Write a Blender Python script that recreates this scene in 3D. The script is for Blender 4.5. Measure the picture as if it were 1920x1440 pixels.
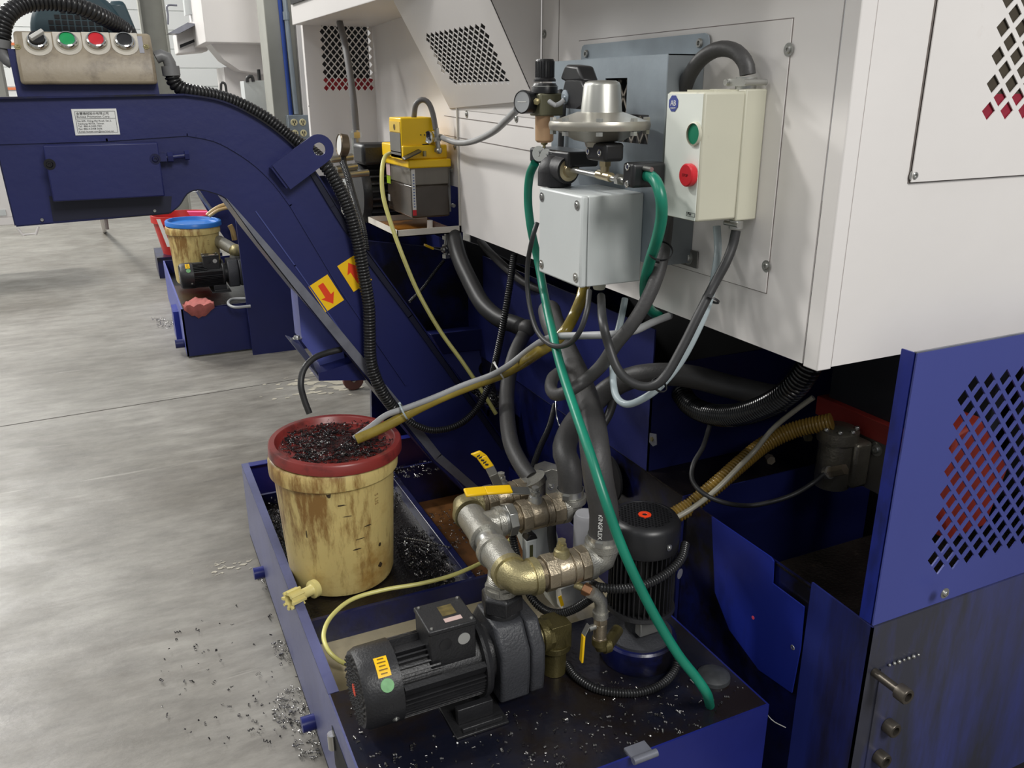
import bpy, math, random
from mathutils import Vector, Matrix
from mathutils.geometry import tessellate_polygon
random.seed(7)
scn = bpy.context.scene
COL = scn.collection
for o in list(bpy.data.objects):
    bpy.data.objects.remove(o)

# ---------------------------------------------------------------- camera
FPX, PITCH, YAW, ROLL = 1560.0, math.radians(19.45), math.radians(24.9), math.radians(-0.3)
CAM = Vector((0, 0, 1.42))
FW = Vector((math.sin(YAW) * math.cos(PITCH), math.cos(YAW) * math.cos(PITCH), -math.sin(PITCH)))
RT = Vector((math.cos(YAW), -math.sin(YAW), 0))
UP = RT.cross(FW)
RT, UP = RT * math.cos(ROLL) + UP * math.sin(ROLL), UP * math.cos(ROLL) - RT * math.sin(ROLL)
cd = bpy.data.cameras.new('camera')
cam = bpy.data.objects.new('camera', cd)
COL.objects.link(cam)
cd.sensor_width = 36.0
cd.lens = FPX / 1920 * 36
cd.clip_start = 0.02
cd.clip_end = 100
m = Matrix((RT, UP, -FW)).transposed().to_4x4()
m.translation = CAM
cam.matrix_world = m
scn.camera = cam

# ---------------------------------------------------------------- view, world, big lights
vs = scn.view_settings
vs.view_transform = 'Standard'
vs.look = 'None'
vs.exposure = 0.0
vs.gamma = 1.0
vs.use_curve_mapping = False
w = bpy.data.worlds.new('hall_air')
scn.world = w
w.use_nodes = True
w.node_tree.nodes['Background'].inputs[0].default_value = (0.93, 0.96, 1.0, 1)
w.node_tree.nodes['Background'].inputs[1].default_value = 0.34


def area(name, loc, target, size, power, col=(1, 0.985, 0.95), sy=None):
    l = bpy.data.lights.new(name, 'AREA')
    l.energy = power
    l.color = col
    l.shape = 'RECTANGLE'
    l.size = size
    l.size_y = sy or size
    o = bpy.data.objects.new(name, l)
    COL.objects.link(o)
    o.location = loc
    o.rotation_euler = (Vector(target) - Vector(loc)).to_track_quat('-Z', 'Y').to_euler()
    o['label'] = 'high bay hall lamp'
    o['category'] = 'lamp'
    o['kind'] = 'structure'
    return o


area('high_bay_lamp', (-2.6, 4.4, 5.6), (0.7, 1.6, 0.6), 0.45, 165)
area('high_bay_lamp', (-3.0, 0.2, 5.6), (0.6, 1.6, 0.6), 0.9, 35)
area('high_bay_lamp', (-3.2, 9.5, 5.6), (0.0, 8.0, 0.0), 1.2, 400)
area('high_bay_lamp', (0.9, -3.2, 4.6), (1.4, 1.4, 0.6), 1.6, 215)
area('high_bay_lamp', (-6.5, 5.0, 5.6), (0.0, 3.0, 0.5), 1.2, 80)
area('high_bay_lamp', (-2.5, 12.6, 5.3), (-0.5, 3.0, 0.0), 1.5, 170)
area('high_bay_lamp', (-4.6, 11.5, 5.3), (-0.5, 3.0, 0.0), 1.0, 70)


# ---------------------------------------------------------------- pixel ray to plane
def ray(px, py):
    return RT * ((px - 960) / FPX) - UP * ((py - 720) / FPX) + FW


def P(px, py, d=None, x=None, y=None, z=None):
    """point where the sight line of a photo pixel meets a plane of the room (or a distance d)"""
    r = ray(px, py)
    if x is not None:
        t = (x - CAM.x) / r.x
    elif y is not None:
        t = (y - CAM.y) / r.y
    elif z is not None:
        t = (z - CAM.z) / r.z
    else:
        t = d
    return CAM + r * t


def PP(px, py, p0, n):
    r = ray(px, py)
    return CAM + r * ((Vector(p0) - CAM).dot(n) / r.dot(n))


# ---------------------------------------------------------------- materials
def lin(c):
    return tuple(((v / 255 / 12.92) if v / 255 <= 0.04045 else ((v / 255 + 0.055) / 1.055) ** 2.4) for v in c) + (1,)


MATS = {}


def mat(name, col, rough=0.5, metal=0.0, var=0.12, scale=9.0, bump=0.0, spec=0.5, dirt=None, stretch=None,
        trans=0.0, alpha=1.0, emit=None, coat=0.0):
    """procedural paint/metal: noise tint, optional dirt=(rgb, amount 0..1, scale), optional bump"""
    if name in MATS:
        return MATS[name]
    mt = bpy.data.materials.new(name)
    mt.use_nodes = True
    nt = mt.node_tree
    b = nt.nodes['Principled BSDF']
    N = nt.nodes.new
    L = nt.links.new
    tc = N('ShaderNodeTexCoord')
    mp = N('ShaderNodeMapping')
    L(tc.outputs['Object'], mp.inputs[0])
    if stretch:
        mp.inputs['Scale'].default_value = stretch
    nz = N('ShaderNodeTexNoise')
    nz.inputs['Scale'].default_value = scale
    nz.inputs['Detail'].default_value = 5
    L(mp.outputs[0], nz.inputs[0])
    c = lin(col)
    rp = N('ShaderNodeValToRGB')
    rp.color_ramp.elements[0].position = 0.3
    rp.color_ramp.elements[1].position = 0.72
    rp.color_ramp.elements[0].color = tuple(v * (1 - var) for v in c[:3]) + (1,)
    rp.color_ramp.elements[1].color = tuple(min(1, v * (1 + var)) for v in c[:3]) + (1,)
    L(nz.outputs[0], rp.inputs[0])
    out = rp.outputs[0]
    if dirt:
        dc, amt, ds = dirt
        n2 = N('ShaderNodeTexNoise')
        n2.inputs['Scale'].default_value = ds
        n2.inputs['Detail'].default_value = 8
        n2.inputs['Roughness'].default_value = 0.65
        L(mp.outputs[0], n2.inputs[0])
        r2 = N('ShaderNodeValToRGB')
        r2.color_ramp.elements[0].position = 0.72 - 0.3 * amt
        r2.color_ramp.elements[1].position = 0.88 - 0.3 * amt
        L(n2.outputs[0], r2.inputs[0])
        mx = N('ShaderNodeMix')
        mx.data_type = 'RGBA'
        mx.inputs[7].default_value = lin(dc)
        L(r2.outputs[0], mx.inputs[0])
        L(out, mx.inputs[6])
        out = mx.outputs[2]
    L(out, b.inputs['Base Color'])
    b.inputs['Roughness'].default_value = rough
    b.inputs['Metallic'].default_value = metal
    b.inputs['Specular IOR Level'].default_value = spec
    b.inputs['Coat Weight'].default_value = coat
    if trans:
        b.inputs['Transmission Weight'].default_value = trans
        b.inputs['IOR'].default_value = 1.3
    if emit:
        b.inputs['Emission Color'].default_value = lin(col)
        b.inputs['Emission Strength'].default_value = emit
    if bump:
        bp = N('ShaderNodeBump')
        bp.inputs['Strength'].default_value = bump
        bp.inputs['Distance'].default_value = 0.01
        n3 = N('ShaderNodeTexNoise')
        n3.inputs['Scale'].default_value = scale * 12
        n3.inputs['Detail'].default_value = 4
        L(mp.outputs[0], n3.inputs[0])
        L(n3.outputs[0], bp.inputs['Height'])
        L(bp.outputs[0], b.inputs['Normal'])
    MATS[name] = mt
    return mt


WHITE = mat('white_enamel', (229, 225, 222), 0.42, var=0.035, scale=2.5, bump=0.04, dirt=((196, 186, 176), 0.14, 5))
CREAM = mat('cream_box_plastic', (192, 190, 172), 0.45, var=0.05, scale=6, dirt=((150, 146, 132), 0.25, 14))
LGREY = mat('light_grey_box', (203, 207, 206), 0.4, var=0.04, scale=5, bump=0.03, dirt=((150, 150, 145), 0.06, 20))
BLUE = mat('navy_enamel', (26, 32, 86), 0.42, var=0.12, scale=4, bump=0.05, dirt=((20, 24, 66), 0.3, 6))
BLUED = mat('oily_navy_enamel', (20, 26, 78), 0.3, var=0.25, scale=5, bump=0.05, dirt=((17, 15, 20), 0.95, 5))
BLUEB = mat('bright_blue_enamel', (30, 44, 138), 0.38, var=0.15, scale=4, dirt=((20, 24, 58), 0.75, 4), stretch=(1, 1, 0.35))
BLUEL = mat('periwinkle_enamel', (80, 88, 158), 0.45, var=0.06, scale=5, dirt=((62, 68, 110), 0.2, 7))
GREASE = mat('oil_black_film', (22, 19, 18), 0.22, var=0.5, scale=12, bump=0.25, dirt=((60, 52, 44), 0.25, 30))
ZINC = mat('galvanized_zinc', (150, 160, 168), 0.42, 0.55, var=0.10, scale=14, bump=0.02)
STEEL = mat('brushed_steel', (176, 176, 172), 0.32, 0.85, var=0.12, scale=22, bump=0.03)
CHROME = mat('polished_chrome', (215, 215, 212), 0.12, 1.0, var=0.03)
NICKEL = mat('grimy_nickel_valve', (158, 146, 126), 0.33, 0.75, var=0.22, scale=22, bump=0.12, dirt=((84, 70, 50), 0.28, 26))
MALL = mat('galvanized_malleable_iron', (166, 164, 156), 0.36, 0.7, var=0.16, scale=26, bump=0.2, dirt=((96, 88, 70), 0.2, 22))
BRASS = mat('tarnished_brass', (160, 150, 112), 0.36, 0.7, var=0.18, scale=24, bump=0.15, dirt=((88, 74, 42), 0.3, 18))
BRASSD = mat('dark_olive_brass', (96, 88, 54), 0.4, 0.6, var=0.2, scale=20, bump=0.15, dirt=((50, 44, 28), 0.3, 18))
BLACKM = mat('black_motor_paint', (34, 34, 36), 0.42, var=0.2, scale=18, bump=0.12, dirt=((58, 54, 48), 0.15, 14))
DGREY = mat('charcoal_cast_iron', (56, 57, 61), 0.45, var=0.15, scale=18, bump=0.2, dirt=((34, 32, 30), 0.3, 8))
BLACKP = mat('black_plastic', (30, 30, 32), 0.38, var=0.12, scale=14)
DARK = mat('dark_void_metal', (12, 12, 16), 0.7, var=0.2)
RUBBER = mat('grey_black_rubber', (62, 61, 61), 0.5, var=0.18, scale=16, bump=0.08, dirt=((92, 86, 80), 0.2, 12))
RUBBERD = mat('black_rubber', (44, 44, 45), 0.45, var=0.15, scale=20)
CORR = mat('black_corrugated_plastic', (34, 34, 35), 0.28, var=0.1)
CORRB = mat('glossy_black_duct', (18, 19, 21), 0.2, var=0.1)
GREYH = mat('grey_hose_sheath', (150, 151, 152), 0.45, var=0.08, scale=20)
CLEARH = mat('milky_blue_tube', (160, 172, 176), 0.25, var=0.06, scale=20)
GREEN = mat('green_hose_rubber', (20, 122, 98), 0.35, var=0.16, scale=10, dirt=((14, 70, 60), 0.25, 9))
AMBER = mat('amber_braided_hose', (142, 124, 52), 0.2, var=0.3, scale=14, dirt=((100, 72, 26), 0.3, 12))
PALEY = mat('pale_yellow_tube', (214, 208, 128), 0.3, var=0.06)
YELLOW = mat('bright_yellow_paint', (245, 200, 10), 0.4, var=0.06, dirt=((190, 130, 10), 0.12, 18))
HANDY = mat('yellow_vinyl_handle', (236, 190, 20), 0.35, var=0.06, dirt=((60, 40, 10), 0.12, 60))
RED = mat('red_button_plastic', (200, 32, 44), 0.35, var=0.05)
GREENB = mat('green_button_plastic', (20, 150, 84), 0.35, var=0.04)
BEIGE = mat('beige_control_box', (146, 134, 114), 0.42, var=0.08, scale=6, bump=0.05, dirt=((104, 92, 76), 0.7, 9))  # dirt mottling carries the tone of the shaded front over the whole box
SILVERL = mat('silver_legend_plate', (196, 190, 178), 0.4, var=0.05)
GREYM = mat('grey_edge_steel', (120, 122, 132), 0.35, 0.3, var=0.18, scale=20)
PAPER = mat('white_label', (222, 222, 218), 0.5, var=0.03)
INK = mat('black_ink', (40, 40, 42), 0.6, var=0.02)
TEAL = mat('teal_motor_paint', (44, 66, 74), 0.4, var=0.1)
OUTLET = mat('ivory_outlet_plastic', (232, 220, 172), 0.4, var=0.03)
CHIPS = mat('steel_chips', (150, 148, 146), 0.22, 0.9, var=0.5, scale=60)
CHIPD = mat('dark_oily_chips', (52, 50, 52), 0.2, 0.7, var=0.6, scale=60)
COLG = mat('grey_column_paint', (158, 158, 150), 0.6, var=0.06)
ORANGE = mat('orange_red_sticker', (226, 62, 22), 0.5, var=0.1)
YSTICK = mat('yellow_sticker', (246, 196, 16), 0.45, var=0.03)


# ---------------------------------------------------------------- mesh building
class MB:
    def __init__(s):
        s.v = []
        s.f = []
        s.marks = []

    def add(s, vs_, fs_):
        n = len(s.v)
        s.v += [Vector(q) for q in vs_]
        s.f += [tuple(i + n for i in fc) for fc in fs_]
        return s

    def box(s, a, b):
        x0, y0, z0 = (min(a[i], b[i]) for i in range(3))
        x1, y1, z1 = (max(a[i], b[i]) for i in range(3))
        return s.add([(x0, y0, z0), (x1, y0, z0), (x1, y1, z0), (x0, y1, z0), (x0, y0, z1), (x1, y0, z1), (x1, y1, z1), (x0, y1, z1)],
                     [(0, 3, 2, 1), (4, 5, 6, 7), (0, 1, 5, 4), (1, 2, 6, 5), (2, 3, 7, 6), (3, 0, 4, 7)])

    def obox(s, c, ax, ay, az):
        """oriented box: centre and three half-axis vectors"""
        c, ax, ay, az = Vector(c), Vector(ax), Vector(ay), Vector(az)
        vs_ = [c + ax * i + ay * j + az * k for k in (-1, 1) for (i, j) in ((-1, -1), (1, -1), (1, 1), (-1, 1))]
        return s.add(vs_, [(0, 3, 2, 1), (4, 5, 6, 7), (0, 1, 5, 4), (1, 2, 6, 5), (2, 3, 7, 6), (3, 0, 4, 7)])

    def prism(s, pts, vec):
        pts = [Vector(p) for p in pts]
        vec = Vector(vec)
        n = len(pts)
        tri = tessellate_polygon([pts])
        f = [tuple(t) for t in tri] + [tuple(i + n for i in reversed(t)) for t in tri]
        f += [(i, (i + 1) % n, (i + 1) % n + n, i + n) for i in range(n)]
        return s.add(pts + [p + vec for p in pts], f)

    def lathe(s, base, axis, prof, n=28, ang=0.0):
        """prof: (radius, height along axis)"""
        base, axis = Vector(base), Vector(axis).normalized()
        u = axis.orthogonal().normalized()
        if abs(axis.z) > 0.9:
            u = (Vector((1, 0, 0)) - axis * axis.x).normalized()
        v = axis.cross(u)
        vs_, fs_ = [], []
        rings = []
        for r, h in prof:
            if r < 1e-6:
                rings.append([len(vs_)])
                vs_.append(base + axis * h)
            else:
                rings.append(list(range(len(vs_), len(vs_) + n)))
                for i in range(n):
                    a = 2 * math.pi * i / n + ang
                    vs_.append(base + axis * h + (u * math.cos(a) + v * math.sin(a)) * r)
        for a, b in zip(rings, rings[1:]):
            for i in range(n):
                j = (i + 1) % n
                if len(a) == 1 and len(b) == 1:
                    continue
                if len(a) == 1:
                    fs_.append((a[0], b[j], b[i]))
                elif len(b) == 1:
                    fs_.append((a[i], a[j], b[0]))
                else:
                    fs_.append((a[i], a[j], b[j], b[i]))
        return s.add(vs_, fs_)

    def cyl(s, a, b, r, r2=None, n=24, ang=0.0):
        a, b = Vector(a), Vector(b)
        h = (b - a).length
        return s.lathe(a, b - a, [(0, 0), (r, 0), (r if r2 is None else r2, h), (0, h)], n, ang)

    def sphere(s, c, r, n=16, sz=1.0):
        return s.lathe(Vector(c), (0, 0, 1), [(r * math.sin(math.pi * k / 10), -r * sz * math.cos(math.pi * k / 10)) for k in range(11)], n)

    def sweep(s, pts, r, n=14, pitch=None, amp=0.0, caps=True, rf=None):
        """tube along points; pitch/amp give corrugation"""
        path = resample(pts, (pitch / 4.0) if pitch else None, r)
        N = len(path)
        tang = [(path[min(i + 1, N - 1)] - path[max(i - 1, 0)]).normalized() for i in range(N)]
        u = tang[0].orthogonal().normalized()
        vs_, fs_ = [], []
        for i in range(N):
            u = (u - tang[i] * u.dot(tang[i]))
            u.normalize()
            v = tang[i].cross(u)
            rr = r if rf is None else rf(i / (N - 1))
            if pitch:
                rr = rr * (1 + amp * (1, 0.72, -0.6, 0.72)[i % 4] - amp * 0.4)
            for k in range(n):
                a = 2 * math.pi * k / n
                vs_.append(path[i] + (u * math.cos(a) + v * math.sin(a)) * rr)
        for i in range(N - 1):
            for k in range(n):
                j = (k + 1) % n
                fs_.append((i * n + k, i * n + j, (i + 1) * n + j, (i + 1) * n + k))
        if caps:
            fs_.append(tuple(reversed(range(n))))
            fs_.append(tuple((N - 1) * n + k for k in range(n)))
        return s.add(vs_, fs_)

    def build(s, name, mt, parent=None, smooth=38, bevel=0.0, seg=2):
        if len(s.marks) > 1 and s.marks[0] == (0, 0):      # one object per bolt
            mk_ = s.marks + [(len(s.v), len(s.f))]
            res = None
            for (a, fa), (b, fb) in zip(mk_, mk_[1:]):
                one = MB()
                one.v = s.v[a:b]
                one.f = [tuple(i - a for i in fc) for fc in s.f[fa:fb]]
                res = one.build(name, mt, parent, smooth, bevel, seg)
            return res
        me = bpy.data.meshes.new(name)
        if parent is not None:
            org = ORG[parent.name]
        else:
            xs = [q.x for q in s.v]
            ys = [q.y for q in s.v]
            org = Vector(((min(xs) + max(xs)) / 2, (min(ys) + max(ys)) / 2, min(q.z for q in s.v)))
        me.from_pydata([tuple(q - org) for q in s.v], [], s.f)
        me.materials.append(mt)
        import bmesh
        bm = bmesh.new()
        bm.from_mesh(me)
        bmesh.ops.recalc_face_normals(bm, faces=bm.faces)
        bm.to_mesh(me)
        bm.free()
        if smooth:
            for p in me.polygons:
                p.use_smooth = True
            me.set_sharp_from_angle(angle=math.radians(smooth))
        o = bpy.data.objects.new(name, me)
        COL.objects.link(o)
        if parent is not None:
            o.parent = parent
        else:
            o.location = org
        ORG[o.name] = org
        if bevel:
            md = o.modifiers.new('bevel', 'BEVEL')
            md.width = bevel
            md.segments = seg
            md.limit_method = 'ANGLE'
            md.angle_limit = math.radians(40)
        return o


ORG = {}


def resample(pts, step, r):
    """Catmull-Rom curve through pts, evenly stepped"""
    pts = [Vector(p) for p in pts]
    if len(pts) == 2:
        dense = [pts[0].lerp(pts[1], i / 20) for i in range(21)]
    else:
        q = [pts[0] * 2 - pts[1]] + pts + [pts[-1] * 2 - pts[-2]]
        dense = []
        for i in range(1, len(q) - 2):
            a, b, c, d = q[i - 1], q[i], q[i + 1], q[i + 2]
            for k in range(24):
                t = k / 24
                dense.append(0.5 * ((2 * b) + (c - a) * t + (2 * a - 5 * b + 4 * c - d) * t * t + (3 * b - a - 3 * c + d) * t ** 3))
        dense.append(pts[-1])
    ln = sum((dense[i + 1] - dense[i]).length for i in range(len(dense) - 1))
    n = max(4, int(ln / (step or max(r * 0.9, 0.008))))
    out = [dense[0]]
    acc, tgt, i = 0.0, ln / n, 0
    for a, b in zip(dense, dense[1:]):
        seg = (b - a).length
        while seg > 0 and acc + seg >= tgt - 1e-9 and len(out) < n:
            t = (tgt - acc) / seg
            out.append(a.lerp(b, t))
            tgt += ln / n
        acc += seg
    out.append(dense[-1])
    return out


def tag(o, label=None, cat=None, group=None, kind=None):
    if label:
        o['label'] = label
    if cat:
        o['category'] = cat
    if group:
        o['group'] = group
    if kind:
        o['kind'] = kind
    return o


def thing(name, label, cat, loc, group=None):
    o = bpy.data.objects.new(name, None)
    COL.objects.link(o)
    o.location = loc
    o.empty_display_size = 0.05
    ORG[o.name] = Vector(loc)
    return tag(o, label, cat, group)


def copy_tree(o, off, label=None, group=None):
    c = o.copy()
    COL.objects.link(c)
    c.location = o.location + Vector(off)
    ORG[c.name] = ORG[o.name] + Vector(off)
    if label:
        c['label'] = label
    if group:
        c['group'] = group
    for ch in [q for q in bpy.data.objects if q.parent == o]:
        d = ch.copy()
        COL.objects.link(d)
        d.parent = c
        ORG[d.name] = ORG[c.name]
        for g in [q for q in bpy.data.objects if q.parent == ch]:
            e = g.copy()
            COL.objects.link(e)
            e.parent = d
            ORG[e.name] = ORG[d.name]
    return c


def sheet(o, u, v, outer, holes, th):
    """flat sheet with holes: plane origin o, axes u v, thickness th backwards along u x v"""
    o, u, v = Vector(o), Vector(u), Vector(v)
    w_ = u.cross(v).normalized() * th
    loops = [outer] + holes
    pl = [[Vector((a, b, 0)) for a, b in lp] for lp in loops]
    tri = tessellate_polygon(pl)
    flat = [p for lp in loops for p in lp]
    n = len(flat)
    vs_ = [o + u * a + v * b for a, b in flat]
    vs_ += [q + w_ for q in vs_]
    fs_ = [tuple(t) for t in tri] + [tuple(i + n for i in reversed(t)) for t in tri]
    k = 0
    for lp in loops:
        c = len(lp)
        for i in range(c):
            j = (i + 1) % c
            fs_.append((k + i, k + j, k + j + n, k + i + n))
        k += c
    mb = MB()
    mb.add(vs_, fs_)
    return mb


def diamond(cx, cy, hx, hy):
    return [(cx - hx, cy), (cx, cy - hy), (cx + hx, cy), (cx, cy + hy)]


def text(s, name, size, mt, parent, o, u, v, lift=0.0008, align='LEFT', th=0.0002):
    """lettering as mesh, laid on the plane o,u,v (u reading direction, v up)"""
    cu = bpy.data.curves.new(name, 'FONT')
    cu.body = s
    cu.size = size
    cu.align_x = align
    cu.extrude = th
    cu.resolution_u = 2
    t = bpy.data.objects.new(name + '_tmp', cu)
    COL.objects.link(t)
    dg = bpy.context.evaluated_depsgraph_get()
    me = bpy.data.meshes.new_from_object(t.evaluated_get(dg))
    bpy.data.objects.remove(t)
    me.name = name
    o, u, v = Vector(o), Vector(u).normalized(), Vector(v).normalized()
    w_ = u.cross(v)
    org = ORG[parent.name]
    for q in me.vertices:
        c = q.co.copy()
        q.co = o + u * c.x + v * c.y + w_ * (c.z + lift) - org
    me.materials.clear()
    me.materials.append(mt)
    ob = bpy.data.objects.new(name, me)
    COL.objects.link(ob)
    ob.parent = parent
    ORG[ob.name] = org
    return ob


def path(lst):
    """lst items: (px, py, distance) or (px, py, 'x'|'y'|'z', value)"""
    out = []
    for it in lst:
        if len(it) == 3:
            out.append(P(it[0], it[1], d=it[2]))
        else:
            out.append(P(it[0], it[1], **{it[2]: it[3]}))
    return out


def hose(name, label, cat, lst, r, mt, pitch=None, amp=0.0, n=14, group=None, raw=None):
    pts = raw or path(lst)
    o = MB().sweep(pts, r, n, pitch, amp).build(name, mt)
    return tag(o, label, cat, group)


def bolt(mb, p, nrm, r=0.006, h=0.004, washer=True):
    p, nrm = Vector(p), Vector(nrm).normalized()
    mb.marks.append((len(mb.v), len(mb.f)))
    if washer:
        mb.lathe(p, nrm, [(0, 0), (r * 1.7, 0), (r * 1.7, 0.0012), (0, 0.0012)], 18)
    mb.lathe(p, nrm, [(r, 0), (r, h * 0.7), (r * 0.8, h), (r * 0.45, h), (r * 0.4, h * 0.55), (0, h * 0.55)], 12)


UX, UY, UZ = Vector((1, 0, 0)), Vector((0, 1, 0)), Vector((0, 0, 1))
# ================================================================= setting
def concrete():
    mt = bpy.data.materials.new('polished_concrete')
    mt.use_nodes = True
    nt = mt.node_tree
    b = nt.nodes['Principled BSDF']
    N, L = nt.nodes.new, nt.links.new
    tc = N('ShaderNodeTexCoord')

    def noise(sc, stretch, det=6, ro=0.6, rot=0.0):
        mp = N('ShaderNodeMapping')
        mp.inputs['Scale'].default_value = stretch
        mp.inputs['Rotation'].default_value = (0, 0, rot)
        L(tc.outputs['Object'], mp.inputs[0])
        n = N('ShaderNodeTexNoise')
        n.inputs['Scale'].default_value = sc
        n.inputs['Detail'].default_value = det
        n.inputs['Roughness'].default_value = ro
        L(mp.outputs[0], n.inputs[0])
        return n.outputs[0]

    def ramp(src, p0, c0, p1, c1):
        r = N('ShaderNodeValToRGB')
        r.color_ramp.elements[0].position = p0
        r.color_ramp.elements[1].position = p1
        r.color_ramp.elements[0].color = c0
        r.color_ramp.elements[1].color = c1
        L(src, r.inputs[0])
        return r.outputs[0]

    def mix(f, a, b_, typ='MIX', fac=None):
        x = N('ShaderNodeMix')
        x.data_type = 'RGBA'
        x.blend_type = typ
        if fac is not None:
            x.inputs[0].default_value = fac
        else:
            L(f, x.inputs[0])
        for k, q in ((6, a), (7, b_)):
            if isinstance(q, tuple):
                x.inputs[k].default_value = q
            else:
                L(q, x.inputs[k])
        return x.outputs[2]
    base = ramp(noise(1.1, (1, 1, 1), 8, 0.62), 0.33, lin((104, 100, 93)), 0.68, lin((147, 145, 140)))
    fine = ramp(noise(16, (0.35, 1, 1), 8, 0.7, 0.3), 0.34, lin((118, 112, 104)), 0.66, lin((205, 203, 198)))
    c = mix(None, base, fine, 'OVERLAY', 0.5)
    # long pale scuffs
    sc = ramp(noise(9, (0.10, 1.6, 1), 4, 0.7, -0.25), 0.66, (0, 0, 0, 1), 0.80, (0.5, 0.5, 0.5, 1))
    c = mix(sc, c, lin((208, 205, 196)))
    dk = ramp(noise(7, (0.14, 1.3, 1), 6, 0.75, 0.18), 0.56, (0, 0, 0, 1), 0.74, (0.7, 0.7, 0.7, 1))
    c = mix(dk, c, lin((104, 98, 90)))
    L(c, b.inputs['Base Color'])
    ro = ramp(noise(5, (1, 1, 1), 6, 0.6), 0.3, (0.33, 0.33, 0.33, 1), 0.75, (0.58, 0.58, 0.58, 1))
    L(ro, b.inputs['Roughness'])
    bp = N('ShaderNodeBump')
    bp.inputs['Strength'].default_value = 0.12
    bp.inputs['Distance'].default_value = 0.01
    L(noise(30, (0.5, 1, 1), 6, 0.7), bp.inputs['Height'])
    L(bp.outputs[0], b.inputs['Normal'])
    return mt


fl = MB().box((-9, -3, -0.05), (7, 16, 0)).build('floor', concrete(), smooth=0)
tag(fl, 'polished grey concrete shop floor', 'floor', kind='structure')
# sawn joint in the slab
ja, jb = P(0, 800, z=0), P(300, 752, z=0)
jd = (jb - ja).normalized()
MB().obox((ja + jb) / 2 + jd * 0.2 + UZ * 0.0006, jd * 3.2, Vector((-jd.y, jd.x, 0)) * 0.0022, UZ * 0.0006).build('floor_joint', mat('dark_joint_filler', (74, 70, 66), 0.8), fl)
MB().box((1.02, 0.6, 0.0008), (4.0, 5.0, 0.0012)).build('thin_film', mat('floor_dark_film', (34, 30, 28), 0.25, var=0.3), fl)  # near-black film over the floor under the machine
# pale cement splashes and damp film beside the tanks
SPL = mat('pale_cement_splash', (172, 166, 150), 0.6, var=0.2, scale=30)


def blotch(name, c, rx, ry, mt, n=60, seed=1, z=0.0012, ang=0.0, parent=None):
    rnd = random.Random(seed)
    mb = MB()
    for k in range(n):
        a, d = rnd.random() * 6.283, rnd.random() ** 0.7
        x, y = math.cos(a) * d * rx, math.sin(a) * d * ry
        x, y = x * math.cos(ang) - y * math.sin(ang), x * math.sin(ang) + y * math.cos(ang)
        s_ = (1.2 - d) * min(rx, ry) * rnd.uniform(0.03, 0.16)
        pts = []
        for i in range(9):
            b_ = 6.283 * i / 9
            r_ = s_ * rnd.uniform(0.5, 1.2)
            pts.append((c[0] + x + math.cos(b_) * r_ * 1.8, c[1] + y + math.sin(b_) * r_, c[2] + z + k * 0.000004))
        mb.add(pts + [(c[0] + x, c[1] + y, c[2] + z + k * 0.000004)], [(i, (i + 1) % 9, 9) for i in range(9)])
    return mb.build(name, mt, parent, smooth=0)


blotch('floor_stain', P(640, 715, z=0), 0.45, 0.25, SPL, 70, 3, parent=fl)
blotch('floor_stain', P(440, 1060, z=0), 0.16, 0.05, SPL, 50, 4, parent=fl)

WALLM = mat('white_siding_wall', (236, 238, 236), 0.6, var=0.02, scale=2)
wb = MB().box((-9, 13.6, 0), (7, 13.7, 6))
for k in range(24):
    wb.box((-9, 13.585, 0.25 * k), (7, 13.6, 0.25 * k + 0.235))
tag(wb.build('wall_back', WALLM, smooth=0), 'white horizontally ribbed hall wall', 'wall', kind='structure')
tag(MB().box((-9.1, -3, 0), (-9, 16, 6)).build('wall_left', WALLM, smooth=0), 'white hall wall', 'wall', kind='structure')
sb = MB()
for px, py in ((30, 160), ):
    a = P(-40, 167, y=13.58)
    b_ = P(52, 164, y=13.58)
    sb.box((a.x, 13.57, a.z - 0.012), (b_.x, 13.58, a.z + 0.02))
    a = P(-40, 82, y=13.58)
    sb.box((a.x, 13.57, a.z - 0.012), (b_.x, 13.58, a.z + 0.02))
tag(sb.build('trim_1', mat('orange_stripe', (232, 130, 82), 0.5), smooth=0), 'thin orange stripes on the far wall', 'trim', kind='structure')


# ---- columns
def column(name, label, px, w_, y, z1=5.0, d=0.12, mtl=COLG):
    c = P(px, 150, y=y)
    mb = MB()
    h = w_ / 2
    mb.box((c.x - h, y, 0), (c.x - h + 0.02, y + d, z1))
    mb.box((c.x + h - 0.02, y, 0), (c.x + h, y + d, z1))
    mb.box((c.x - h + 0.02, y + d * 0.42, 0), (c.x + h - 0.02, y + d * 0.52, z1))
    return tag(mb.build(name, mtl), label, 'column')


column('steel_column', 'slim grey steel column behind the beige control box', 303, 0.26, 10.2, d=0.2)

cy = 4.85
cl = P(503, 100, y=cy).x + 0.0
cr = P(578, 100, y=cy).x
tag(MB().box((cl, cy, 0), (cr, cy + 0.22, 4.6)).build('wide_column', COLG, bevel=0.004),
    'wide grey column with the conduit and outlet box, between two machines', 'column')
cn = thing('electrical_conduit', 'galvanized conduit with blue cable running down the wide grey column', 'conduit', P(556, 210, y=cy - 0.03))
a, b_ = P(538, -60, y=cy - 0.03), P(556, 214, y=cy - 0.03)
MB().cyl((b_.x - 0.012, cy - 0.03, a.z), b_, 0.013, n=16).build('pipe', ZINC, cn)
q = P(542, 30, y=cy - 0.03)
MB().cyl((b_.x - 0.009, cy - 0.03, q.z - 0.02), (b_.x - 0.009, cy - 0.03, q.z + 0.02), 0.018, n=16).build('coupling', ZINC, cn)
MB().cyl((b_.x - 0.034, cy - 0.012, a.z), (b_.x - 0.026, cy - 0.012, b_.z - 0.04), 0.011, n=12).build('cable', mat('blue_cable', (40, 70, 150), 0.4), cn)
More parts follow.
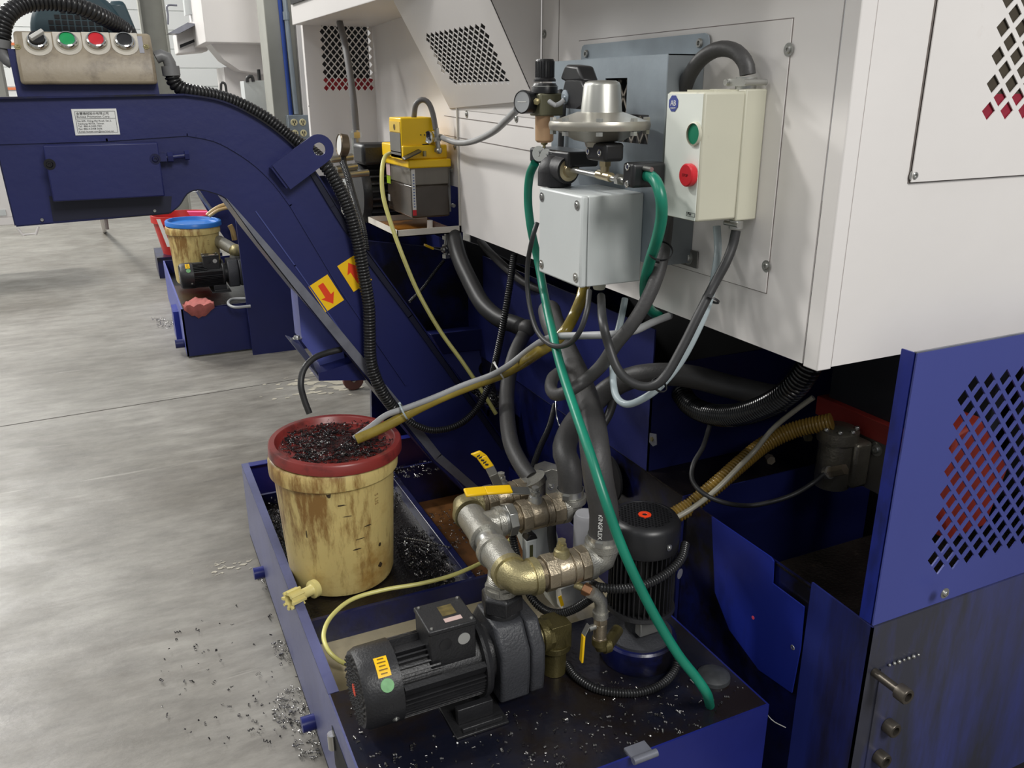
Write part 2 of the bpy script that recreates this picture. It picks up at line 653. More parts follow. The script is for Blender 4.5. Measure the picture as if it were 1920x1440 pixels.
ob = thing('outlet_box', 'grey outlet box with ivory sockets on the wide grey column', 'socket', P(562, 282, y=cy - 0.03))
a, b_ = P(539, 216, y=cy - 0.06), P(583, 283, y=cy - 0.06)
MB().box((a.x, cy - 0.06, b_.z), (b_.x, cy, a.z)).build('housing', ZINC, ob, bevel=0.003)
cw, ch = (b_.x - a.x), (a.z - b_.z)
for i in (0, 1):
    for j in (0, 1, 2):
        c = Vector((a.x + cw * (0.29 + 0.42 * i), cy - 0.06, a.z - ch * (0.2 + 0.3 * j)))
        so = MB().lathe(c, (0, -1, 0), [(0, 0), (cw * 0.17, 0), (cw * 0.16, 0.006), (0, 0.006)], 20).build('socket', OUTLET, ob)
        sl = MB()
        for dx, dz in ((-0.3, 0.2), (0.3, 0.2), (0, -0.45)):
            k = cw * 0.17
            sl.box((c.x + dx * k - 0.0025, cy - 0.0668, c.z + dz * k - 0.006), (c.x + dx * k + 0.0025, cy - 0.066, c.z + dz * k + 0.006))
        sl.build('slot', INK, so)

# ================================================================= the machine tool
WX = 0.985            # its left side plane
FY = 0.949            # its front plane
ZB = 0.992            # underside of the white covers
mc = thing('machine_tool', 'large white and blue machine tool filling the right side', 'machine', (2.0, 1.8, 0))
# side cover, from the near corner back to the hopper
ye = 1.938
gx = 0.985
MB().box((WX, FY + 0.035, ZB), (WX + 0.003, ye, 2.3)).build('side_cover', WHITE, mc)
MB().box((WX - 0.0005, FY, ZB - 0.004), (WX + 0.03, FY + 0.032, 2.3)).build('corner_post', WHITE, mc, bevel=0.002)
seamm = mat('grey_seam_gasket', (120, 112, 108), 0.7)  # grey tone for the joints between the covers
# hatch cover on the side panel
h0, h1 = P(1086, 70, x=WX), P(1486, 33, x=WX)
h2, h3 = P(1441, 552, x=WX), P(1200, 473, x=WX)
yn, yf, zt, zb = h2.y + 0.004, h0.y, h1.z, h2.z
MB().box((WX - 0.0005, yn, zb), (WX, yf, zt)).build('hatch_seam', seamm, mc, smooth=0)
hc = MB().box((WX - 0.0022, yn + 0.0016, zb + 0.0016), (WX - 0.0006, yf - 0.0016, zt - 0.0016)).build('hatch_cover', WHITE, mc, smooth=0)
sc = MB()
for px, py in ((1479, 93), (1437, 499), (1103, 100), (1218, 470)):
    bolt(sc, P(px, py, x=WX - 0.0022), (-1, 0, 0), 0.006, 0.004)
sc.build('screw', STEEL, hc)
# narrow cover between hatch and hopper with its vertical seams
sv = MB()
for px in (1017, 1048):
    y_ = P(px, 60, x=WX).y
    sv.box((WX - 0.0006, y_ - 0.0009, 1.33), (WX, y_ + 0.0009, 2.3))
sv.build('cover_seam', seamm, mc, smooth=0)
sc = MB()
bolt(sc, P(1021, 64, x=WX), (-1, 0, 0), 0.006, 0.004)
bolt(sc, P(968, 222, x=WX), (-1, 0, 0), 0.006, 0.004)
bolt(sc, P(875, 214, x=WX), (-1, 0, 0), 0.006, 0.004)
bolt(sc, P(853, 275, x=WX), (-1, 0, 0), 0.006, 0.004)
sc.build('screw', STEEL, mc)
# lower rear cover
LY = 2.503
MB().box((WX + 0.0005, ye, ZB), (WX + 0.003, LY, 1.38)).build('lower_rear_cover', WHITE, mc)
sv = MB()
for (p, q) in (((833, 217), (1000, 240)), ((833, 253), (1016, 287))):
    a, b_ = P(*p, x=WX), P(*q, x=WX)
    d = (b_ - a)
    n_ = UX.cross(d).normalized()
    sv.obox((a + b_) / 2 + UX * -0.0003, d / 2, n_ * 0.0009, UX * 0.0004)
sv.build('cover_seam', seamm, mc, smooth=0)
# overhanging hopper: sloped grille face, shaded end cheek
A0, A1 = P(993, 167, y=ye), P(920, 0, y=ye)
dA = (A1 - A0).normalized()
low = Vector((WX - 0.006, ye, 1.385))
A1 = A0 + dA * 0.62
lowl = Vector((WX - 0.006, 2.60, 1.372))
nrm = dA.cross(UY).normalized()
Q = lambda px, py: PP(px, py, A0, nrm)
B0, B1 = Q(843, 203), Q(763, 50)
B1 = B0 + (B1 - B0).normalized() * 0.75
MB().box((WX - 0.265, 1.1, 1.70), (WX, ye - 0.004, 1.95)).build('upper_shade_cover', WHITE, mc)  # unseen overhang, added to shade the side panel and the hopper cheek
MB().prism([o_dk for o_dk in (A0 + Vector((.03, .05, .02)), A1 + Vector((.03, .05, 0)), A1 + Vector((.03, .75, 0)), A0 + Vector((.03, .60, .02)))], (0.002, 0, 0)).build('hopper_shade_sheet', DARK, mc)  # near-black sheet added behind the grille in place of shade
MB().prism([low, A0, A1, Vector((WX, ye, A1.z))], (0, 0.003, 0)).build('hopper_cheek', WHITE, mc)
u, v = UY, dA
o_ = Vector(low) + nrm * 0


def uvof(p, o_, u, v):
    d = Vector(p) - Vector(o_)
    uu, uv_, vv = u.dot(u), u.dot(v), v.dot(v)
    du, dv = d.dot(u), d.dot(v)
    det = uu * vv - uv_ * uv_
    return ((du * vv - dv * uv_) / det, (dv * uu - du * uv_) / det)


o_ = A0.copy()
outer = [uvof(p, o_, u, v) for p in (Q(1000, 188), A0, A1, B1, Q(843, 203))]
g = {}
ga, gb = uvof(Q(800, 68), o_, u, v), uvof(Q(906, 50), o_, u, v)
gc = uvof(Q(948, 152), o_, u, v)
nrows = 8
g00 = ga
cols = 12
hs = []
rows = [[(800, 68), (906, 48)], [(806, 82), (911, 64)], [(812, 95), (921, 82)], [(818, 103), (926, 92)], [(824, 122), (936, 118)], [(831, 134), (942, 128)], [(840, 145), (951, 146)]]
for i, (l_, r_) in enumerate(rows):
    a, b_ = uvof(Q(*l_), o_, u, v), uvof(Q(*r_), o_, u, v)
    for k in range(cols):
        t = k / (cols - 1)
        c = (a[0] + (b_[0] - a[0]) * t, a[1] + (b_[1] - a[1]) * t)
        hs.append(c)
pitch = abs(uvof(Q(806, 82), o_, u, v)[0] - uvof(Q(911, 64), o_, u, v)[0]) / (cols - 1)
vstep = abs(uvof(Q(868, 55), o_, u, v)[1] - uvof(Q(880, 150), o_, u, v)[1]) / 7.2
# regular lattice, staggered rows
u0, u1 = min(gc[0], gb[0]), max(ga[0], uvof(Q(840, 150), o_, u, v)[0])
v0, v1 = gc[1], gb[1]
holes = []
nr = 13
pu = abs(uvof(Q(820, 95), o_, u, v)[0] - uvof(Q(918, 92), o_, u, v)[0]) / 10.0
pv = (v1 - v0) / (nr - 1)
for i in range(nr):
    vv_ = v0 + pv * i
    # both ends follow the slanted cut of the sheet
    ua = u0 + (gb[0] - gc[0]) * (i / (nr - 1))
    ub = uvof(Q(843, 150), o_, u, v)[0] + (ga[0] - uvof(Q(843, 150), o_, u, v)[0]) * (i / (nr - 1))
    kk0, kk1 = math.ceil(min(ua, ub) / pu), math.floor(max(ua, ub) / pu)
    for k in range(kk0, kk1 + 1):
        uu_ = k * pu + (pu / 2 if i % 2 else 0)
        holes.append(diamond(uu_, vv_, pu * 0.43, pv * 0.84))
slope = sheet(o_, u, v, outer, holes, 0.002).build('hopper_grille', WHITE, mc, smooth=0)
lipb = MB().prism([low, A0, B0, Vector((WX - 0.001, 2.577, 1.367)), Vector((WX - 0.001, ye, 1.352))], (0.001, 0, 0))
lipb.build('hopper_lip', WHITE, mc, smooth=0)
# far side wall and far cabinet
Y2 = 3.395
MB().box((WX, 2.50, 1.13), (WX + 0.003, Y2, 2.4)).build('far_side_cover', WHITE, mc)
XL = P(568, 60, y=Y2).x
XR = WX
ztf, zbf = 2.2, P(590, 330, y=Y2).z
pa = P(705, 200, y=Y2)
outer = [(XL, zbf), (XR, zbf), (XR, ztf), (XL, ztf)]
holes = []
gx0, gx1 = P(603, 50, y=Y2).x, P(703, 60, y=Y2).x
gz0, gz1 = P(612, 165, y=Y2).z, P(600, 44, y=Y2).z
nc, nr = 8, 17
px_, pz_ = (gx1 - gx0) / (nc + 0.1), (gz1 - gz0) / (nr - 1)
for i in range(nr):
    for k in range(nc if i % 2 == 0 else nc - 1):
        holes.append(diamond(gx0 + px_ * (k + 0.02 + (0.5 if i % 2 else 0)), gz0 + pz_ * i, px_ * 0.40, pz_ * 0.80))
sheet((0, Y2, 0), UX, UZ, outer, holes, 0.002).build('far_grille_panel', WHITE, mc, smooth=0)
MB().box((XL + 0.05, Y2 + 0.06, zbf), (XR, Y2 + 0.08, ztf)).build('guard_backing', DARK, mc)
MB().box((XL, Y2 + 0.002, zbf), (XL + 0.003, Y2 + 0.03, ztf)).build('far_cabinet_side', WHITE, mc)
MB().box((XL + 0.04, Y2 + 0.03, gz0 - 0.02), (gx1, Y2 + 0.05, gz0 + 0.035)).build('red_guard', mat('crimson_guard', (150, 20, 34), 0.5), mc)
s1, s2 = P(578, 199, y=Y2), P(708, 199, y=Y2)
MB().box((s1.x, Y2 - 0.001, s1.z - 0.0015), (s2.x, Y2, s1.z + 0.0015)).build('cover_seam', seamm, mc, smooth=0)
# overhead duct whose underside shows at the top
f0, f1 = P(548, 47, y=Y2), P(700, 2, y=2.62)
dd = (f1 - f0)
f1 = f0 + dd * 1.6
MB().prism([f0, f1, (WX, f1.y, f1.z), (WX, Y2, f0.z)], (0, 0, 0.5)).build('overhead_cover', WHITE, mc, bevel=0.003)
e0, e1 = P(568, 8, y=Y2 - 0.02), f0 + dd * 0.5
MB().obox((f0 + f0 + dd * 0.9) / 2 + Vector((-0.004, 0, 0.085)), dd * 0.42, Vector((0.003, 0, 0)), Vector((0, 0, 0.018))).build('overhead_slot', DARK, mc)
# front cover (faces the viewer on the right)
fo = [(WX + 0.03, ZB), (3.2, ZB), (3.2, 2.3), (WX + 0.03, 2.3)]
MB().box((WX + 0.03, FY, ZB), (3.2, FY + 0.003, 2.3)).build('front_cover', WHITE, mc)
pl = P(1701, 344, y=FY)
MB().box((pl.x, FY - 0.0012, pl.z), (3.0, FY, 2.3)).build('panel_seam', seamm, mc, smooth=0)
g0 = P(1848, 208, y=FY)
pu = P(1882, 208, y=FY).x - g0.x
pv = (P(1868, 52, y=FY).z - P(1848, 208, y=FY).z) / 6.0
holes = []
for i in range(14):
    for k in range(8):
        cx_, cz_ = g0.x + pu * (k + (0.5 if i % 2 else 0)) - (0.0 if True else 0), g0.z + pv * i
        holes.append(diamond(cx_, cz_, pu * 0.36, pv * 0.72))
sheet((0, FY - 0.0035, 0), UX, UZ, [(pl.x + 0.002, pl.z + 0.002), (3.0, pl.z + 0.002), (3.0, 2.3), (pl.x + 0.002, 2.3)], holes, 0.0018).build('front_grille_panel', WHITE, mc, smooth=0)
sc = MB()
bolt(sc, P(1714, 329, y=FY - 0.0035), (0, -1, 0), 0.006, 0.004)
sc.build('screw', STEEL, mc)
# dark backing and crimson guard seen through that grille: standing just in front of the cover sheet is impossible, so a recess
MB().box((pl.x + 0.06, FY - 0.0014, pl.z + 0.05), (2.98, FY - 0.0012, 2.25)).build('grille_backing', mat('dark_filter_cloth', (66, 58, 46), 0.8, var=0.1, scale=60), mc)
MB().box((pl.x + 0.062, FY - 0.0016, pl.z + 0.05), (2.97, FY - 0.0014, g0.z + pv * 1.25)).build('crimson_backing', mat('crimson_guard2', (140, 26, 48), 0.5), mc)
# near-black underside of the white covers, shade put into its colour
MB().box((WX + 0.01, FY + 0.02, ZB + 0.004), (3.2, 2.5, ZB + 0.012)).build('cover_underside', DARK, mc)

# ---------------- blue base
BX = 1.09
BY = 0.852
zc = P(1637, 1177, y=BY).z
# front box of the base
FB = MB()
FB.box((BX, BY, 0.0), (3.2, BY + 0.004, zc))
FB.build('base_front', mat('oil_streaked_blue', (62, 68, 128), 0.35, var=0.25, scale=3.5, bump=0.05, dirt=((56, 57, 68), 1.0, 3.0), stretch=(1, 1, 0.2)), mc)
y1, y2, y3 = P(1582, 1133, x=BX).y, P(1522, 1092, x=BX).y, P(1452, 1050, x=BX).y
z2 = P(1522, 1092, x=BX).z
STREAK = mat('streaked_blue_side', (44, 54, 130), 0.32, var=0.3, scale=4, dirt=((30, 27, 30), 0.95, 4.5), stretch=(1, 1, 0.16))
MB().prism([(BX, BY, 0), (BX, y2, 0.0), (BX, y2, z2), (BX, BY, zc)], (0.004, 0, 0)).build('base_side', STREAK, mc)
zl = P(1510, 1140, x=BX).z
MB().box((BX + 0.004, BY + 0.004, zc - 0.012), (3.2, 1.10, zc - 0.008)).build('base_deck', GREASE, mc)
bolts = MB()
bolt(bolts, P(1489, 1213, x=BX), (-1, 0, 0), 0.006, 0.005)
bolt(bolts, P(1771, 1112, y=BY - 0.02), (0, -1, 0), 0.006, 0.005)
bolts.build('screw', STEEL, mc)
# upright splash plate with clipped corner
s = [P(1337, 968, x=BX), P(1448, 1044, x=BX), P(1453, 1052, x=BX), P(1451, 1093, x=BX), P(1510, 1137, x=BX), P(1503, 1215, x=BX), P(1487, 1298, x=BX), P(1425, 1255, x=BX), P(1370, 1180, x=BX), P(1343, 1110, x=BX)]
MB().prism([p + Vector((-0.004, 0, 0)) for p in s], (0.003, 0, 0)).build('splash_plate', BLUEB, mc)
dot = P(1412, 1158, x=BX - 0.004)
MB().lathe(dot, (-1, 0, 0), [(0, 0), (0.004, 0), (0.004, 0.0005), (0, 0.0005)], 12).build('pink_dot', mat('pink_dot', (244, 84, 110), 0.5), mc)
# lower side wall further back
y4 = P(1218, 800, x=BX).y
zl2 = P(1290, 985, x=BX).z
MB().box((BX + 0.006, y2, 0.02), (BX + 0.010, 3.2, zc - 0.006)).build('base_wall', BLUED, mc)
# ledge and inner walls of the niche
yl = P(1280, 925, x=BX).y
MB().box((BX, yl, zc - 0.004), (2.2, y4, zc)).build('niche_ledge', GREASE, mc)
MB().box((BX, yl - 0.004, 0.05), (1.7, yl, zc)).build('niche_front', BLUE, mc)
MB().box((BX, y4, zc), (1.75, y4 + 0.004, 0.80)).build('niche_wall', BLUE, mc)
MB().box((BX, y4 - 0.0, zc), (BX + 0.004, 3.2, ZB - 0.10)).build('tall_side_wall', BLUE, mc)  # darker navy chosen in place of shade from the covers
MB().box((1.75, BY + 0.25, 0.0), (1.76, 3.0, ZB)).build('inner_shade_wall', DARK, mc)  # near-black inner sheets, put in to darken the space under the covers
MB().box((1.3, 3.2, 0.0), (1.75, 3.21, ZB)).build('inner_shade_wall', DARK, mc)
# small bracket on the corner
cb = P(1226, 826, x=BX - 0.003)
MB().prism([P(1218, 812, x=BX - 0.003), P(1230, 814, x=BX - 0.003), P(1231, 834, x=BX - 0.003), P(1224, 837, x=BX - 0.003), P(1217, 829, x=BX - 0.003)], (0.002, 0, 0)).build('corner_bracket', GREYM, mc)
MB().lathe(P(1223, 823, x=BX - 0.003), (-1, 0, 0), [(0, 0), (0.006, 0), (0.006, 0.003), (0, 0.003)], 6).build('brass_nut', BRASS, mc)
# round black opening in the tall wall
ho = P(1152, 893, x=BX)
MB().lathe(ho + UX * -0.012, (-1, 0, 0), [(0, 0), (0.062, 0), (0.066, 0.004), (0.066, 0.010), (0, 0.010)], 40).build('round_opening', DARK, mc)

# red rail, steel bracket bar and greasy plate in the niche
RX = 1.50
a, b_ = P(1532, 742, x=RX), P(1700, 812, x=RX)
RAILR = mat('brick_red_rail', (136, 42, 36), 0.5, var=0.15, dirt=((60, 30, 26), 0.25, 8))
zt, zb_ = a.z, P(1532, 778, x=RX).z
MB().box((RX, 1.0, zb_), (RX + 0.06, a.y, zt)).build('red_rail', RAILR, mc, bevel=0.002)
MB().box((RX + 0.004, 1.0, P(1640, 925, x=RX).z), (RX + 0.03, P(1560, 830, x=RX).y, zb_)).build('grey_plate', mat('greasy_grey_plate', (92, 88, 82), 0.3, var=0.2, dirt=((46, 40, 34), 0.35, 7)), mc)
sc = MB()
bolt(sc, P(1643, 842, x=RX + 0.004), (-1, 0, 0), 0.010, 0.006)
sc.build('screw', STEEL, mc)
MB().box((RX + 0.02, 1.0, zt), (RX + 0.05, a.y - 0.02, ZB)).build('dark_cover', mat('dark_slate_panel', (34, 36, 44), 0.6), mc)
# blue door with diamond grille
DY = 0.857
d0 = P(1712, 662, y=DY)
d1 = P(1640, 1170, y=DY)
DX = (d0.x + d1.x) / 2
zd0, zd1 = P(1645, 1168, y=DY).z, P(1715, 663, y=DY).z
rows_n = 18
gA = P(1823, 720, y=DY)
gB = P(1853, 713, y=DY)
pu = gB.x - gA.x
gBot = P(1762, 1060, y=DY)
nr = 17
pv = (gA.z - gBot.z) / (nr - 1)
pu = pu * 1.0
holes = []
gxl = gA.x - pu * 0.5
for i in range(nr):
    for k in range(10):
        holes.append(diamond(gxl + pu * (k + (0.5 if i % 2 == 0 else 0)), gA.z - pv * i, pu * 0.37, pv * 0.74))
dr = sheet((0, DY, 0), UX, UZ, [(DX, zd0), (2.6, zd0), (2.6, zd1), (DX, zd1)], holes, 0.003).build('grille_door', mat('door_hazed_navy', (66, 74, 144), 0.42, var=0.07, scale=3, bump=0.03, dirt=((56, 60, 90), 0.35, 2.5), stretch=(1, 1, 0.4)), mc, smooth=0)  # navy door paint lightened, with its haze and sheen in the colour
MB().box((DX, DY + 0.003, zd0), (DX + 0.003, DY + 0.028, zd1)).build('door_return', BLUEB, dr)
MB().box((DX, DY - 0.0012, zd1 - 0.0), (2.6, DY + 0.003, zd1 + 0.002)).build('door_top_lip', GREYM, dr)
rb = mat('oxblood_shroud', (146, 48, 36), 0.5, var=0.2, scale=12)
MB().prism([P(1762, 940, y=0.93), P(1796, 815, y=0.93), P(1850, 785, y=0.93), P(1895, 870, y=0.93), P(1850, 985, y=0.93), P(1775, 1015, y=0.93)], (0, 0.05, 0)).build('red_shroud', rb, mc, bevel=0.006)
MB().box((1.9, 1.6, 0.1), (3.1, 1.61, ZB)).build('inner_shade_backing', DARK, mc)  # near-black sheet, the darkness of the interior is in its colour
# ================================================================= coolant tank, pumps, bucket
TX, TY0, TY1, TZ = 0.237, 0.992, 2.593, 0.284
TXR = 1.012


def curls(name, spots, mt, n, seed, parent=None, rr=(0.003, 0.008), lie=True, spread_z=0.01):
    """swarf: many small steel curls scattered round given spots (centre, rx, ry)"""
    rnd = random.Random(seed)
    mb = MB()
    tot = sum(s[1] * s[2] for s in spots)
    for c, rx, ry in spots:
        for k in range(int(n * rx * ry / tot) + 1):
            a, d = rnd.random() * 6.283, math.sqrt(rnd.random())
            p = Vector(c) + Vector((math.cos(a) * d * rx, math.sin(a) * d * ry, rnd.random() ** 2 * spread_z + 0.0012))
            r = rnd.uniform(*rr)
            th = rnd.random() * 6.283
            ax = Vector((math.cos(th), math.sin(th), rnd.uniform(-0.2, 0.5))).normalized()
            u = ax.orthogonal().normalized()
            v = ax.cross(u)
            turns = rnd.choice((0.4, 0.7, 1.5, 2.5))
            L_ = r * rnd.uniform(0.3, 1.4) * turns
            m_ = int(6 * turns) + 3
            w_ = ax * rnd.uniform(0.0006, 0.0014)
            base = len(mb.v)
            for i in range(m_):
                t = i / (m_ - 1)
                b = 6.283 * turns * t
                q = p + ax * (L_ * t) + (u * math.cos(b) + v * math.sin(b)) * r * 0.5
                q.z = max(q.z, c[2] + 0.0006)
                mb.v += [q - w_, q + w_]
            for i in range(m_ - 1):
                k2 = base + 2 * i
                mb.f.append((k2, k2 + 1, k2 + 3, k2 + 2))
    o = mb.build(name, mt, parent, smooth=180)
    return o


tk = thing('coolant_tank', 'blue sheet metal coolant tank on the floor under the bucket and pumps', 'tank', (0.62, 1.8, 0))
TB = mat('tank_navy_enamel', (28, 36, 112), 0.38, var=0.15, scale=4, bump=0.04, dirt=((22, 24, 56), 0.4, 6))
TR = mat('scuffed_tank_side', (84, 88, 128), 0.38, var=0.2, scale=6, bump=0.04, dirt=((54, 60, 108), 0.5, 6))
t_ = 0.004
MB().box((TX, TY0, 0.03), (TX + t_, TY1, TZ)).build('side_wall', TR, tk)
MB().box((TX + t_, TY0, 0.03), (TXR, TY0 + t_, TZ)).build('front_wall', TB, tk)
MB().box((TX + t_, TY1 - t_, 0.03), (TXR + 0.2, TY1, TZ)).build('rear_wall', TB, tk)
MB().box((TXR - t_, TY0 + t_, 0.03), (TXR, TY1, TZ)).build('right_wall', TB, tk)
MB().box((TX, TY0, 0.02), (TXR, TY1, 0.03)).build('bottom', DARK, tk)
# rolled rim of the side and rear walls
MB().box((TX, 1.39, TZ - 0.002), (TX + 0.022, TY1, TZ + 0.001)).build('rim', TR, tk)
MB().box((TX + 0.022, TY1 - 0.03, TZ - 0.002), (0.95, TY1, TZ + 0.001)).build('rim', TB, tk)
# floor stubs (levelling feet)
for y_ in (2.30, 1.60):
    MB().cyl((TX - 0.03, y_, 0.05), (TX + 0.0, y_, 0.05), 0.018, n=20).build('drain_stub', TB, tk)
# front deck the pumps stand on
DKY = P(632, 1298, z=TZ).y
DECK = mat('oily_front_deck', (24, 26, 40), 0.24, var=0.4, scale=5, bump=0.08, dirt=((30, 24, 20), 1.0, 5))
MB().box((TX + t_, TY0 + t_, TZ - 0.004), (TXR - 0.004, DKY, TZ)).build('front_deck', DECK, tk)
# slot with a chrome latch at the near left corner of the side wall
la, lb = P(622, 1360, x=TX - 0.001), P(655, 1440, x=TX - 0.001)
MB().box((TX - 0.0015, lb.y - 0.05, 0.12), (TX - 0.0005, la.y, la.z)).build('lift_slot', DARK, tk)
MB().cyl((TX - 0.004, la.y - 0.012, la.z - 0.045), (TX - 0.004, la.y - 0.012, la.z - 0.01), 0.010, n=16).build('latch', CHROME, tk)
# pool of milky fluid and the weir behind it
POOL = mat('milky_coolant_foam', (182, 170, 140), 0.3, var=0.14, scale=6, bump=0.1, dirt=((120, 106, 80), 0.3, 10), coat=0.4)
WY = 1.665
MB().box((TX + t_, DKY, TZ - 0.085), (TXR - 0.004, WY, TZ - 0.080)).build('coolant_pool', POOL, tk)
MB().box((TX + t_, WY, 0.03), (TXR - 0.004, WY + 0.01, TZ - 0.012)).build('weir', BLUED, tk)
MB().box((TX + t_, WY + 0.01, TZ - 0.05), (0.655, 2.36, TZ - 0.045)).build('bucket_shelf', GREASE, tk)
MB().box((0.655, WY + 0.01, 0.03), (0.675, 2.36, TZ - 0.01)).build('divider', BLUED, tk, bevel=0.003)
MB().box((0.675, WY + 0.01, TZ - 0.15), (TXR - 0.004, 2.38, TZ - 0.145)).build('sump_floor', mat('rusty_brown_sump', (116, 78, 44), 0.35, var=0.35, scale=7, dirt=((40, 30, 20), 0.5, 6)), tk)
MB().box((TX + t_, 2.36, 0.03), (0.98, 2.37, TZ - 0.01)).build('divider', BLUED, tk)
MB().box((TX + t_, 2.37, TZ - 0.13), (0.98, TY1 - t_, TZ - 0.125)).build('oil_pool', mat('orange_tramp_oil', (208, 124, 22), 0.12, var=0.15, scale=6, dirt=((90, 52, 14), 0.15, 8)), tk)
hk = thing('deck_hook', 'small grey latch hook on the front edge of the tank deck', 'hook', P(1208, 1420, z=TZ))
MB().box(P(1185, 1425, z=TZ) , P(1225, 1412, z=TZ) + Vector((0.0, 0.03, 0.004))).build('hook_plate', GREYM, hk)
a = P(1212, 1418, z=TZ + 0.006)
MB().cyl(a + UX * -0.028, a + UX * 0.022, 0.007, n=14).build('hook_pin', GREYM, hk)

# chips lying about (uncountable swarf)
sw = curls('swarf_on_floor', [(P(545, 1215, z=0), .05, .05), (P(560, 1330, z=0), .06, .09), (P(505, 1090, z=0), .03, .05), (P(590, 1395, z=0), .05, .05)], CHIPS, 420, 11)
tag(sw, 'loose steel swarf scattered on the floor along the tank', 'swarf', kind='stuff')
sw = curls('swarf_on_floor', [(P(555, 1310, z=0), .12, .2), (P(470, 1250, z=0), .25, .3)], CHIPD, 120, 12)
tag(sw, 'dark sparse swarf flakes further out on the concrete floor', 'swarf', kind='stuff')
zz = TZ - 0.044
sw = curls('swarf_on_shelf', [((0.29, 2.1, zz), .035, .25), ((0.60, 1.86, zz), .06, .17), ((0.55, 2.22, zz), .1, .1)], CHIPD, 1500, 13, spread_z=0.02)
tag(sw, 'black oily swarf covering the tank shelf around the yellow bucket', 'swarf', kind='stuff')
sw = curls('swarf_on_shelf', [((0.29, 2.1, zz + .01), .035, .25), ((0.60, 1.84, zz + .01), .06, .15), ((0.72, 2.3, TZ - .005), .12, .06), ((0.76, 2.12, TZ - .13), .07, .12), ((0.70, 1.70, TZ - .02), .03, .02)], CHIPS, 420, 14, spread_z=0.02)
tag(sw, 'bright steel curls among the black swarf behind the yellow bucket', 'swarf', kind='stuff')
sw = curls('swarf_on_deck', [((0.45, 1.10, TZ), .22, .10), ((0.80, 1.06, TZ), .2, .06), ((0.75, 1.16, TZ), .06, .06), ((0.27, 1.2, TZ), .02, .15)], CHIPS, 330, 15, rr=(0.002, 0.006), spread_z=0.002)
tag(sw, 'fine bright swarf sprinkled on the oily front deck below the pump', 'swarf', kind='stuff')
# one long twisted chip
hose('twisted_chip', 'long twisted silver chip beside the yellow bucket', 'chip', [(757, 1008, 'z', TZ + .005), (800, 1016, 'z', TZ + .012), (845, 1027, 'z', TZ - .01)], 0.0022, CHIPS, 0.008, 0.45, 6)

# ---------------------------------------------------------------- bucket
BC = Vector((0.392, 1.90, TZ - 0.045))


def bucket_mat():
    mt = mat('stained_yellow_bucket', (216, 194, 128), 0.45, var=0.10, scale=5, bump=0.04, dirt=((172, 134, 70), 0.72, 5))
    nt = mt.node_tree
    b = nt.nodes['Principled BSDF']
    src = b.inputs['Base Color'].links[0].from_socket
    N, L = nt.nodes.new, nt.links.new
    tc = N('ShaderNodeTexCoord')
    mp = N('ShaderNodeMapping')
    mp.inputs['Scale'].default_value = (1, 1, 0.22)
    L(tc.outputs['Object'], mp.inputs[0])
    nz = N('ShaderNodeTexNoise')
    nz.inputs['Scale'].default_value = 42
    nz.inputs['Detail'].default_value = 7
    nz.inputs['Roughness'].default_value = 0.7
    L(mp.outputs[0], nz.inputs[0])
    sp = N('ShaderNodeSeparateXYZ')
    L(tc.outputs['Object'], sp.inputs[0])
    mr = N('ShaderNodeMapRange')       # rust runs stay in the upper left band
    mr.inputs[1].default_value = 0.10
    mr.inputs[2].default_value = 0.20
    mr.inputs[3].default_value = 0
    mr.inputs[4].default_value = 1
    L(sp.outputs[2], mr.inputs[0])
    mx_ = N('ShaderNodeMapRange')
    mx_.inputs[1].default_value = 0.08
    mx_.inputs[2].default_value = -0.05
    L(sp.outputs[0], mx_.inputs[0])
    mu = N('ShaderNodeMath')
    mu.operation = 'MULTIPLY'
    L(mr.outputs[0], mu.inputs[0])
    L(mx_.outputs[0], mu.inputs[1])
    ad = N('ShaderNodeMath')
    ad.operation = 'MULTIPLY_ADD'
    L(mu.outputs[0], ad.inputs[0])
    ad.inputs[1].default_value = 0.16
    L(nz.outputs[0], ad.inputs[2])
    rp = N('ShaderNodeValToRGB')
    rp.color_ramp.elements[0].position = 0.54
    rp.color_ramp.elements[1].position = 0.74
    L(ad.outputs[0], rp.inputs[0])
    mx = N('ShaderNodeMix')
    mx.data_type = 'RGBA'
    mx.inputs[7].default_value = lin((140, 104, 54))
    L(rp.outputs[0], mx.inputs[0])
    L(src, mx.inputs[6])
    L(mx.outputs[2], b.inputs['Base Color'])
    b.inputs['Subsurface Weight'].default_value = 0.08
    return mt


BUCKM = bucket_mat()


def bucket(c, label, lidm, name='bucket', tap=True, lid_tilt=True):
    bk = thing(name, label, 'bucket', c)
    H_ = 0.362
    MB().lathe(c, UZ, [(0, 0), (0.118, 0), (0.128, 0.006), (0.132, 0.018), (0.146, 0.285), (0.1475, 0.297), (0.157, 0.303), (0.158, 0.318), (0.157, 0.338), (0.152, 0.345), (0.149, H_ - 0.016), (0.145, H_ - 0.016), (0.145, 0.30), (0, 0.30)], 72).build('body', BUCKM, bk)
    ax = Vector((0.035, -0.025, 1)).normalized() if lid_tilt else UZ
    lc = c + Vector((0.008, 0, H_ - 0.006))
    MB().lathe(lc, ax, [(0, 0.000), (0.137, 0.000), (0.141, 0.004), (0.143, 0.015), (0.146, 0.018), (0.158, 0.0175), (0.161, 0.014), (0.162, -0.008), (0.158, -0.010), (0.156, -0.004), (0.10, -0.006), (0, -0.006)], 80).build('lid', lidm, bk)
    return bk, lc, ax


LIDR = mat('dark_red_lid', (134, 50, 46), 0.34, var=0.12, scale=8, dirt=((84, 36, 34), 0.75, 14))
bk, lc, ax = bucket(BC, 'yellowed plastic bucket with red chip-covered lid and tap, on the blue tank', LIDR)
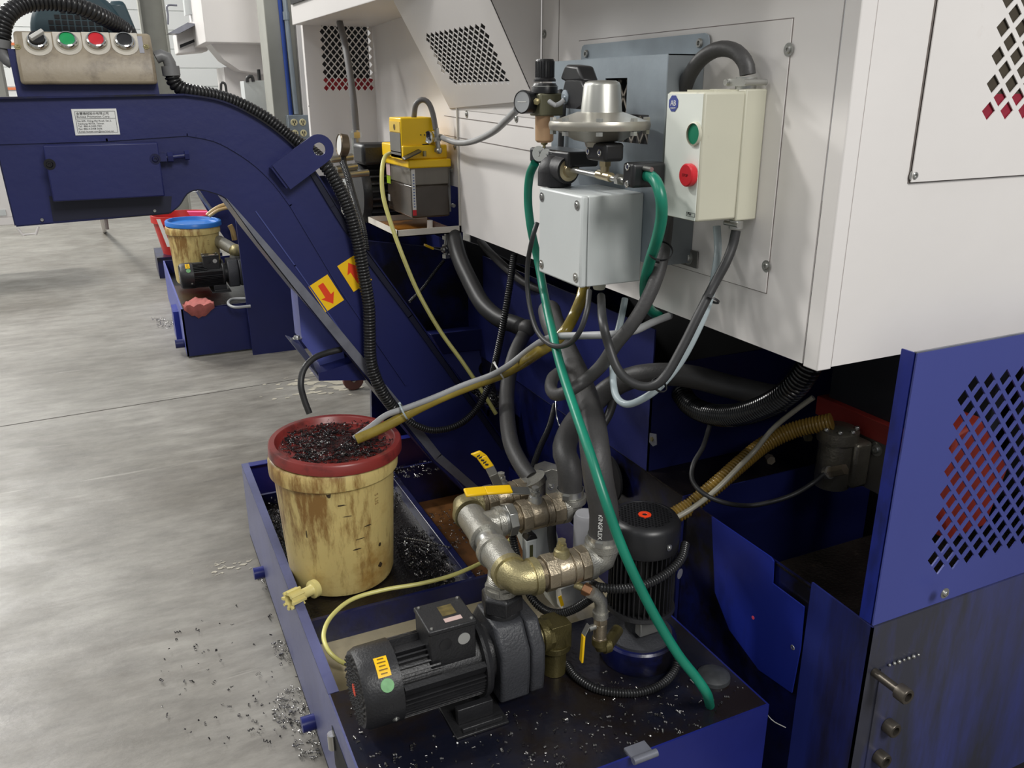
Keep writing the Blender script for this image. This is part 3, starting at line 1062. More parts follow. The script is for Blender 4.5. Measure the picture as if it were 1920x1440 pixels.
# tap near the bottom
tp = P(585, 1105, y=BC.y - 0.125)
tp.z = BC.z + 0.045
dirn = Vector((tp.x - BC.x, tp.y - BC.y, 0)).normalized()
dirn = (P(545, 1125, d=(tp - CAM).dot(FW) - 0.05) - tp).normalized()
TAPM = mat('pale_yellow_tap', (226, 212, 140), 0.4, var=0.04)
tapm = MB()
tapm.lathe(tp - dirn * 0.012, dirn, [(0, 0), (0.022, 0), (0.022, 0.012), (0.014, 0.014), (0.0125, 0.016), (0.0125, 0.055), (0, 0.055)], 28)
tapo = tapm.build('tap', TAPM, bk)
kb = tp + dirn * 0.036
kn = MB().lathe(kb, dirn, [(0.013, 0), (0.018, 0.0), (0.019, 0.032), (0.013, 0.034), (0.012, 0.012), (0, 0.012)], 28)
uu = dirn.orthogonal().normalized()
vv = dirn.cross(uu)
for k in range(8):
    a = 6.283 * k / 8
    rd = uu * math.cos(a) + vv * math.sin(a)
    kn.obox(kb + dirn * 0.018 + rd * 0.019, dirn * 0.019, rd * 0.004, dirn.cross(rd) * 0.003)
kn.build('tap_knob', TAPM, bk)
# dark marks on the bucket wall (scuffs with their own shape)
mk = MB()
rnd = random.Random(5)
for (px, py, w_, h_) in ((616, 926, .006, .016), (575, 1000, .002, .016), (690, 985, .012, .002), (712, 1020, .006, .006), (713, 1058, .009, .008), (640, 948, .012, .0025), (536, 878, .006, .004), (668, 1030, .014, .002), (652, 968, .012, .0015), (675, 1010, .016, .0012)):
    r_ = ray(px, py)
    # meet the tapered wall
    best = None
    for k in range(400):
        t = 1.7 + k * 0.001
        q = CAM + r_ * t
        rr_ = math.hypot(q.x - BC.x, q.y - BC.y)
        if rr_ <= 0.132 + (q.z - BC.z - 0.018) * 0.0524:
            best = q
            break
    if best:
        n_ = Vector((best.x - BC.x, best.y - BC.y, 0)).normalized()
        s_ = Vector((-n_.y, n_.x, 0))
        pts = []
        for i in range(8):
            a = 6.283 * i / 8
            pts.append(best + n_ * 0.0008 + s_ * math.cos(a) * w_ * rnd.uniform(.6, 1.1) + UZ * math.sin(a) * h_ * rnd.uniform(.6, 1.1) + UX * 0)
        mk.add(pts, [tuple(range(8))])
mk.build('scuff_marks', mat('dark_brown_mark', (58, 46, 30), 0.6), bk, smooth=0)
# faint stencilled letters running down the wall
r_ = ray(702, 926)
for k in range(400):
    q = CAM + r_ * (1.7 + k * 0.001)
    if math.hypot(q.x - BC.x, q.y - BC.y) <= 0.132 + (q.z - BC.z - 0.018) * 0.0524:
        n_ = Vector((q.x - BC.x, q.y - BC.y, 0)).normalized()
        dn_ = (Vector((0, 0, -1)) - n_ * 0.052).normalized()
        text('S LIS', 'faint_lettering', 0.016, mat('faded_brown_print', (150, 122, 74), 0.6), bk, q, dn_, -dn_.cross(n_) if (-dn_.cross(n_)).dot(RT) > 0 else dn_.cross(n_), lift=0.001)
        break
# oily sludge and chips on the lid
lu = ax.cross(UY).normalized()
fm = blotch('sludge_film', (lc.x, lc.y, lc.z + 0.001), 0.135, 0.135, mat('brown_black_sludge', (66, 34, 32), 0.25, var=0.5, scale=40, bump=0.3), 260, 9, parent=None)


def settle(o):
    # lay the film or the chips down on the tilted lid
    og = ORG[o.name]
    for q in o.data.vertices:
        q.co.z += -(ax.x * (q.co.x + og.x - lc.x) + ax.y * (q.co.y + og.y - lc.y)) / ax.z


settle(fm)
tag(fm, 'thin film of dark sludge on the red bucket lid', 'sludge', kind='stuff')
sw = curls('swarf_on_lid', [((lc.x - 0.05, lc.y + 0.03, lc.z + .004), .06, .05), ((lc.x - 0.02, lc.y - 0.06, lc.z + .003), .08, .035), ((lc.x + 0.01, lc.y + 0.09, lc.z + .002), .05, .03), ((lc.x + 0.05, lc.y - 0.05, lc.z + .001), .03, .04), ((lc.x, lc.y, lc.z + .003), .135, .13)], CHIPD, 1100, 21, rr=(0.002, 0.006), spread_z=0.010)
settle(sw)
tag(sw, 'dark oily swarf heaped on the red bucket lid', 'swarf', kind='stuff')
sw = curls('swarf_on_lid', [((lc.x - 0.05, lc.y + 0.02, lc.z + .008), .06, .05), ((lc.x - 0.02, lc.y - 0.06, lc.z + .006), .08, .03), ((lc.x + 0.01, lc.y + 0.09, lc.z + .006), .04, .02)], CHIPS, 130, 22, rr=(0.002, 0.007), spread_z=0.010)
settle(sw)
tag(sw, 'shiny steel curls on top of the oily pile on the red lid', 'swarf', kind='stuff')


# ---------------------------------------------------------------- horizontal pump and motor
def star(base, axis, up, r0, r1, L_, nf, a0, a1, thick=0.0016):
    """fins along the axis between two angles"""
    mb = MB()
    axis, up = Vector(axis).normalized(), Vector(up).normalized()
    side = axis.cross(up)
    for k in range(nf):
        a = a0 + (a1 - a0) * k / max(1, nf - 1)
        rd = up * math.cos(a) + side * math.sin(a)
        tg = axis.cross(rd)
        mb.obox(Vector(base) + axis * L_ / 2 + rd * (r0 + r1) / 2, axis * L_ / 2, rd * (r1 - r0) / 2, tg * thick)
    return mb


def horiz_pump(c0, label, group=None, detail=True):
    """c0: centre of the fan cover's outer face; axis along +X"""
    R_ = 0.075
    pm = thing('coolant_pump', label, 'pump', (c0.x + 0.15, c0.y, TZ), group)
    # fan cover
    MB().lathe(c0, UX, [(0, 0.004), (R_ * 0.8, 0.002), (R_ * 0.93, 0.004), (R_, 0.016), (R_ + 0.001, 0.075), (R_ - 0.004, 0.076), (R_ - 0.004, 0.07)], 56).build('fan_cover', BLACKM, pm)
    gl = MB()
    for k in range(9):
        for j in range(26):
            rr_ = R_ * (0.22 + 0.075 * k)
            if j / 26 > 1:
                continue
            a = 6.283 * (j + (k % 2) * 0.5) / 26
            q = c0 + Vector((0.0005, math.cos(a) * rr_, math.sin(a) * rr_))
            gl.lathe(q, -UX, [(0, 0), (0.0038 * (0.45 + 0.07 * k), 0), (0, 0.0028)], 5)
    gl.build('fan_grille', BLACKP, pm)
    MB().lathe(c0 + UX * 0.002, -UX, [(0, 0), (0.012, 0), (0.012, 0.002), (0.006, 0.0022), (0, 0.0012)], 20).build('rotation_sticker', ORANGE, pm)
    body0 = c0 + UX * 0.076
    BL = 0.158
    MB().lathe(body0, UX, [(0, 0), (R_ - 0.014, 0), (R_ - 0.014, BL), (0, BL)], 40).build('motor_body', BLACKM, pm)
    star(body0, UX, UZ, R_ - 0.016, R_ - 0.001, BL, 12, 1.52, 2.95).build('cooling_fins', BLACKM, pm)
    star(body0, UX, UZ, R_ - 0.016, R_ - 0.001, BL, 9, -1.55, -2.95).build('cooling_fins', BLACKM, pm)
    star(body0, UX, UZ, R_ - 0.016, R_ - 0.001, 0.075, 7, 0.28, 1.15).build('cooling_fins', BLACKM, pm)
    star(body0, UX, UZ, R_ - 0.016, R_ - 0.001, 0.075, 7, -0.28, -1.15).build('cooling_fins', BLACKM, pm)
    # flat land with the through rod
    MB().obox(body0 + UX * BL / 2 + Vector((0, -R_ * 0.90, R_ * 0.28)), UX * BL / 2, (0, 0.005, 0.0025), (0, -0.004, 0.009)).build('side_rail', BLACKM, pm)
    MB().lathe(body0 + UX * BL, UX, [(0, 0), (R_ + 0.006, 0), (R_ + 0.008, 0.005), (R_ + 0.004, 0.014), (0, 0.014)], 48).build('flange', BLACKM, pm)
    # terminal box
    tx0, tx1 = body0.x + 0.058, body0.x + 0.148
    zt_ = c0.z + R_ + 0.034
    tb = MB().box((tx0, c0.y - 0.050, c0.z + R_ * 0.45), (tx1, c0.y + 0.034, zt_)).build('terminal_box', BLACKM, pm, bevel=0.003)
    MB().box((tx0 - 0.002, c0.y - 0.052, zt_ - 0.002), (tx1 + 0.002, c0.y + 0.036, zt_ + 0.008)).build('terminal_lid', BLACKM, tb, bevel=0.0025)
    sc = MB()
    for sx in (tx0 + 0.006, tx1 - 0.006):
        for sy in (c0.y - 0.044, c0.y + 0.028):
            bolt(sc, (sx, sy, zt_ + 0.008), UZ, 0.003, 0.003, False)
    sc.build('screw', STEEL, tb)
    MB().lathe((tx1 - 0.024, c0.y - 0.050, c0.z + R_ + 0.008), (0, -1, 0), [(0, 0), (0.012, 0), (0.012, 0.001), (0, 0.001)], 24).build('round_label', mat('aged_silver_label', (168, 168, 164), 0.4, 0.2), tb)
    MB().lathe((tx0 + 0.03, c0.y - 0.050, c0.z + R_ + 0.006), (0, -1, 0), [(0, 0), (0.012, 0), (0.012, 0.001), (0.009, 0.0014), (0, 0.0014)], 24).build('knockout', BLACKP, tb)
    MB().box((tx0 + 0.038, c0.y - 0.016, zt_ + 0.008), (tx0 + 0.066, c0.y + 0.016, zt_ + 0.0085)).build('gold_sticker', mat('worn_gold_sticker', (96, 84, 46), 0.45, var=0.5, scale=70), tb)
    MB().box((tx0 + 0.036, c0.y - 0.036, zt_ + 0.008), (tx0 + 0.070, c0.y - 0.024, zt_ + 0.0086)).build('pink_label', mat('pale_pink_label', (196, 170, 164), 0.5), tb)
    # stickers on the fan cover
    ys = MB()
    for (a_0, a_1, mt_, nm, x0, x1) in ((0.30, 0.80, YSTICK, 'yellow_sticker', 0.034, 0.058),):
        n_ = 8
        vs_ = []
        for i in range(n_ + 1):
            a = a_0 + (a_1 - a_0) * i / n_
            for x_ in (x0, x1):
                vs_.append(c0 + Vector((x_, -math.sin(a) * (R_ + 0.0018), math.cos(a) * (R_ + 0.0018))))
        mbx = MB().add(vs_, [(2 * i, 2 * i + 1, 2 * i + 3, 2 * i + 2) for i in range(n_)])
        ysk = mbx.build(nm, mt_, pm)
        ink = MB()
        for q_ in range(5):
            a = a_0 + 0.06 + q_ * 0.09
            n2 = Vector((0, -math.sin(a), math.cos(a)))
            ink.obox(c0 + Vector(((x0 + x1) / 2, 0, 0)) + n2 * (R_ + 0.0022), UX * (0.008 if q_ % 2 else 0.006), n2 * 0.0002, UX.cross(n2) * 0.0011)
        ink.build('print', mat('brown_print', (120, 90, 10), 0.5), ysk)
    a = 1.0
    n2 = Vector((0, -math.sin(a), math.cos(a)))
    gs = MB().lathe(c0 + UX * 0.047 + n2 * (R_ + 0.0002), n2, [(0, 0), (0.0125, 0), (0.012, 0.0022), (0, 0.0026)], 24).build('green_sticker', mat('pale_green_sticker', (120, 176, 120), 0.45, var=0.15, scale=90), pm)
    a = 2.05
    n2 = Vector((0, -math.sin(a), math.cos(a)))
    sc = MB()
    bolt(sc, c0 + UX * 0.058 + n2 * R_, n2, 0.004, 0.003)
    sc.build('screw', STEEL, pm)
    # pump casing
    px0 = body0.x + BL + 0.014
    cz = c0.z
    hh = 0.082
    prof = [(-0.072, -0.075), (0.072, -0.075), (0.078, -0.02), (0.078, 0.035), (0.045, hh), (-0.045, hh), (-0.078, 0.035), (-0.078, -0.02)]
    MB().lathe((px0, c0.y, cz), UX, [(0, 0), (0.055, 0), (0.055, 0.02), (0, 0.02)], 32).build('neck', BLACKM, pm)
    MB().prism([(px0 + 0.016, c0.y + a_, cz + b_) for a_, b_ in prof], (0.062, 0, 0)).build('pump_casing', DGREY, pm, bevel=0.008, seg=3)
    MB().prism([(px0 + 0.080, c0.y + a_ * 0.98, cz + b_ * 0.96) for a_, b_ in prof], (0.030, 0, 0)).build('pump_cover', DGREY, pm, bevel=0.007, seg=3)
    MB().lathe((px0 + 0.100, c0.y + 0.045, cz + 0.03), UZ, [(0, 0), (0.014, 0), (0.014, 0.045), (0.010, 0.046), (0.009, 0.040), (0, 0.040)], 20).build('fill_boss', BLACKM, pm)
    MB().lathe((px0 + 0.108, c0.y, cz), UX, [(0, 0), (0.026, 0), (0.024, 0.022), (0, 0.022)], 24).build('outlet_neck', BLACKM, pm)
    # foot plate with upturned lip
    fx0, fx1 = body0.x + 0.02, px0 + 0.03
    ft = MB().box((body0.x + 0.085, c0.y - 0.10, TZ + 0.0005), (px0 + 0.02, c0.y + 0.10, TZ + 0.006))
    ft.box((body0.x + 0.10, c0.y - 0.094, TZ + 0.006), (px0 + 0.01, c0.y - 0.086, TZ + 0.016))
    ft.box((body0.x + 0.10, c0.y - 0.070, TZ + 0.006), (px0 + 0.0, c0.y - 0.055, cz - 0.058))
    ft.box((body0.x + 0.10, c0.y + 0.055, TZ + 0.006), (px0 + 0.0, c0.y + 0.070, cz - 0.058))
    ft.build('foot', BLACKM, pm, bevel=0.0015)
    return pm, px0


C0 = Vector((0.262, 1.262, 0.382))
pump, PX0 = horiz_pump(C0, 'black horizontal motor and pump with yellow and green stickers, in the foreground')
INX = PX0 + 0.052

# inlet union on the casing
il = thing('pump_inlet_fitting', 'black hexagonal inlet fitting on top of the foreground pump', 'fitting', (INX, C0.y, C0.z + 0.082))
MB().lathe((INX, C0.y, C0.z + 0.078), UZ, [(0, 0), (0.036, 0), (0.036, 0.014), (0, 0.014)], 24).build('collar', BLACKM, il, bevel=0.001)
MB().lathe((INX, C0.y, C0.z + 0.092), UZ, [(0, 0), (0.042, 0), (0.042, 0.03), (0.036, 0.036), (0, 0.036)], 6, 0.3).build('hexagon', BLACKM, il, bevel=0.002)

# ---------------------------------------------------------------- pipe manifold
MZ = 0.562
HX = 0.575
Y_F, Y_M, Y_B = 1.207, 1.425, 1.515
HXf, HXb = 0.568, 0.585
mf = thing('pipe_manifold', 'galvanized iron pipe manifold with three valve branches above the pump', 'pipework', (HX, 1.3, MZ))


def elbow(mb, c, d1, d2, r, arm):
    """smooth 90 degree elbow: ends at c+d1*arm and c+d2*arm"""
    d1, d2 = Vector(d1), Vector(d2)
    pts = [c + d1 * arm, c + d1 * arm * 0.6, c + d1 * arm * 0.22 + d2 * arm * 0.06, c + d1 * arm * 0.06 + d2 * arm * 0.22, c + d2 * arm * 0.6, c + d2 * arm]
    mb.sweep(pts, r, 24)
    mb.cyl(c + d1 * (arm - 0.014), c + d1 * arm, r * 1.14, n=24)
    mb.cyl(c + d2 * (arm - 0.014), c + d2 * arm, r * 1.14, n=24)


Hf, Hb = Vector((HXf, Y_F, MZ)), Vector((HXb, Y_B, MZ))
ta = Vector((HXf, C0.y + 0.005, MZ))
tb_ = Vector((0.580, Y_M, MZ))
m1 = MB()
m1.cyl((HXf, C0.y - 0.022, MZ), (HXf + 0.004, C0.y + 0.062, MZ), 0.031)
m1.cyl((HXf, C0.y - 0.024, MZ), (HXf, C0.y - 0.012, MZ), 0.035)
m1.cyl((HXf + 0.003, C0.y + 0.052, MZ), (HXf + 0.004, C0.y + 0.066, MZ), 0.035)
m1.cyl((HXf, C0.y + 0.006, MZ), (INX, C0.y, MZ - 0.052), 0.029)
m1.cyl((INX, C0.y, MZ - 0.052), (INX, C0.y, MZ - 0.040), 0.033)
m1.build('tee', MALL, mf)
m2 = MB()
m2.cyl((HXf + 0.004, C0.y + 0.066, MZ), (HXf + 0.010, Y_M - 0.05, MZ), 0.026)
m2.build('nipple', STEEL, mf)
m3 = MB()
m3.cyl((HXf + 0.010, Y_M - 0.055, MZ), (HXb, Y_M + 0.045, MZ), 0.031)
m3.cyl((HXf + 0.010, Y_M - 0.056, MZ), (HXf + 0.011, Y_M - 0.044, MZ), 0.035)
m3.cyl((0.585, Y_M, MZ), (0.635, Y_M, MZ), 0.028)
m3.cyl((0.622, Y_M, MZ), (0.636, Y_M, MZ), 0.033)
m3.build('tee', MALL, mf)
m4 = MB()
elbow(m4, Hf, (0, 1, 0), (1, 0, 0), 0.031, 0.042)
m4.build('front_elbow', BRASS, mf)
m5 = MB()
elbow(m5, Hb + UY * 0.005, (0, -1, 0), (1, 0, 0), 0.030, 0.040)
m5.build('rear_elbow', BRASS, mf)
dn = MB()
dn.cyl((INX, C0.y, MZ - 0.052), (INX, C0.y, C0.z + 0.120), 0.025)
dn.lathe((INX, C0.y, C0.z + 0.132), UZ, [(0, 0), (0.034, 0), (0.034, 0.016), (0, 0.016)], 6)
for k in range(4):
    dn.lathe((INX, C0.y, C0.z + 0.150 + k * 0.004), UZ, [(0.025, 0), (0.027, 0.001), (0.025, 0.002)], 24)
dn.build('down_pipe', MALL, mf)
un = MB()
un.lathe((0.636, Y_M, MZ), UX, [(0, 0), (0.030, 0), (0.030, 0.008), (0, 0.008)], 24)
un.lathe((0.644, Y_M, MZ), UX, [(0, 0), (0.036, 0), (0.036, 0.018), (0, 0.018)], 8)
un.build('union_nut', STEEL, mf, bevel=0.001)


def threads(mb, x0, x1, y, z, r):
    k = x0
    while k < x1 - 0.002:
        mb.lathe((k, y, z), UX, [(r, 0), (r * 1.06, 0.0012), (r, 0.0024)], 24)
        k += 0.0024


def ball_valve(x0, x1, y, z, label, handle=None, stem='nut'):
    """big nickel ball valve along X"""
    bv = thing('ball_valve', label, 'valve', (x0, y, z), 'ball valves on the pipe manifold' if False else None)
    L_ = x1 - x0
    b = MB()
    b.cyl((x0, y, z), (x0 + 0.012, y, z), 0.027)
    threads(b, x0, x0 + 0.012, y, z, 0.027)
    b.lathe((x0 + 0.012, y, z), UX, [(0, 0), (0.035, 0), (0.036, 0.001), (0.036, 0.022), (0, 0.022)], 8, 0.39)
    b.lathe((x0 + 0.034, y, z), UX, [(0, 0), (0.031, 0), (0.0335, 0.004), (0.0335, L_ * 0.30), (0.0318, L_ * 0.31), (0.0318, L_ * 0.33), (0, L_ * 0.33)], 28)
    b.lathe((x0 + 0.034 + L_ * 0.33, y, z), UX, [(0, 0), (0.0335, 0), (0.0335, 0.014), (0.031, 0.016), (0, 0.016)], 28)
    b.lathe((x0 + 0.050 + L_ * 0.33, y, z), UX, [(0, 0), (0.035, 0), (0.035, x1 - x0 - 0.050 - L_ * 0.33), (0, x1 - x0 - 0.050 - L_ * 0.33)], 8, 0.39)
    b.build('valve_body', NICKEL, bv, bevel=0.0008)
    sx = x0 + 0.034 + L_ * 0.17
    st = MB()
    st.lathe((sx, y, z + 0.028), UZ, [(0, 0), (0.017, 0), (0.014, 0.014), (0.010, 0.016), (0.010, 0.022), (0, 0.022)], 20)
    st.lathe((sx, y, z + 0.046), UZ, [(0, 0), (0.0105, 0), (0.0105, 0.007), (0, 0.007)], 6)
    st.lathe((sx, y, z + 0.053), UZ, [(0, 0), (0.0055, 0), (0.0055, 0.006), (0, 0.006)], 12)
    st.lathe((sx, y, z + 0.057), UZ, [(0, 0), (0.0085, 0), (0.0085, 0.006), (0, 0.006)], 6)
    st.build('stem', BRASS if stem == 'nut' else STEEL, bv)
    if handle:
        pts_s, pts_y, wid = handle
        hd = MB()

        def strap(mb, pts, w_, th_):
            for p, q in zip(pts, pts[1:]):
                p, q = Vector(p), Vector(q)
                d = (q - p)
                s_ = w_
                n_ = d.cross(s_).normalized() * th_
                mb.obox((p + q) / 2, d / 2 * 1.03, s_, n_)
        strap(hd, pts_s, wid, 0.0016)
        hh_ = hd.build('lever', STEEL, bv, bevel=0.001)
        hy = MB()
        strap(hy, pts_y, wid * 1.08, 0.0032)
        hy.build('lever_grip', HANDY, hh_, bevel=0.0025)
        return bv, hh_
    return bv, None


def L3(px, py, d):
    return P(px, py, d=d)


vf, _ = ball_valve(HXf + 0.042, 0.712, Y_F, MZ, 'handleless nickel ball valve on the front manifold branch')
dM = (Vector((0.70, Y_M, MZ + 0.05)) - CAM).dot(FW)
sxm = 0.662 + 0.034 + 0.11 * 0.17
vm, hm = ball_valve(0.662, 0.775, Y_M, MZ, 'nickel ball valve with flat yellow lever on the middle manifold branch',
                handle=([Vector((0.70, Y_M, MZ + 0.057)), P(955, 920, y=Y_M)], [P(958, 917, y=Y_M), P(910, 920, y=Y_M - .002), P(872, 924, y=Y_M - .004)], Vector((0, 0.008, 0.005))), stem='steel')
vb, hb = ball_valve(0.625, 0.735, Y_B + 0.005, MZ, 'nickel ball valve with raised yellow marked lever on the rear manifold branch',
                handle=([P(948, 918, y=Y_B), P(935, 912, y=Y_B - 0.01), P(925, 890, y=Y_B - .02), P(917, 874, y=Y_B - .02)], [P(917, 876, y=Y_B - .02), P(903, 856, y=Y_B - .02), P(891, 848, y=Y_B - .02)], Vector((0.010, 0.0, 0.002))), stem='steel')
# pen scrawl on the raised grip
ik = MB()
for k, (px, py) in enumerate(((901, 858), (905, 863), (909, 867), (913, 871), (897, 855))):
    p = P(px, py, y=Y_B - 0.0245)
    ik.obox(p, (0.0035, 0, 0.001 * (-1) ** k), (0, 0.0004, 0), (0.0006, 0, 0.0018))
ik.build('pen_scrawl', INK, hb)


def hose_elbow(x0, x1, y, z, label, ztop, xh):
    e = thing('hose_elbow', label, 'pipe fitting', (x0, y, z))
    mb = MB()
    threads(mb, x0, x0 + 0.012, y, z, 0.030)
    elbow(mb, Vector((x1, y, z)), (-1, 0, 0), (0, 0, 1), 0.031, x1 - x0)
    mb.build('elbow', MALL, e)
    cl = MB().lathe((x1, y, ztop - 0.004), UZ, [(0.0285, 0), (0.0302, 0), (0.0302, 0.016), (0.0285, 0.016)], 32)
    cl.obox((x1 - 0.022, y - 0.022, ztop + 0.004), (0.005, -0.005, 0), (0.004, 0.004, 0), (0, 0, 0.005))
    cl.build('hose_clamp', STEEL, e)
    return e


hose_elbow(0.712, 0.752, Y_F, MZ, 'galvanized elbow on the front branch carrying the lettered hose', MZ + 0.042, 0)
hose_elbow(0.775, 0.800, Y_M, MZ, 'galvanized elbow on the middle branch turning up to a grey hose', MZ + 0.030, 0)
eb = thing('hose_elbow', 'galvanized elbow on the rear branch below the sharply bent hose', 'pipe fitting', (0.75, Y_B, MZ))
mb = MB()
elbow(mb, Vector((0.765, Y_B + 0.005, MZ)), (-1, 0, 0), Vector((-0.35, 0.15, 0.92)).normalized(), 0.030, 0.034)
mb.build('elbow', MALL, eb)

# insulated rubber hoses on the three elbows
xf = 0.752
hz = (Vector((xf, Y_F, 0.62)) - CAM).dot(FW)
h3 = MB().sweep([Vector((xf, Y_F, MZ + 0.040)), Vector((xf, Y_F, MZ + 0.10)), P(1122, 900, y=Y_F + 0.004), P(1115, 840, y=Y_F + 0.03), P(1105, 775, y=1.33), P(1085, 715, y=1.46), P(1058, 655, y=1.60), P(1036, 605, y=1.72), P(1030, 583, y=1.80)], 0.0285, 24)
h3 = h3.build('rubber_hose', RUBBER)
tag(h3, 'charcoal insulated hose with white lettering rising from the front elbow', 'hose')
# lettering down the hose
tl = '\u00a9  SC  KINGFLEX'
n3 = (CAM - Vector((xf, Y_F, 0.70))); n3.z = 0
n3.normalize()
s3 = Vector((-n3.y, n3.x, 0))
if s3.dot(RT) < 0:
    s3 = -s3
pt = P(1118, 925, y=Y_F - 0.0256)
pb = Vector((xf, Y_F, MZ + 0.08))
po = Vector((xf, Y_F, 0)) + n3 * 0.0285 + s3 * (-0.010)
tz0 = P(1118, 925, y=Y_F).z
text(tl, 'lettering', 0.0115, PAPER, h3, Vector((po.x, po.y, tz0)), Vector((0, 0, -1)), s3, lift=0.0002)
hose('rubber_hose', 'charcoal insulated hose arching from the middle elbow into the machine', 'hose', None, 0.0265, RUBBER, n=24, raw=[
    Vector((0.800, Y_M, MZ + 0.028)), Vector((0.797, Y_M, MZ + 0.09)), P(1058, 840, y=1.47), P(1078, 793, y=1.55), P(1120, 748, x=0.97), P(1165, 716, x=1.01), P(1215, 703, x=1.05), P(1290, 705, x=1.12), P(1380, 728, x=1.20), P(1480, 750, x=1.28)])
hose('rubber_hose', 'charcoal insulated hose rising from the rear elbow to the sharp bend', 'hose', None, 0.0195, RUBBER, n=24, raw=[
    P(997, 898, y=1.54), P(980, 876, y=1.58), P(958, 830, y=1.66), P(950, 765, y=1.78), P(953, 715, y=1.88), P(965, 665, y=1.98), P(985, 622, y=2.06)])
hose('rubber_hose', 'black insulated hose sagging from behind the yellow pump shelf to the sharp bend', 'hose', None, 0.0255, RUBBERD, n=24, raw=[
    P(988, 618, y=2.06), P(965, 608, y=2.10), P(935, 597, y=2.16), P(905, 570, y=2.24), P(880, 525, y=2.34), P(860, 480, y=2.44), P(850, 440, y=2.52)])
el = MB().sphere(P(988, 616, y=2.05), 0.0262, 20)
tag(el.build('hose_bend', RUBBER), 'dusty rounded knuckle where the two insulated hoses meet', 'hose joint')

# ---------------------------------------------------------------- brass outlet elbow of the pump
oe = thing('brass_outlet_elbow', 'dark brass elbow on the outlet side of the foreground pump', 'pipe fitting', (PX0 + 0.15, C0.y, TZ))
ox = PX0 + 0.168
MB().cyl((PX0 + 0.126, C0.y, C0.z - 0.002), (ox - 0.02, C0.y, C0.z - 0.002), 0.026).build('union', BRASS, oe)
MB().lathe((PX0 + 0.136, C0.y, C0.z - 0.002), UX, [(0, 0), (0.034, 0), (0.034, 0.02), (0, 0.02)], 8).build('nut', BRASSD, oe, bevel=0.001)
mb = MB()
elbow(mb, Vector((ox, C0.y, C0.z - 0.002)), (-1, 0, 0), (0, 0, -1), 0.030, 0.036)
mb.box((ox - 0.020, C0.y - 0.026, C0.z - 0.03), (ox + 0.026, C0.y + 0.026, C0.z + 0.026))
mb.build('elbow', BRASSD, oe, bevel=0.006, seg=3)
MB().cyl((ox, C0.y, C0.z - 0.038), (ox, C0.y, TZ + 0.001), 0.025).build('stub', BRASSD, oe)

# ---------------------------------------------------------------- vertical pump
VC = Vector((0.865, 1.235, TZ))
vp = thing('vertical_pump', 'black upright finned pump motor with orange centred fan grille', 'pump', VC)
vr = 0.062
MB().lathe(VC, UZ, [(0, 0), (0.078, 0), (0.080, 0.004), (0.080, 0.050), (0.076, 0.054), (0, 0.054)], 48).build('pedestal', BLUED, vp)
MB().lathe(VC + UZ * 0.054, UZ, [(0, 0), (0.070, 0), (0.070, 0.006), (0.040, 0.014), (0.030, 0.016), (0.030, 0.07), (0, 0.07)], 40).build('adapter', DGREY, vp)
MB().box(VC + Vector((-0.028, -0.046, 0.078)), VC + Vector((0.024, -0.026, 0.116))).build('steel_block', STEEL, vp, bevel=0.003)
MB().lathe(VC + UZ * 0.120, UZ, [(0, 0), (vr + 0.006, 0), (vr + 0.010, 0.004), (vr + 0.008, 0.012), (0, 0.012)], 48).build('lower_flange', BLACKM, vp)
MB().lathe(VC + UZ * 0.132, UZ, [(0, 0), (vr - 0.008, 0), (vr - 0.008, 0.14), (0, 0.14)], 40).build('motor_body', BLACKM, vp)
star(VC + UZ * 0.132, UZ, UX, vr - 0.010, vr + 0.006, 0.14, 40, 0, 6.283 * 39 / 40, 0.001).build('cooling_fins', BLACKM, vp)
MB().lathe(VC + UZ * 0.268, UZ, [(vr - 0.01, 0), (vr + 0.009, 0.0), (vr + 0.010, 0.052), (vr + 0.004, 0.062), (vr - 0.006, 0.066), (vr - 0.008, 0.062), (vr - 0.008, 0.0)], 56).build('fan_cover', BLACKP, vp)
zz = 0.331
holes = []
rr_ = vr - 0.003
for i in range(-9, 10):
    for j in range(-9, 10):
        hx_ = (i + 0.5 * (j % 2)) * 0.0074
        hy_ = j * 0.0064
        if 0.013 < math.hypot(hx_, hy_) < rr_ - 0.007:
            holes.append([(hx_ + 0.0029 * math.cos(6.283 * k / 6), hy_ + 0.0029 * math.sin(6.283 * k / 6)) for k in range(6)])
sheet(VC + UZ * zz, UX, UY, [(rr_ * math.cos(6.283 * k / 56), rr_ * math.sin(6.283 * k / 56)) for k in range(56)], holes, 0.002).build('fan_grille', BLACKP, vp)
MB().lathe(VC + UZ * (zz - 0.012), UZ, [(0, 0), (rr_, 0), (0, 0.0001)], 40).build('fan_disc', DARK, vp)
MB().lathe(VC + UZ * zz, UZ, [(0, 0), (0.013, 0), (0.013, 0.0025), (0.006, 0.003), (0.004, 0.0012), (0, 0.0012)], 28).build('orange_sticker', ORANGE, vp)
sc = MB()
bolt(sc, VC + Vector((0.012, -vr - 0.009, 0.292)), (0.2, -1, 0), 0.004, 0.003)
sc.build('screw', STEEL, vp)
MB().lathe(VC + Vector((0.062, -0.045, 0.205)), (0.5, -1, 0.0), [(0, 0), (0.011, 0), (0.011, 0.001), (0, 0.001)], 20).build('round_label', mat('grey_round_label', (104, 104, 110), 0.5), vp)

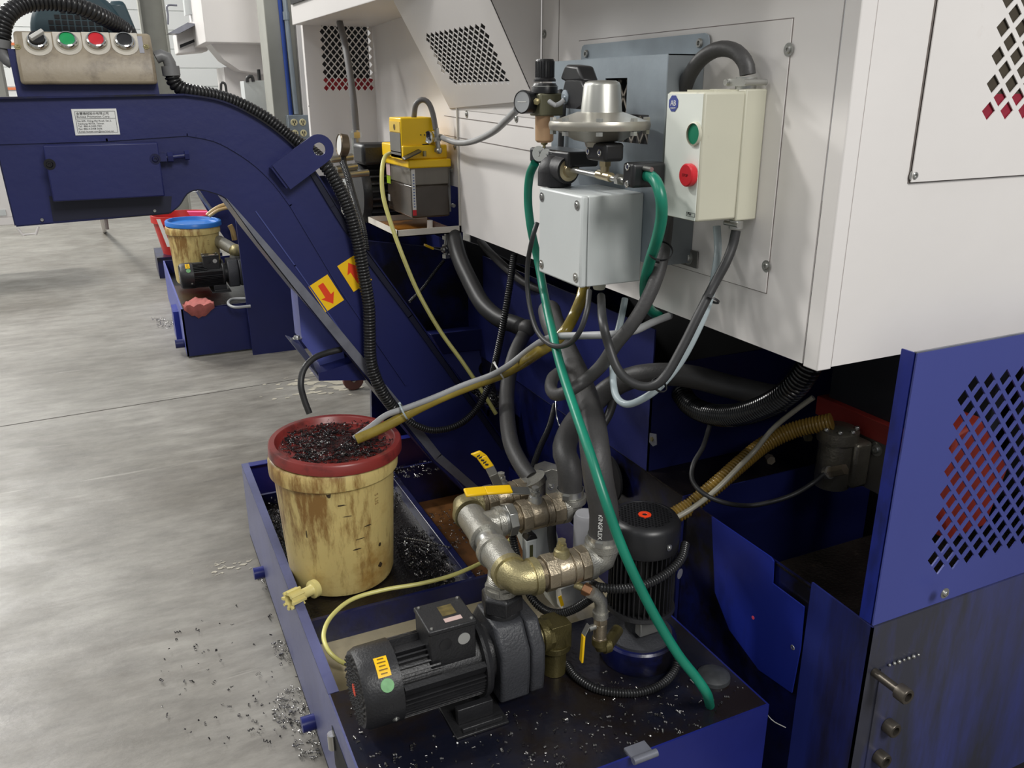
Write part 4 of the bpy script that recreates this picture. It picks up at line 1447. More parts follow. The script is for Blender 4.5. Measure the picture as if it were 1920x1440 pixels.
# ---------------------------------------------------------------- small drain line with ball valve
dl = thing('drain_line', 'small steel elbow line with yellow handled valve beside the upright pump', 'pipework', P(1128, 1210, y=1.17))
yd = 1.165
c = P(1120, 1118, y=yd)
MB().cyl(P(1078, 1096, y=yd + 0.03), P(1096, 1104, y=yd + 0.015), 0.007).build('hose_barb', BRASS, dl)
MB().cyl(P(1094, 1103, y=yd + 0.018), P(1110, 1111, y=yd + 0.003), 0.0125, n=6).build('hexagon_nut', mat('copper_nut', (140, 100, 70), 0.42, 0.6), dl, bevel=0.001)
mb = MB()
mb.sweep([P(1107, 1110, y=yd), P(1117, 1116, y=yd), P(1126, 1126, y=yd), P(1127, 1140, y=yd), P(1126, 1156, y=yd)], 0.0125, 20)
mb.cyl(P(1126, 1146, y=yd), P(1126, 1156, y=yd), 0.0155, n=20)
mb.build('elbow', MALL, dl)
va = P(1126, 1156, y=yd)
vb_ = P(1126, 1200, y=yd)
mb = MB().cyl((va.x, yd, va.z), (va.x, yd, va.z - 0.014), 0.0150, n=6)
mb.cyl((va.x, yd, va.z - 0.014), (va.x, yd, vb_.z + 0.008), 0.0130, n=20)
mb.cyl((va.x, yd, vb_.z + 0.010), (va.x, yd, vb_.z - 0.004), 0.0150, n=6)
mb.build('valve_body', NICKEL, dl, bevel=0.001)
mb = MB()
elbow(mb, Vector((va.x, yd, vb_.z - 0.016)), (0, 0, 1), (1, 0, 0), 0.0135, 0.022)
mb.cyl((va.x + 0.02, yd, vb_.z - 0.016), (va.x + 0.06, yd + 0.03, vb_.z - 0.014), 0.012)
mb.build('lower_elbow', BRASSD, dl)
sx, sz = va.x - 0.013, P(1110, 1176, y=yd).z
MB().cyl((sx + 0.004, yd, sz), (sx - 0.014, yd - 0.002, sz), 0.006, n=12).build('stem', STEEL, dl)
mb = MB()
q0, q1 = P(1103, 1172, y=yd - 0.01), P(1094, 1190, y=yd - 0.012)
q2 = P(1090, 1240, y=yd - 0.014)
mb.obox((q0 + q1) / 2, (q1 - q0) / 2, (0, 0.006, 0), (0.0012, 0, 0.0006))
lv = mb.build('lever', STEEL, dl)
MB().obox((q1 + q2) / 2, (q2 - q1) / 2, (0.001, 0.0065, 0), (0.0024, 0, 0)).build('lever_grip', HANDY, lv, bevel=0.0015)

# ---------------------------------------------------------------- flow switch box behind the manifold
fb = thing('oil_skimmer_unit', 'pale grey instrument box with black capped column behind the manifold', 'instrument', P(1030, 1110, y=1.5))
yk = 1.50
a, b_ = P(985, 990, y=yk), P(1095, 1115, y=yk)
pts = [P(972, 985, y=yk), P(1035, 965, y=yk), P(1065, 1070, y=yk), P(1100, 1085, y=yk), P(1098, 1135, y=yk), P(1040, 1140, y=yk), P(1000, 1060, y=yk)]
MB().prism(pts, (0.0, 0.05, 0)).build('housing', LGREY, fb, bevel=0.003)
pts = [P(1052, 1105, y=1.44), P(1098, 1090, y=1.44), P(1096, 1140, y=1.44), P(1056, 1145, y=1.44)]
MB().prism(pts, (0.0, 0.03, 0)).build('label_block', mat('pale_grey_decal', (186, 186, 182), 0.5, var=0.12, scale=60), fb)
MB().obox(P(1052, 1127, y=1.436), (0.004, 0, -0.014), (0.004, 0, 0.001), (0, 0.0008, 0)).build('yellow_stripe', YSTICK, fb)
c = P(993, 1055, y=1.44)
ct = P(992, 1008, y=1.44)
MB().box((c.x - 0.013, 1.428, c.z - 0.02), (c.x + 0.013, 1.452, ct.z)).build('column', LGREY, fb, bevel=0.003)
MB().prism([(c.x - 0.014, 1.427, ct.z), (c.x + 0.014, 1.427, ct.z), (c.x + 0.009, 1.427, ct.z + 0.012), (c.x - 0.006, 1.427, ct.z + 0.014)], (0, 0.026, 0)).build('black_cap', BLACKP, fb, bevel=0.002)
MB().box((c.x - 0.006, 1.4272, c.z - 0.006), (c.x + 0.002, 1.428, ct.z - 0.012)).build('sight_window', mat('olive_window', (74, 74, 44), 0.3), fb)
# grey canister behind the lettered hose
gc_ = P(1097, 1030, y=1.36)
gt_ = P(1097, 962, y=1.36)
tag(MB().lathe((gc_.x, 1.36, 0.42), UZ, [(0, 0), (0.026, 0), (0.026, gt_.z - 0.43), (0.022, gt_.z - 0.42), (0, gt_.z - 0.42)], 32).build('grey_canister', mat('mid_grey_plastic', (152, 152, 156), 0.45), bevel=0.001),
    'plain grey cylinder standing behind the lettered hose', 'canister')
# bolted pump body peeking out behind the hoses
pbk = thing('bolted_housing', 'dirty aluminium bolted housing between the rear and middle hoses', 'housing', P(1030, 960, y=1.62))
MB().prism([P(1012, 888, y=1.62), P(1038, 878, y=1.62), P(1080, 890, y=1.62), P(1085, 960, y=1.62), P(1030, 965, y=1.62)], (0, 0.05, 0)).build('casting', MALL, pbk, bevel=0.004)
bb = MB()
for px, py in ((1013, 885), (1033, 912), (1030, 930), (1068, 960)):
    bolt(bb, P(px, py, y=1.62), (0, -1, 0.2), 0.005, 0.006)
bb.build('bolt', STEEL, pbk)

dc = P(1338, 1268, z=TZ + .004)
tag(MB().lathe(Vector((dc.x, dc.y, TZ)), UZ, [(0, 0), (0.034, 0), (0.033, 0.008), (0.022, 0.016), (0, 0.018)], 32).build('deck_cap', mat('dusty_black_cap', (58, 60, 62), 0.45, var=0.3, scale=40)), 'low dusty round cap on the deck beside the end of the green hose', 'cap')
hose('steel_wire', 'thin curved wire hanging off the right corner of the tank deck', 'wire', [(1430, 1322, 'x', 1.0), (1436, 1336, 'x', 1.02), (1450, 1352, 'x', 1.03), (1473, 1364, 'x', 1.05)], 0.0012, STEEL)
# ================================================================= chip conveyor
CY = 2.20
CW = 0.30
cv = thing('chip_conveyor', 'dark blue swan neck chip conveyor rising from the tank to the left', 'conveyor', (0.45, CY + 0.15, 0))


def C(px, py, y=CY):
    return P(px, py, y=y)


def catm(pts, n=6):
    q = [pts[0] * 2 - pts[1]] + pts + [pts[-1] * 2 - pts[-2]]
    out = []
    for i in range(1, len(q) - 2):
        a, b, c, d = q[i - 1], q[i], q[i + 1], q[i + 2]
        for k in range(n):
            t = k / n
            out.append(0.5 * ((2 * b) + (c - a) * t + (2 * a - 5 * b + 4 * c - d) * t * t + (3 * b - a - 3 * c + d) * t ** 3))
    return out + [pts[-1]]


top = [C(-120, 188), C(345, 179)] + catm([C(345, 179), C(400, 187), C(445, 203), C(490, 228), C(530, 258), C(565, 292), C(597, 335), C(625, 380), C(655, 428)], 3)[1:]
top += [C(770, 585), C(862, 715), C(950, 838), C(968, 930)]
bot = [C(893, 944), C(815, 868), C(690, 712), C(637, 645), C(553, 541), C(483, 452), C(443, 396)] + catm([C(443, 396), C(423, 371), C(397, 360), C(370, 355), C(350, 363), C(336, 384), C(318, 399)], 3)[1:]
bot += [C(30, 423), C(0, 300), C(-120, 320)]
# flatten the horizontal head
zt = C(0, 186).z
side = MB().prism(top + bot, (0, 0.004, 0))
side.build('side_plate', BLUE, cv)
MB().prism([p + Vector((0, CW, 0)) for p in top + bot], (0, 0.004, 0)).build('side_plate', BLUE, cv)
# back (upper) deck and underside
mb = MB()


def ribbon(mb, pts, y0, y1, off=0.0, th=0.003):
    for p, q in zip(pts, pts[1:]):
        d = (q - p)
        n_ = Vector((-d.z, 0, d.x)).normalized()
        a = [p + n_ * off, q + n_ * off, q + n_ * (off + th), p + n_ * (off + th)]
        b = [Vector((k.x, y1, k.z)) for k in a]
        a = [Vector((k.x, y0, k.z)) for k in a]
        mb.add(a + b, [(0, 1, 2, 3), (7, 6, 5, 4), (0, 4, 5, 1), (1, 5, 6, 2), (2, 6, 7, 3), (3, 7, 4, 0)])
    return mb


ribbon(mb, top, CY - 0.012, CY + CW + 0.016, 0.0, 0.004).build('top_deck', BLUED, cv)
ribbon(MB(), bot, CY + 0.002, CY + CW, 0.0, 0.003).build('under_deck', BLUED, cv)
# flange edge strip under the slope, its grey stands for reflected light
st = [C(905, 940), C(815, 862), C(740, 768), C(637, 645), C(553, 541), C(483, 452), C(443, 398), C(424, 372)]
mb = MB()
for p, q in zip(st, st[1:]):
    d = (q - p)
    n_ = Vector((-d.z, 0, d.x)).normalized() * -1
    k_ = st.index(p)
    a = [p, q, q + n_ * (0.026, 0.026, 0.026, 0.026, 0.022, 0.014, 0.006, 0.001)[k_ + 1], p + n_ * (0.026, 0.026, 0.026, 0.026, 0.022, 0.014, 0.006, 0.001)[k_]]
    mb.add([k + Vector((0, -0.004, 0)) for k in a] + [k + Vector((0, 0.0, 0)) for k in a], [(0, 1, 2, 3), (7, 6, 5, 4), (0, 4, 5, 1), (1, 5, 6, 2), (2, 6, 7, 3), (3, 7, 4, 0)])
mb.build('edge_strip', GREYM, cv)
# side frame weld bead along the neck
wl = [C(0, 268), C(200, 262), C(350, 252)] + catm([C(350, 252), C(400, 262), C(440, 282), C(480, 310), C(515, 345), C(545, 385)], 3)[1:] + [C(640, 545), C(760, 720)]
mb = MB()
for p, q in zip(wl, wl[1:]):
    d = (q - p)
    n_ = Vector((-d.z, 0, d.x)).normalized() * 0.003
    mb.obox((p + q) / 2 + Vector((0, -0.002, 0)), d / 2 * 1.02, (0, 0.002, 0), n_)
mb.build('side_rib', BLUE, cv)
wl = [C(480, 397), C(553, 498), C(640, 622), C(760, 775), C(868, 915)]
de = [C(585, 318), C(625, 385), C(655, 433), C(770, 590), C(862, 720), C(945, 838)]
md = MB()
for p, q in zip(de, de[1:]):
    d = (q - p)
    n_ = Vector((-d.z, 0, d.x)).normalized() * 0.007
    md.obox((p + q) / 2 + Vector((0, -0.004, 0)) - n_ * 0.6, d / 2 * 1.01, (0, 0.004, 0), n_)
md.build('dark_flange', mat('black_blue_cheek', (20, 22, 44), 0.4), cv)
mb = MB()
for p, q in zip(wl, wl[1:]):
    d = (q - p)
    n_ = Vector((-d.z, 0, d.x)).normalized() * 0.0015
    mb.obox((p + q) / 2 + Vector((0, -0.001, 0)), d / 2 * 1.02, (0, 0.0012, 0), n_)
mb.build('side_rib', mat('weld_seam_blue', (62, 70, 128), 0.4), cv)
# head: recessed lower cheek, cover box, bolts
MB().prism([C(92, 368, CY - .001), C(322, 368, CY - .001), C(320, 398, CY - .001), C(100, 415, CY - .001)], (0, -0.001, 0)).build('lower_cheek', mat('black_blue_cheek', (20, 22, 44), 0.4), cv, smooth=0)
MB().prism([C(-40, 278, CY - .002), C(14, 278, CY - .002), C(34, 423, CY - .002), C(-20, 423, CY - .002)], (0, -0.001, 0)).build('end_plate', BLUED, cv, smooth=0) if False else None
cbx = MB()
fy = CY - 0.055
a, b_ = C(80, 273, fy), C(308, 372, fy)
cbx.box((a.x, fy, C(95, 379, fy).z), (C(300, 300, fy).x, CY, a.z))
cbo = cbx.build('chain_cover', BLUE, cv, bevel=0.003)
sc = MB()
for px, py in ((93, 308), (291, 298)):
    bolt(sc, C(px, py, fy), (0, -1, 0), 0.007, 0.006)
sc.build('bolt', BLUED, cbo)
sc = MB()
bolt(sc, C(79, 412, CY - .002), (0, -1, 0), 0.004, 0.004, False)
bolt(sc, C(290, 395, CY - .002), (0, -1, 0), 0.004, 0.004, False)
sc.build('rivet', STEEL, cv)
mb = MB().cyl(C(308, 296, CY - .02), C(350, 291, CY - .02), 0.006, n=12)
mb.lathe(C(314, 295, CY - .02), UX, [(0, 0), (0.012, 0), (0.012, 0.012), (0, 0.012)], 6)
mb.lathe(C(346, 291, CY - .02), UX, [(0, 0), (0.012, 0), (0.012, 0.01), (0, 0.01)], 6)
mb.box(C(300, 303, CY - .03), C(310, 286, CY - 0.001))
mb.build('tension_bolt', BLUE, cv)
# lifting lug with a hole
l0, l1 = C(522, 330), C(592, 278)
d = (l1 - l0).normalized()
n_ = Vector((-d.z, 0, d.x))
L_ = (l1 - l0).length
R_ = 0.036
outer = [(0, -R_), (L_, -R_)] + [(L_ + R_ * math.sin(3.1416 * k / 12), -R_ * math.cos(3.1416 * k / 12)) for k in range(1, 12)] + [(L_, R_), (0, R_)]
hole = [(L_ + 0.016 * math.cos(6.283 * k / 20), 0.016 * math.sin(6.283 * k / 20)) for k in range(20)]
sheet(l0 + Vector((0, -0.035, 0)), d, n_, outer, [hole], 0.006).build('lifting_lug', BLUE, cv)
MB().obox(l0 + d * L_ * 0.35 + Vector((0, -0.018, 0)), d * L_ * 0.4, (0, 0.017, 0), n_ * 0.03).build('lug_block', BLUE, cv)
# arrow stickers


def arrow_sticker(c, ang, up):
    w_, h_ = 0.030, 0.042
    dx = Vector((math.cos(ang), 0, math.sin(ang)))
    dz = Vector((-math.sin(ang), 0, math.cos(ang)))
    c = c + Vector((0, -0.0008, 0))
    s_ = MB().obox(c, dx * w_, (0, 0.0006, 0), dz * h_).build('arrow_sticker', YSTICK, cv, smooth=0)
    k = 1 if up else -1
    pts = [(-0.008, -0.030), (0.008, -0.030), (0.009, 0.008), (0.020, 0.006), (0, 0.034), (-0.020, 0.006), (-0.009, 0.008)]
    MB().prism([c + dx * a_ * k + dz * b_ * k + Vector((0, -0.0006, 0)) for a_, b_ in pts], (0, -0.0004, 0)).build('arrow', ORANGE, s_, smooth=0)


arrow_sticker(C(612, 550), math.radians(28), False)
arrow_sticker(C(665, 512), math.radians(28), True)
# maker's plate
q0, q1, q2 = C(134, 205, CY - .001), C(219, 203, CY - .001), C(141, 254, CY - .001)
q3 = C(224, 252, CY - .001)
x0, x1 = (q0.x + q2.x) / 2, (q1.x + q3.x) / 2
z0, z1 = (q2.z + q3.z) / 2, (q0.z + q1.z) / 2
MB().box((x0, CY - 0.002, z0), (x1, CY, z1)).build('maker_plate', PAPER, cv, smooth=0)
plate = [o for o in bpy.data.objects if o.name.startswith('maker_plate')][0]
W_, H_ = x1 - x0, z1 - z0
fr = MB()
for (a, b, c, d_) in ((.06, .90, .96, .912), (.06, .08, .96, .092), (.06, .08, .068, .912), (.952, .08, .96, .912), (.06, .62, .96, .632)):
    fr.box((x0 + a * W_, CY - 0.0024, z0 + b * H_), (x0 + c * W_, CY - 0.002, z0 + d_ * H_))
fr.build('plate_border', INK, plate, smooth=0)
lines = [('\u91d1\u8c50\u6a5f\u68b0\u80a1\u4efd\u6709\u9650\u516c\u53f8', .78, .095), ('Bunsee Promotion Corp.', .665, .095), ('No.205, Ching-Hai Road, Sec.2,', .51, .078), ('Taichung 40756, Taiwan', .41, .078),
         ('Tel:  886-4-2400 7001', .31, .078), ('Fax: 886-4-2408 3606', .21, .078), ('E-mail: bunsee.com@msa.hinet.net', .11, .072)]
for s_, zz, sz in lines:
    text(s_, 'plate_lettering', H_ * sz * 1.25, INK, plate, (x0 + W_ * .09, CY - 0.002, z0 + H_ * zz), UX, UZ, lift=0.0003)

# support leg under the neck
lg = MB()
yl = CY + 0.10
a0, a1 = P(560, 548, y=yl), P(597, 600, y=yl)
lgx0, lgx1 = P(562, 640, y=yl).x, P(600, 680, y=yl).x
MB().prism([P(557, 545, y=yl), P(640, 640, y=yl), P(650, 690, y=yl), P(600, 688, y=yl), P(598, 680, y=yl), P(566, 640, y=yl)], (0, 0.10, 0)).build('support_leg', BLUEL, cv)
bx = P(585, 660, y=yl)
MB().prism([P(535, 630, y=yl - .05), P(598, 708, y=yl - .05), P(600, 700, y=yl + .06), P(560, 640, y=yl + .06)], (0, 0, 0.003)).build('leg_flange', GREYM, cv)
MB().prism([P(597, 700, y=yl - .06), P(700, 668, y=yl - .06), P(740, 700, y=yl - .06), P(740, 712, y=yl - .06), P(598, 714, y=yl - .06)], (0, 0.16, 0)).build('leg_beam', BLUE, cv)
sc = MB()
bolt(sc, P(557, 637, y=yl) + UZ * 0.004, UZ, 0.009, 0.008)
sc.build('bolt', STEEL, cv)
# caster
ca = P(660, 708, y=CY + 0.16)
cs = thing('caster_wheel', 'small dusty red-brown caster wheel below the conveyor', 'wheel', (ca.x, ca.y, 0.0))
wz = 0.052
ca = P(662, 712, z=wz)
MB().cyl(ca + Vector((0, -0.013, 0)), ca + Vector((0, 0.013, 0)), 0.052, n=36).build('wheel', mat('dusty_maroon_wheel', (110, 70, 62), 0.5, var=0.15), cs, bevel=0.004)
MB().cyl(ca + Vector((0, -0.019, 0)), ca + Vector((0, 0.019, 0)), 0.008, n=14).build('axle', STEEL, cs)
MB().box(ca + Vector((-0.016, -0.020, 0)), ca + Vector((0.018, -0.017, 0.085))).box(ca + Vector((-0.016, 0.017, 0)), ca + Vector((0.018, 0.020, 0.085))).box(ca + Vector((-0.04, -0.03, 0.085)), ca + Vector((0.05, 0.03, 0.22))).build('fork', BLUED, cs)
# tail box of the conveyor in the tank
MB().prism([P(735, 800, y=CY - .002), P(905, 735, y=CY - .002), P(1000, 900, y=CY - .002), P(890, 940, y=CY - .002)], (0, 0.003, 0)).build('tail_plate', BLUED, cv) if False else None

# console on top of the head
zt = C(200, 182).z
ps0, ps1 = P(33, 182, y=CY + .02), P(300, 180, y=CY + .02)
pt0, pt1 = P(30, 158, y=CY + .02), P(296, 156, y=CY + .02)
MB().prism([(ps0.x, CY + .02, zt), (ps1.x, CY + .02, zt), (ps1.x - 0.004, CY + .02, zt + 0.10), (ps0.x - 0.002, CY + .02, zt + 0.10)], (0, 0.18, 0)).build('console_plinth', BLUE, cv)
cp = thing('control_box', 'beige control box with four round push buttons on the conveyor head', 'control box', ((ps0.x + ps1.x) / 2, CY + 0.09, zt + 0.04))
yc = CY - 0.012
f0, f1 = P(42, 161, y=yc), P(296, 156, y=yc)     # lower front edge
k0, k1 = P(30, 121, y=yc), P(291, 119, y=yc)     # fold between front and sloped face
zlow, zfold = (f0.z + f1.z) / 2, (k0.z + k1.z) / 2
xl, xr = (f0.x + k0.x) / 2, (f1.x + k1.x) / 2
slope_up = (P(20, 60, y=yc + 0.045).z + P(286, 61, y=yc + 0.045).z) / 2
prof = [(yc, zlow), (yc, zfold), (yc + 0.045, slope_up), (yc + 0.13, slope_up), (yc + 0.13, zlow)]
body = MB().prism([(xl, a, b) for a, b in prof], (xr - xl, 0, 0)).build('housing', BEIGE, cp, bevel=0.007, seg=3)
sv_ = Vector((0, 0.045, slope_up - zfold)).normalized()
sn = UX.cross(sv_).normalized()
mid = Vector((0, yc, zfold))


def onslope(px, py):
    return PP(px, py, mid, sn)


for (px, py, mt_, nm) in ((71, 81, BLACKP, 'selector'), (127, 80, GREENB, 'green_button'), (181, 80, RED, 'red_button'), (234, 81, BLACKP, 'black_button')):
    c = onslope(px, py)
    pts = [(-0.028, 0.026), (0.028, 0.026)] + [(0.028 * math.cos(a), -0.006 + -0.026 * math.sin(a)) for a in [math.pi * k / 14 for k in range(0, 15)]]
    lgd = MB().prism([c + UX * a_ + sv_ * b_ for a_, b_ in pts], sn * 0.0015).build('legend_plate', SILVERL, cp)
    MB().lathe(c, sn, [(0, 0), (0.023, 0), (0.023, 0.006), (0.019, 0.014), (0.0165, 0.015), (0.0165, 0.010), (0, 0.010)], 36).build('bezel', CHROME, lgd)
    if nm == 'selector':
        MB().lathe(c + sn * 0.010, sn, [(0, 0), (0.016, 0), (0.015, 0.012), (0, 0.013)], 30).build('selector_knob', BLACKP, lgd)
        dv = (UX * 0.8 + sv_ * 0.6).normalized()
        MB().obox(c + sn * 0.026 + dv * 0.002, dv * 0.016, dv.cross(sn) * 0.0042, sn * 0.006).build('selector_pointer', mat('worn_silver_pointer', (196, 194, 188), 0.4), lgd, bevel=0.001)
    else:
        MB().lathe(c + sn * 0.010, sn, [(0, 0), (0.0155, 0), (0.0155, 0.004), (0.014, 0.0045), (0, 0.0045)], 30).build(nm, mt_, lgd)
c = onslope(264, 84)
MB().obox(c + sn * 0.0006, UX * 0.005, sv_ * 0.022, sn * 0.0006).build('vertical_label', mat('grey_blue_label', (150, 150, 158), 0.5), cp, smooth=0)
sc = MB()
for px, py in ((33, 88), (274, 88)):
    bolt(sc, onslope(px, py), sn, 0.004, 0.003)
sc.build('screw', BRASS, cp)
gz = thing('conduit_elbow', 'grey plastic elbow on the right end of the beige control box', 'conduit fitting', (xr, yc + 0.05, zfold))
mb = MB().sweep([P(292, 108, y=yc + .05), P(305, 104, y=yc + .05), P(316, 112, y=yc + .05), P(320, 130, y=yc + .05)], 0.014, 20)
mb.cyl(P(319, 124, y=yc + .05), P(322, 142, y=yc + .05), 0.020, n=24)
mb.build('elbow', mat('grey_pvc_fitting', (112, 112, 112), 0.4), gz)
gz = thing('conduit_elbow', 'grey plastic elbow on the left end of the beige control box', 'conduit fitting', (xl, yc + 0.05, zfold))
mb = MB().sweep([P(24, 118, y=yc + .05), P(12, 110, y=yc + .05), P(3, 98, y=yc + .05), P(2, 80, y=yc + .05)], 0.014, 20)
mb.cyl(P(2, 90, y=yc + .05), P(2, 74, y=yc + .05), 0.019, n=24)
mb.build('elbow', MATS['grey_pvc_fitting'], gz)
# drive motor on the head, behind the console
dm = thing('drive_motor', 'teal grey gear motor with round fan grille behind the control box', 'motor', P(160, 60, y=CY + .30))
mc0 = P(150, 64, y=CY + 0.22)
MB().lathe(mc0, UY, [(0, 0.002), (0.094, 0), (0.102, 0.006), (0.106, 0.020), (0.106, 0.20), (0, 0.20)], 56).build('fan_cover', TEAL, dm)
mb = MB()
for i in range(-4, 5):
    for j in range(-5, 6):
        if math.hypot(i, j) < 4.6 and not (abs(i) < 1 and abs(j) < 1):
            q = mc0 + Vector((i * 0.0145, -0.0012, j * 0.0125))
            mb.box(q - Vector((0.0055, 0, 0.0045)), q + Vector((0.0055, 0.0015, 0.0045)))
mb.build('vent_hole', DARK, dm, smooth=0)
MB().prism([P(200, 2, y=CY + .23), P(232, 0, y=CY + .23), P(262, 72, y=CY + .23), P(236, 80, y=CY + .23)], (0, 0.14, 0)).build('terminal_box', TEAL, dm, bevel=0.01)
MB().box((mc0.x - 0.10, CY + 0.24, zt + 0.001), (mc0.x + 0.10, CY + 0.31, mc0.z - 0.10)).build('motor_foot', TEAL, dm)

# ================================================================= shelf and yellow lubricator
sh = thing('pump_shelf', 'cream metal drip shelf under the yellow lubricator', 'shelf', P(780, 430, x=0.88))
SY = 2.503
s0 = P(745, 440, y=SY)
sx0, sz = s0.x, P(865, 436, x=WX).z
sy1 = P(690, 410, x=sx0).y
CRM = mat('cream_enamel', (222, 216, 204), 0.4, var=0.04, dirt=((170, 140, 84), 0.08, 9))
mb = MB().box((sx0, SY, sz), (WX, sy1, sz + 0.003))
mb.box((sx0, SY, sz), (WX, SY + 0.003, sz + 0.022))
mb.box((sx0, SY, sz), (sx0 + 0.003, sy1, sz + 0.022))
mb.box((sx0, sy1 - 0.003, sz), (WX, sy1, sz + 0.022))
mb.build('tray', CRM, sh)
MB().box((sx0 + 0.003, SY + 0.003, sz + 0.003), (WX - 0.003, sy1 - 0.003, sz + 0.0045)).build('thin_film', mat('amber_oil_film', (150, 96, 34), 0.15, var=0.4, scale=10), sh)
MB().box((WX - 0.006, SY, sz), (WX, SY + 0.004, sz + 0.40)).build('bracket_upright', CRM, sh)
# lubricator
lb_ = thing('lubricator', 'yellow automatic lubricator with smoky oil reservoir on the cream shelf', 'lubricator', (0.9, SY + 0.1, sz + 0.02))
ly = SY + 0.045
t0, t1 = P(768, 415, y=ly), P(844, 405, y=ly)
xa, xb = P(770, 330, y=ly).x, P(842, 330, y=ly).x
zr0, zr1 = P(775, 410, y=ly).z, P(775, 312, y=ly).z
yd_ = P(724, 305, x=xa).y
SMOKE = mat('smoky_reservoir', (150, 142, 128), 0.12, var=0.1, trans=0.8)
zmid = zr0 + (zr1 - zr0) * 0.63
MB().box((xa, ly, zmid), (xb, yd_, zr1)).build('reservoir', mat('smoky_grey_plastic', (112, 107, 98), 0.18, var=0.15, scale=20, stretch=(1, 1, 0.1)), lb_, bevel=0.004, seg=3)
MB().box((xa, ly, zr0), (xb, yd_, zmid)).build('oil_level', mat('dark_amber_oil', (66, 58, 50), 0.16, var=0.2, scale=14, dirt=((92, 64, 30), 0.25, 16)), lb_, bevel=0.006, seg=3)
zl0 = P(775, 316, y=ly - .006).z
zl1 = P(775, 300, y=ly - .006).z
MB().box((xa - 0.008, ly - 0.008, zl0), (xb + 0.006, yd_ + 0.008, zl1)).build('reservoir_lid', YELLOW, lb_, bevel=0.005, seg=3)
hx0, hx1 = P(752, 250, y=ly + .02).x, P(816, 240, y=ly + .02).x
hz1 = P(755, 221, y=ly + .02).z
hyb = P(729, 222, x=hx0).y
hd = MB().box((hx0, ly + 0.02, zl1 - 0.004), (hx1, hyb, hz1)).build('pump_head', YELLOW, lb_, bevel=0.004)
MB().box((hx0, ly + 0.01, zl1 - 0.001), (xb, yd_ - 0.02, zl1 + 0.042)).build('head_base', YELLOW, lb_, bevel=0.004)
dpx = hx0 - 0.0008
zA, zB_, zC, zD = hz1 - 0.012, hz1 - 0.045, hz1 - 0.105, zl1 + 0.012
ya, yb_ = ly + 0.026, hyb - 0.006
MB().box((dpx - 0.001, ya, zD), (dpx, yb_, zC)).build('grey_panel', mat('slate_grey_panel', (110, 108, 104), 0.5), lb_, smooth=0)
MB().box((dpx - 0.001, ya, zC + 0.003), (dpx, yb_, zB_)).build('grey_panel', mat('slate_grey_panel', (110, 108, 104), 0.5), lb_, smooth=0)
MB().box((dpx - 0.001, ya, zB_ + 0.002), (dpx, yb_, zA)).build('gold_panel', mat('pale_gold_panel', (222, 186, 70), 0.5), lb_, smooth=0)
MB().lathe((dpx - 0.001, (ya + yb_) / 2, (zA + zB_) / 2), (-1, 0, 0), [(0, 0), (0.009, 0), (0.009, 0.001), (0.007, 0.001), (0.0065, 0.0002), (0, 0.0002)], 20).build('round_mark', mat('dark_gold_mark', (110, 90, 30), 0.5), lb_)
# pressure gauge, fittings, tilted cap
gp = P(806, 257, y=ly + .012)
MB().lathe(gp, (-0.75, -0.65, 0.05), [(0, -0.03), (0.008, -0.03), (0.018, -0.014), (0.020, 0), (0.019, 0.004), (0.016, 0.002), (0, 0.002)], 24).build('small_gauge', CHROME, lb_)
mb = MB()
fp0, fp1 = P(822, 282, y=ly), P(818, 240, y=ly)
mb.cyl(fp0, fp1, 0.008, n=14)
mb.lathe(P(820, 265, y=ly), UZ, [(0, 0), (0.013, 0), (0.013, 0.012), (0, 0.012)], 6)
mb.lathe(P(822, 285, y=ly), UZ, [(0, 0), (0.013, 0), (0.013, 0.012), (0, 0.012)], 6)
mb.sphere(P(823, 283, y=ly - .012), 0.010)
mb.build('outlet_fitting', STEEL, lb_)
MB().obox(P(772, 290, y=ly - .004), (P(788, 281, y=ly - .004) - P(757, 296, y=ly - .004)) / 2, (0, 0.016, 0.002), (0.001, 0, 0.003)).build('slide_cap', mat('bronze_black_cap', (58, 52, 38), 0.4), lb_, bevel=0.002)
MB().lathe(P(796, 293, y=ly - .002), UZ, [(0, 0), (0.006, 0), (0.006, 0.016), (0, 0.016)], 10).build('bleed_screw', BRASS, lb_)
MB().box(P(792, 270, y=ly + 0.019), P(804, 280, y=ly + 0.0195)).build('type_plate', INK, lb_, smooth=0)
mb = MB()
for px in (789, 796):
    mb.cyl(P(px, 253, y=ly + .020), P(px, 253, y=ly + .0185), 0.0022, n=10)
mb.build('panel_hole', INK, lb_)
# level scale and labels on the reservoir
x_ = xa + 0.0
zs0, zs1 = P(760, 408, y=ly - .001).z, P(756, 315, y=ly - .001).z
MB().box((xa + 0.002, ly - 0.0012, zs0 + 0.022), (xa + 0.014, ly - 0.0004, zs1 - 0.006)).build('level_scale', PAPER, lb_, smooth=0)
MB().box((xa + 0.002, ly - 0.0012, zs0 + 0.004), (xa + 0.014, ly - 0.0004, zs0 + 0.0215)).build('red_scale_end', RED, lb_, smooth=0)
mb = MB()
n_ = 12
for k in range(n_):
    zk = zs0 + 0.03 + (zs1 - zs0 - 0.045) * k / n_
    mb.box((xa + 0.006, ly - 0.0016, zk), (xa + 0.011, ly - 0.0012, zk + 0.003))
mb.build('scale_marks', mat('blue_ink', (60, 90, 160), 0.5), lb_, smooth=0)
px_ = xa - 0.0008
MB().box((px_ - 0.001, yd_ - 0.045, zr1 - 0.045), (px_, yd_ - 0.004, zr1 - 0.004)).build('pink_label', mat('pink_white_label', (226, 196, 196), 0.5), lb_, smooth=0)
MB().box((px_ - 0.001, yd_ - 0.045, zr1 - 0.072), (px_, yd_ - 0.004, zr1 - 0.047)).build('lime_label', mat('lime_label', (170, 200, 50), 0.5), lb_, smooth=0)
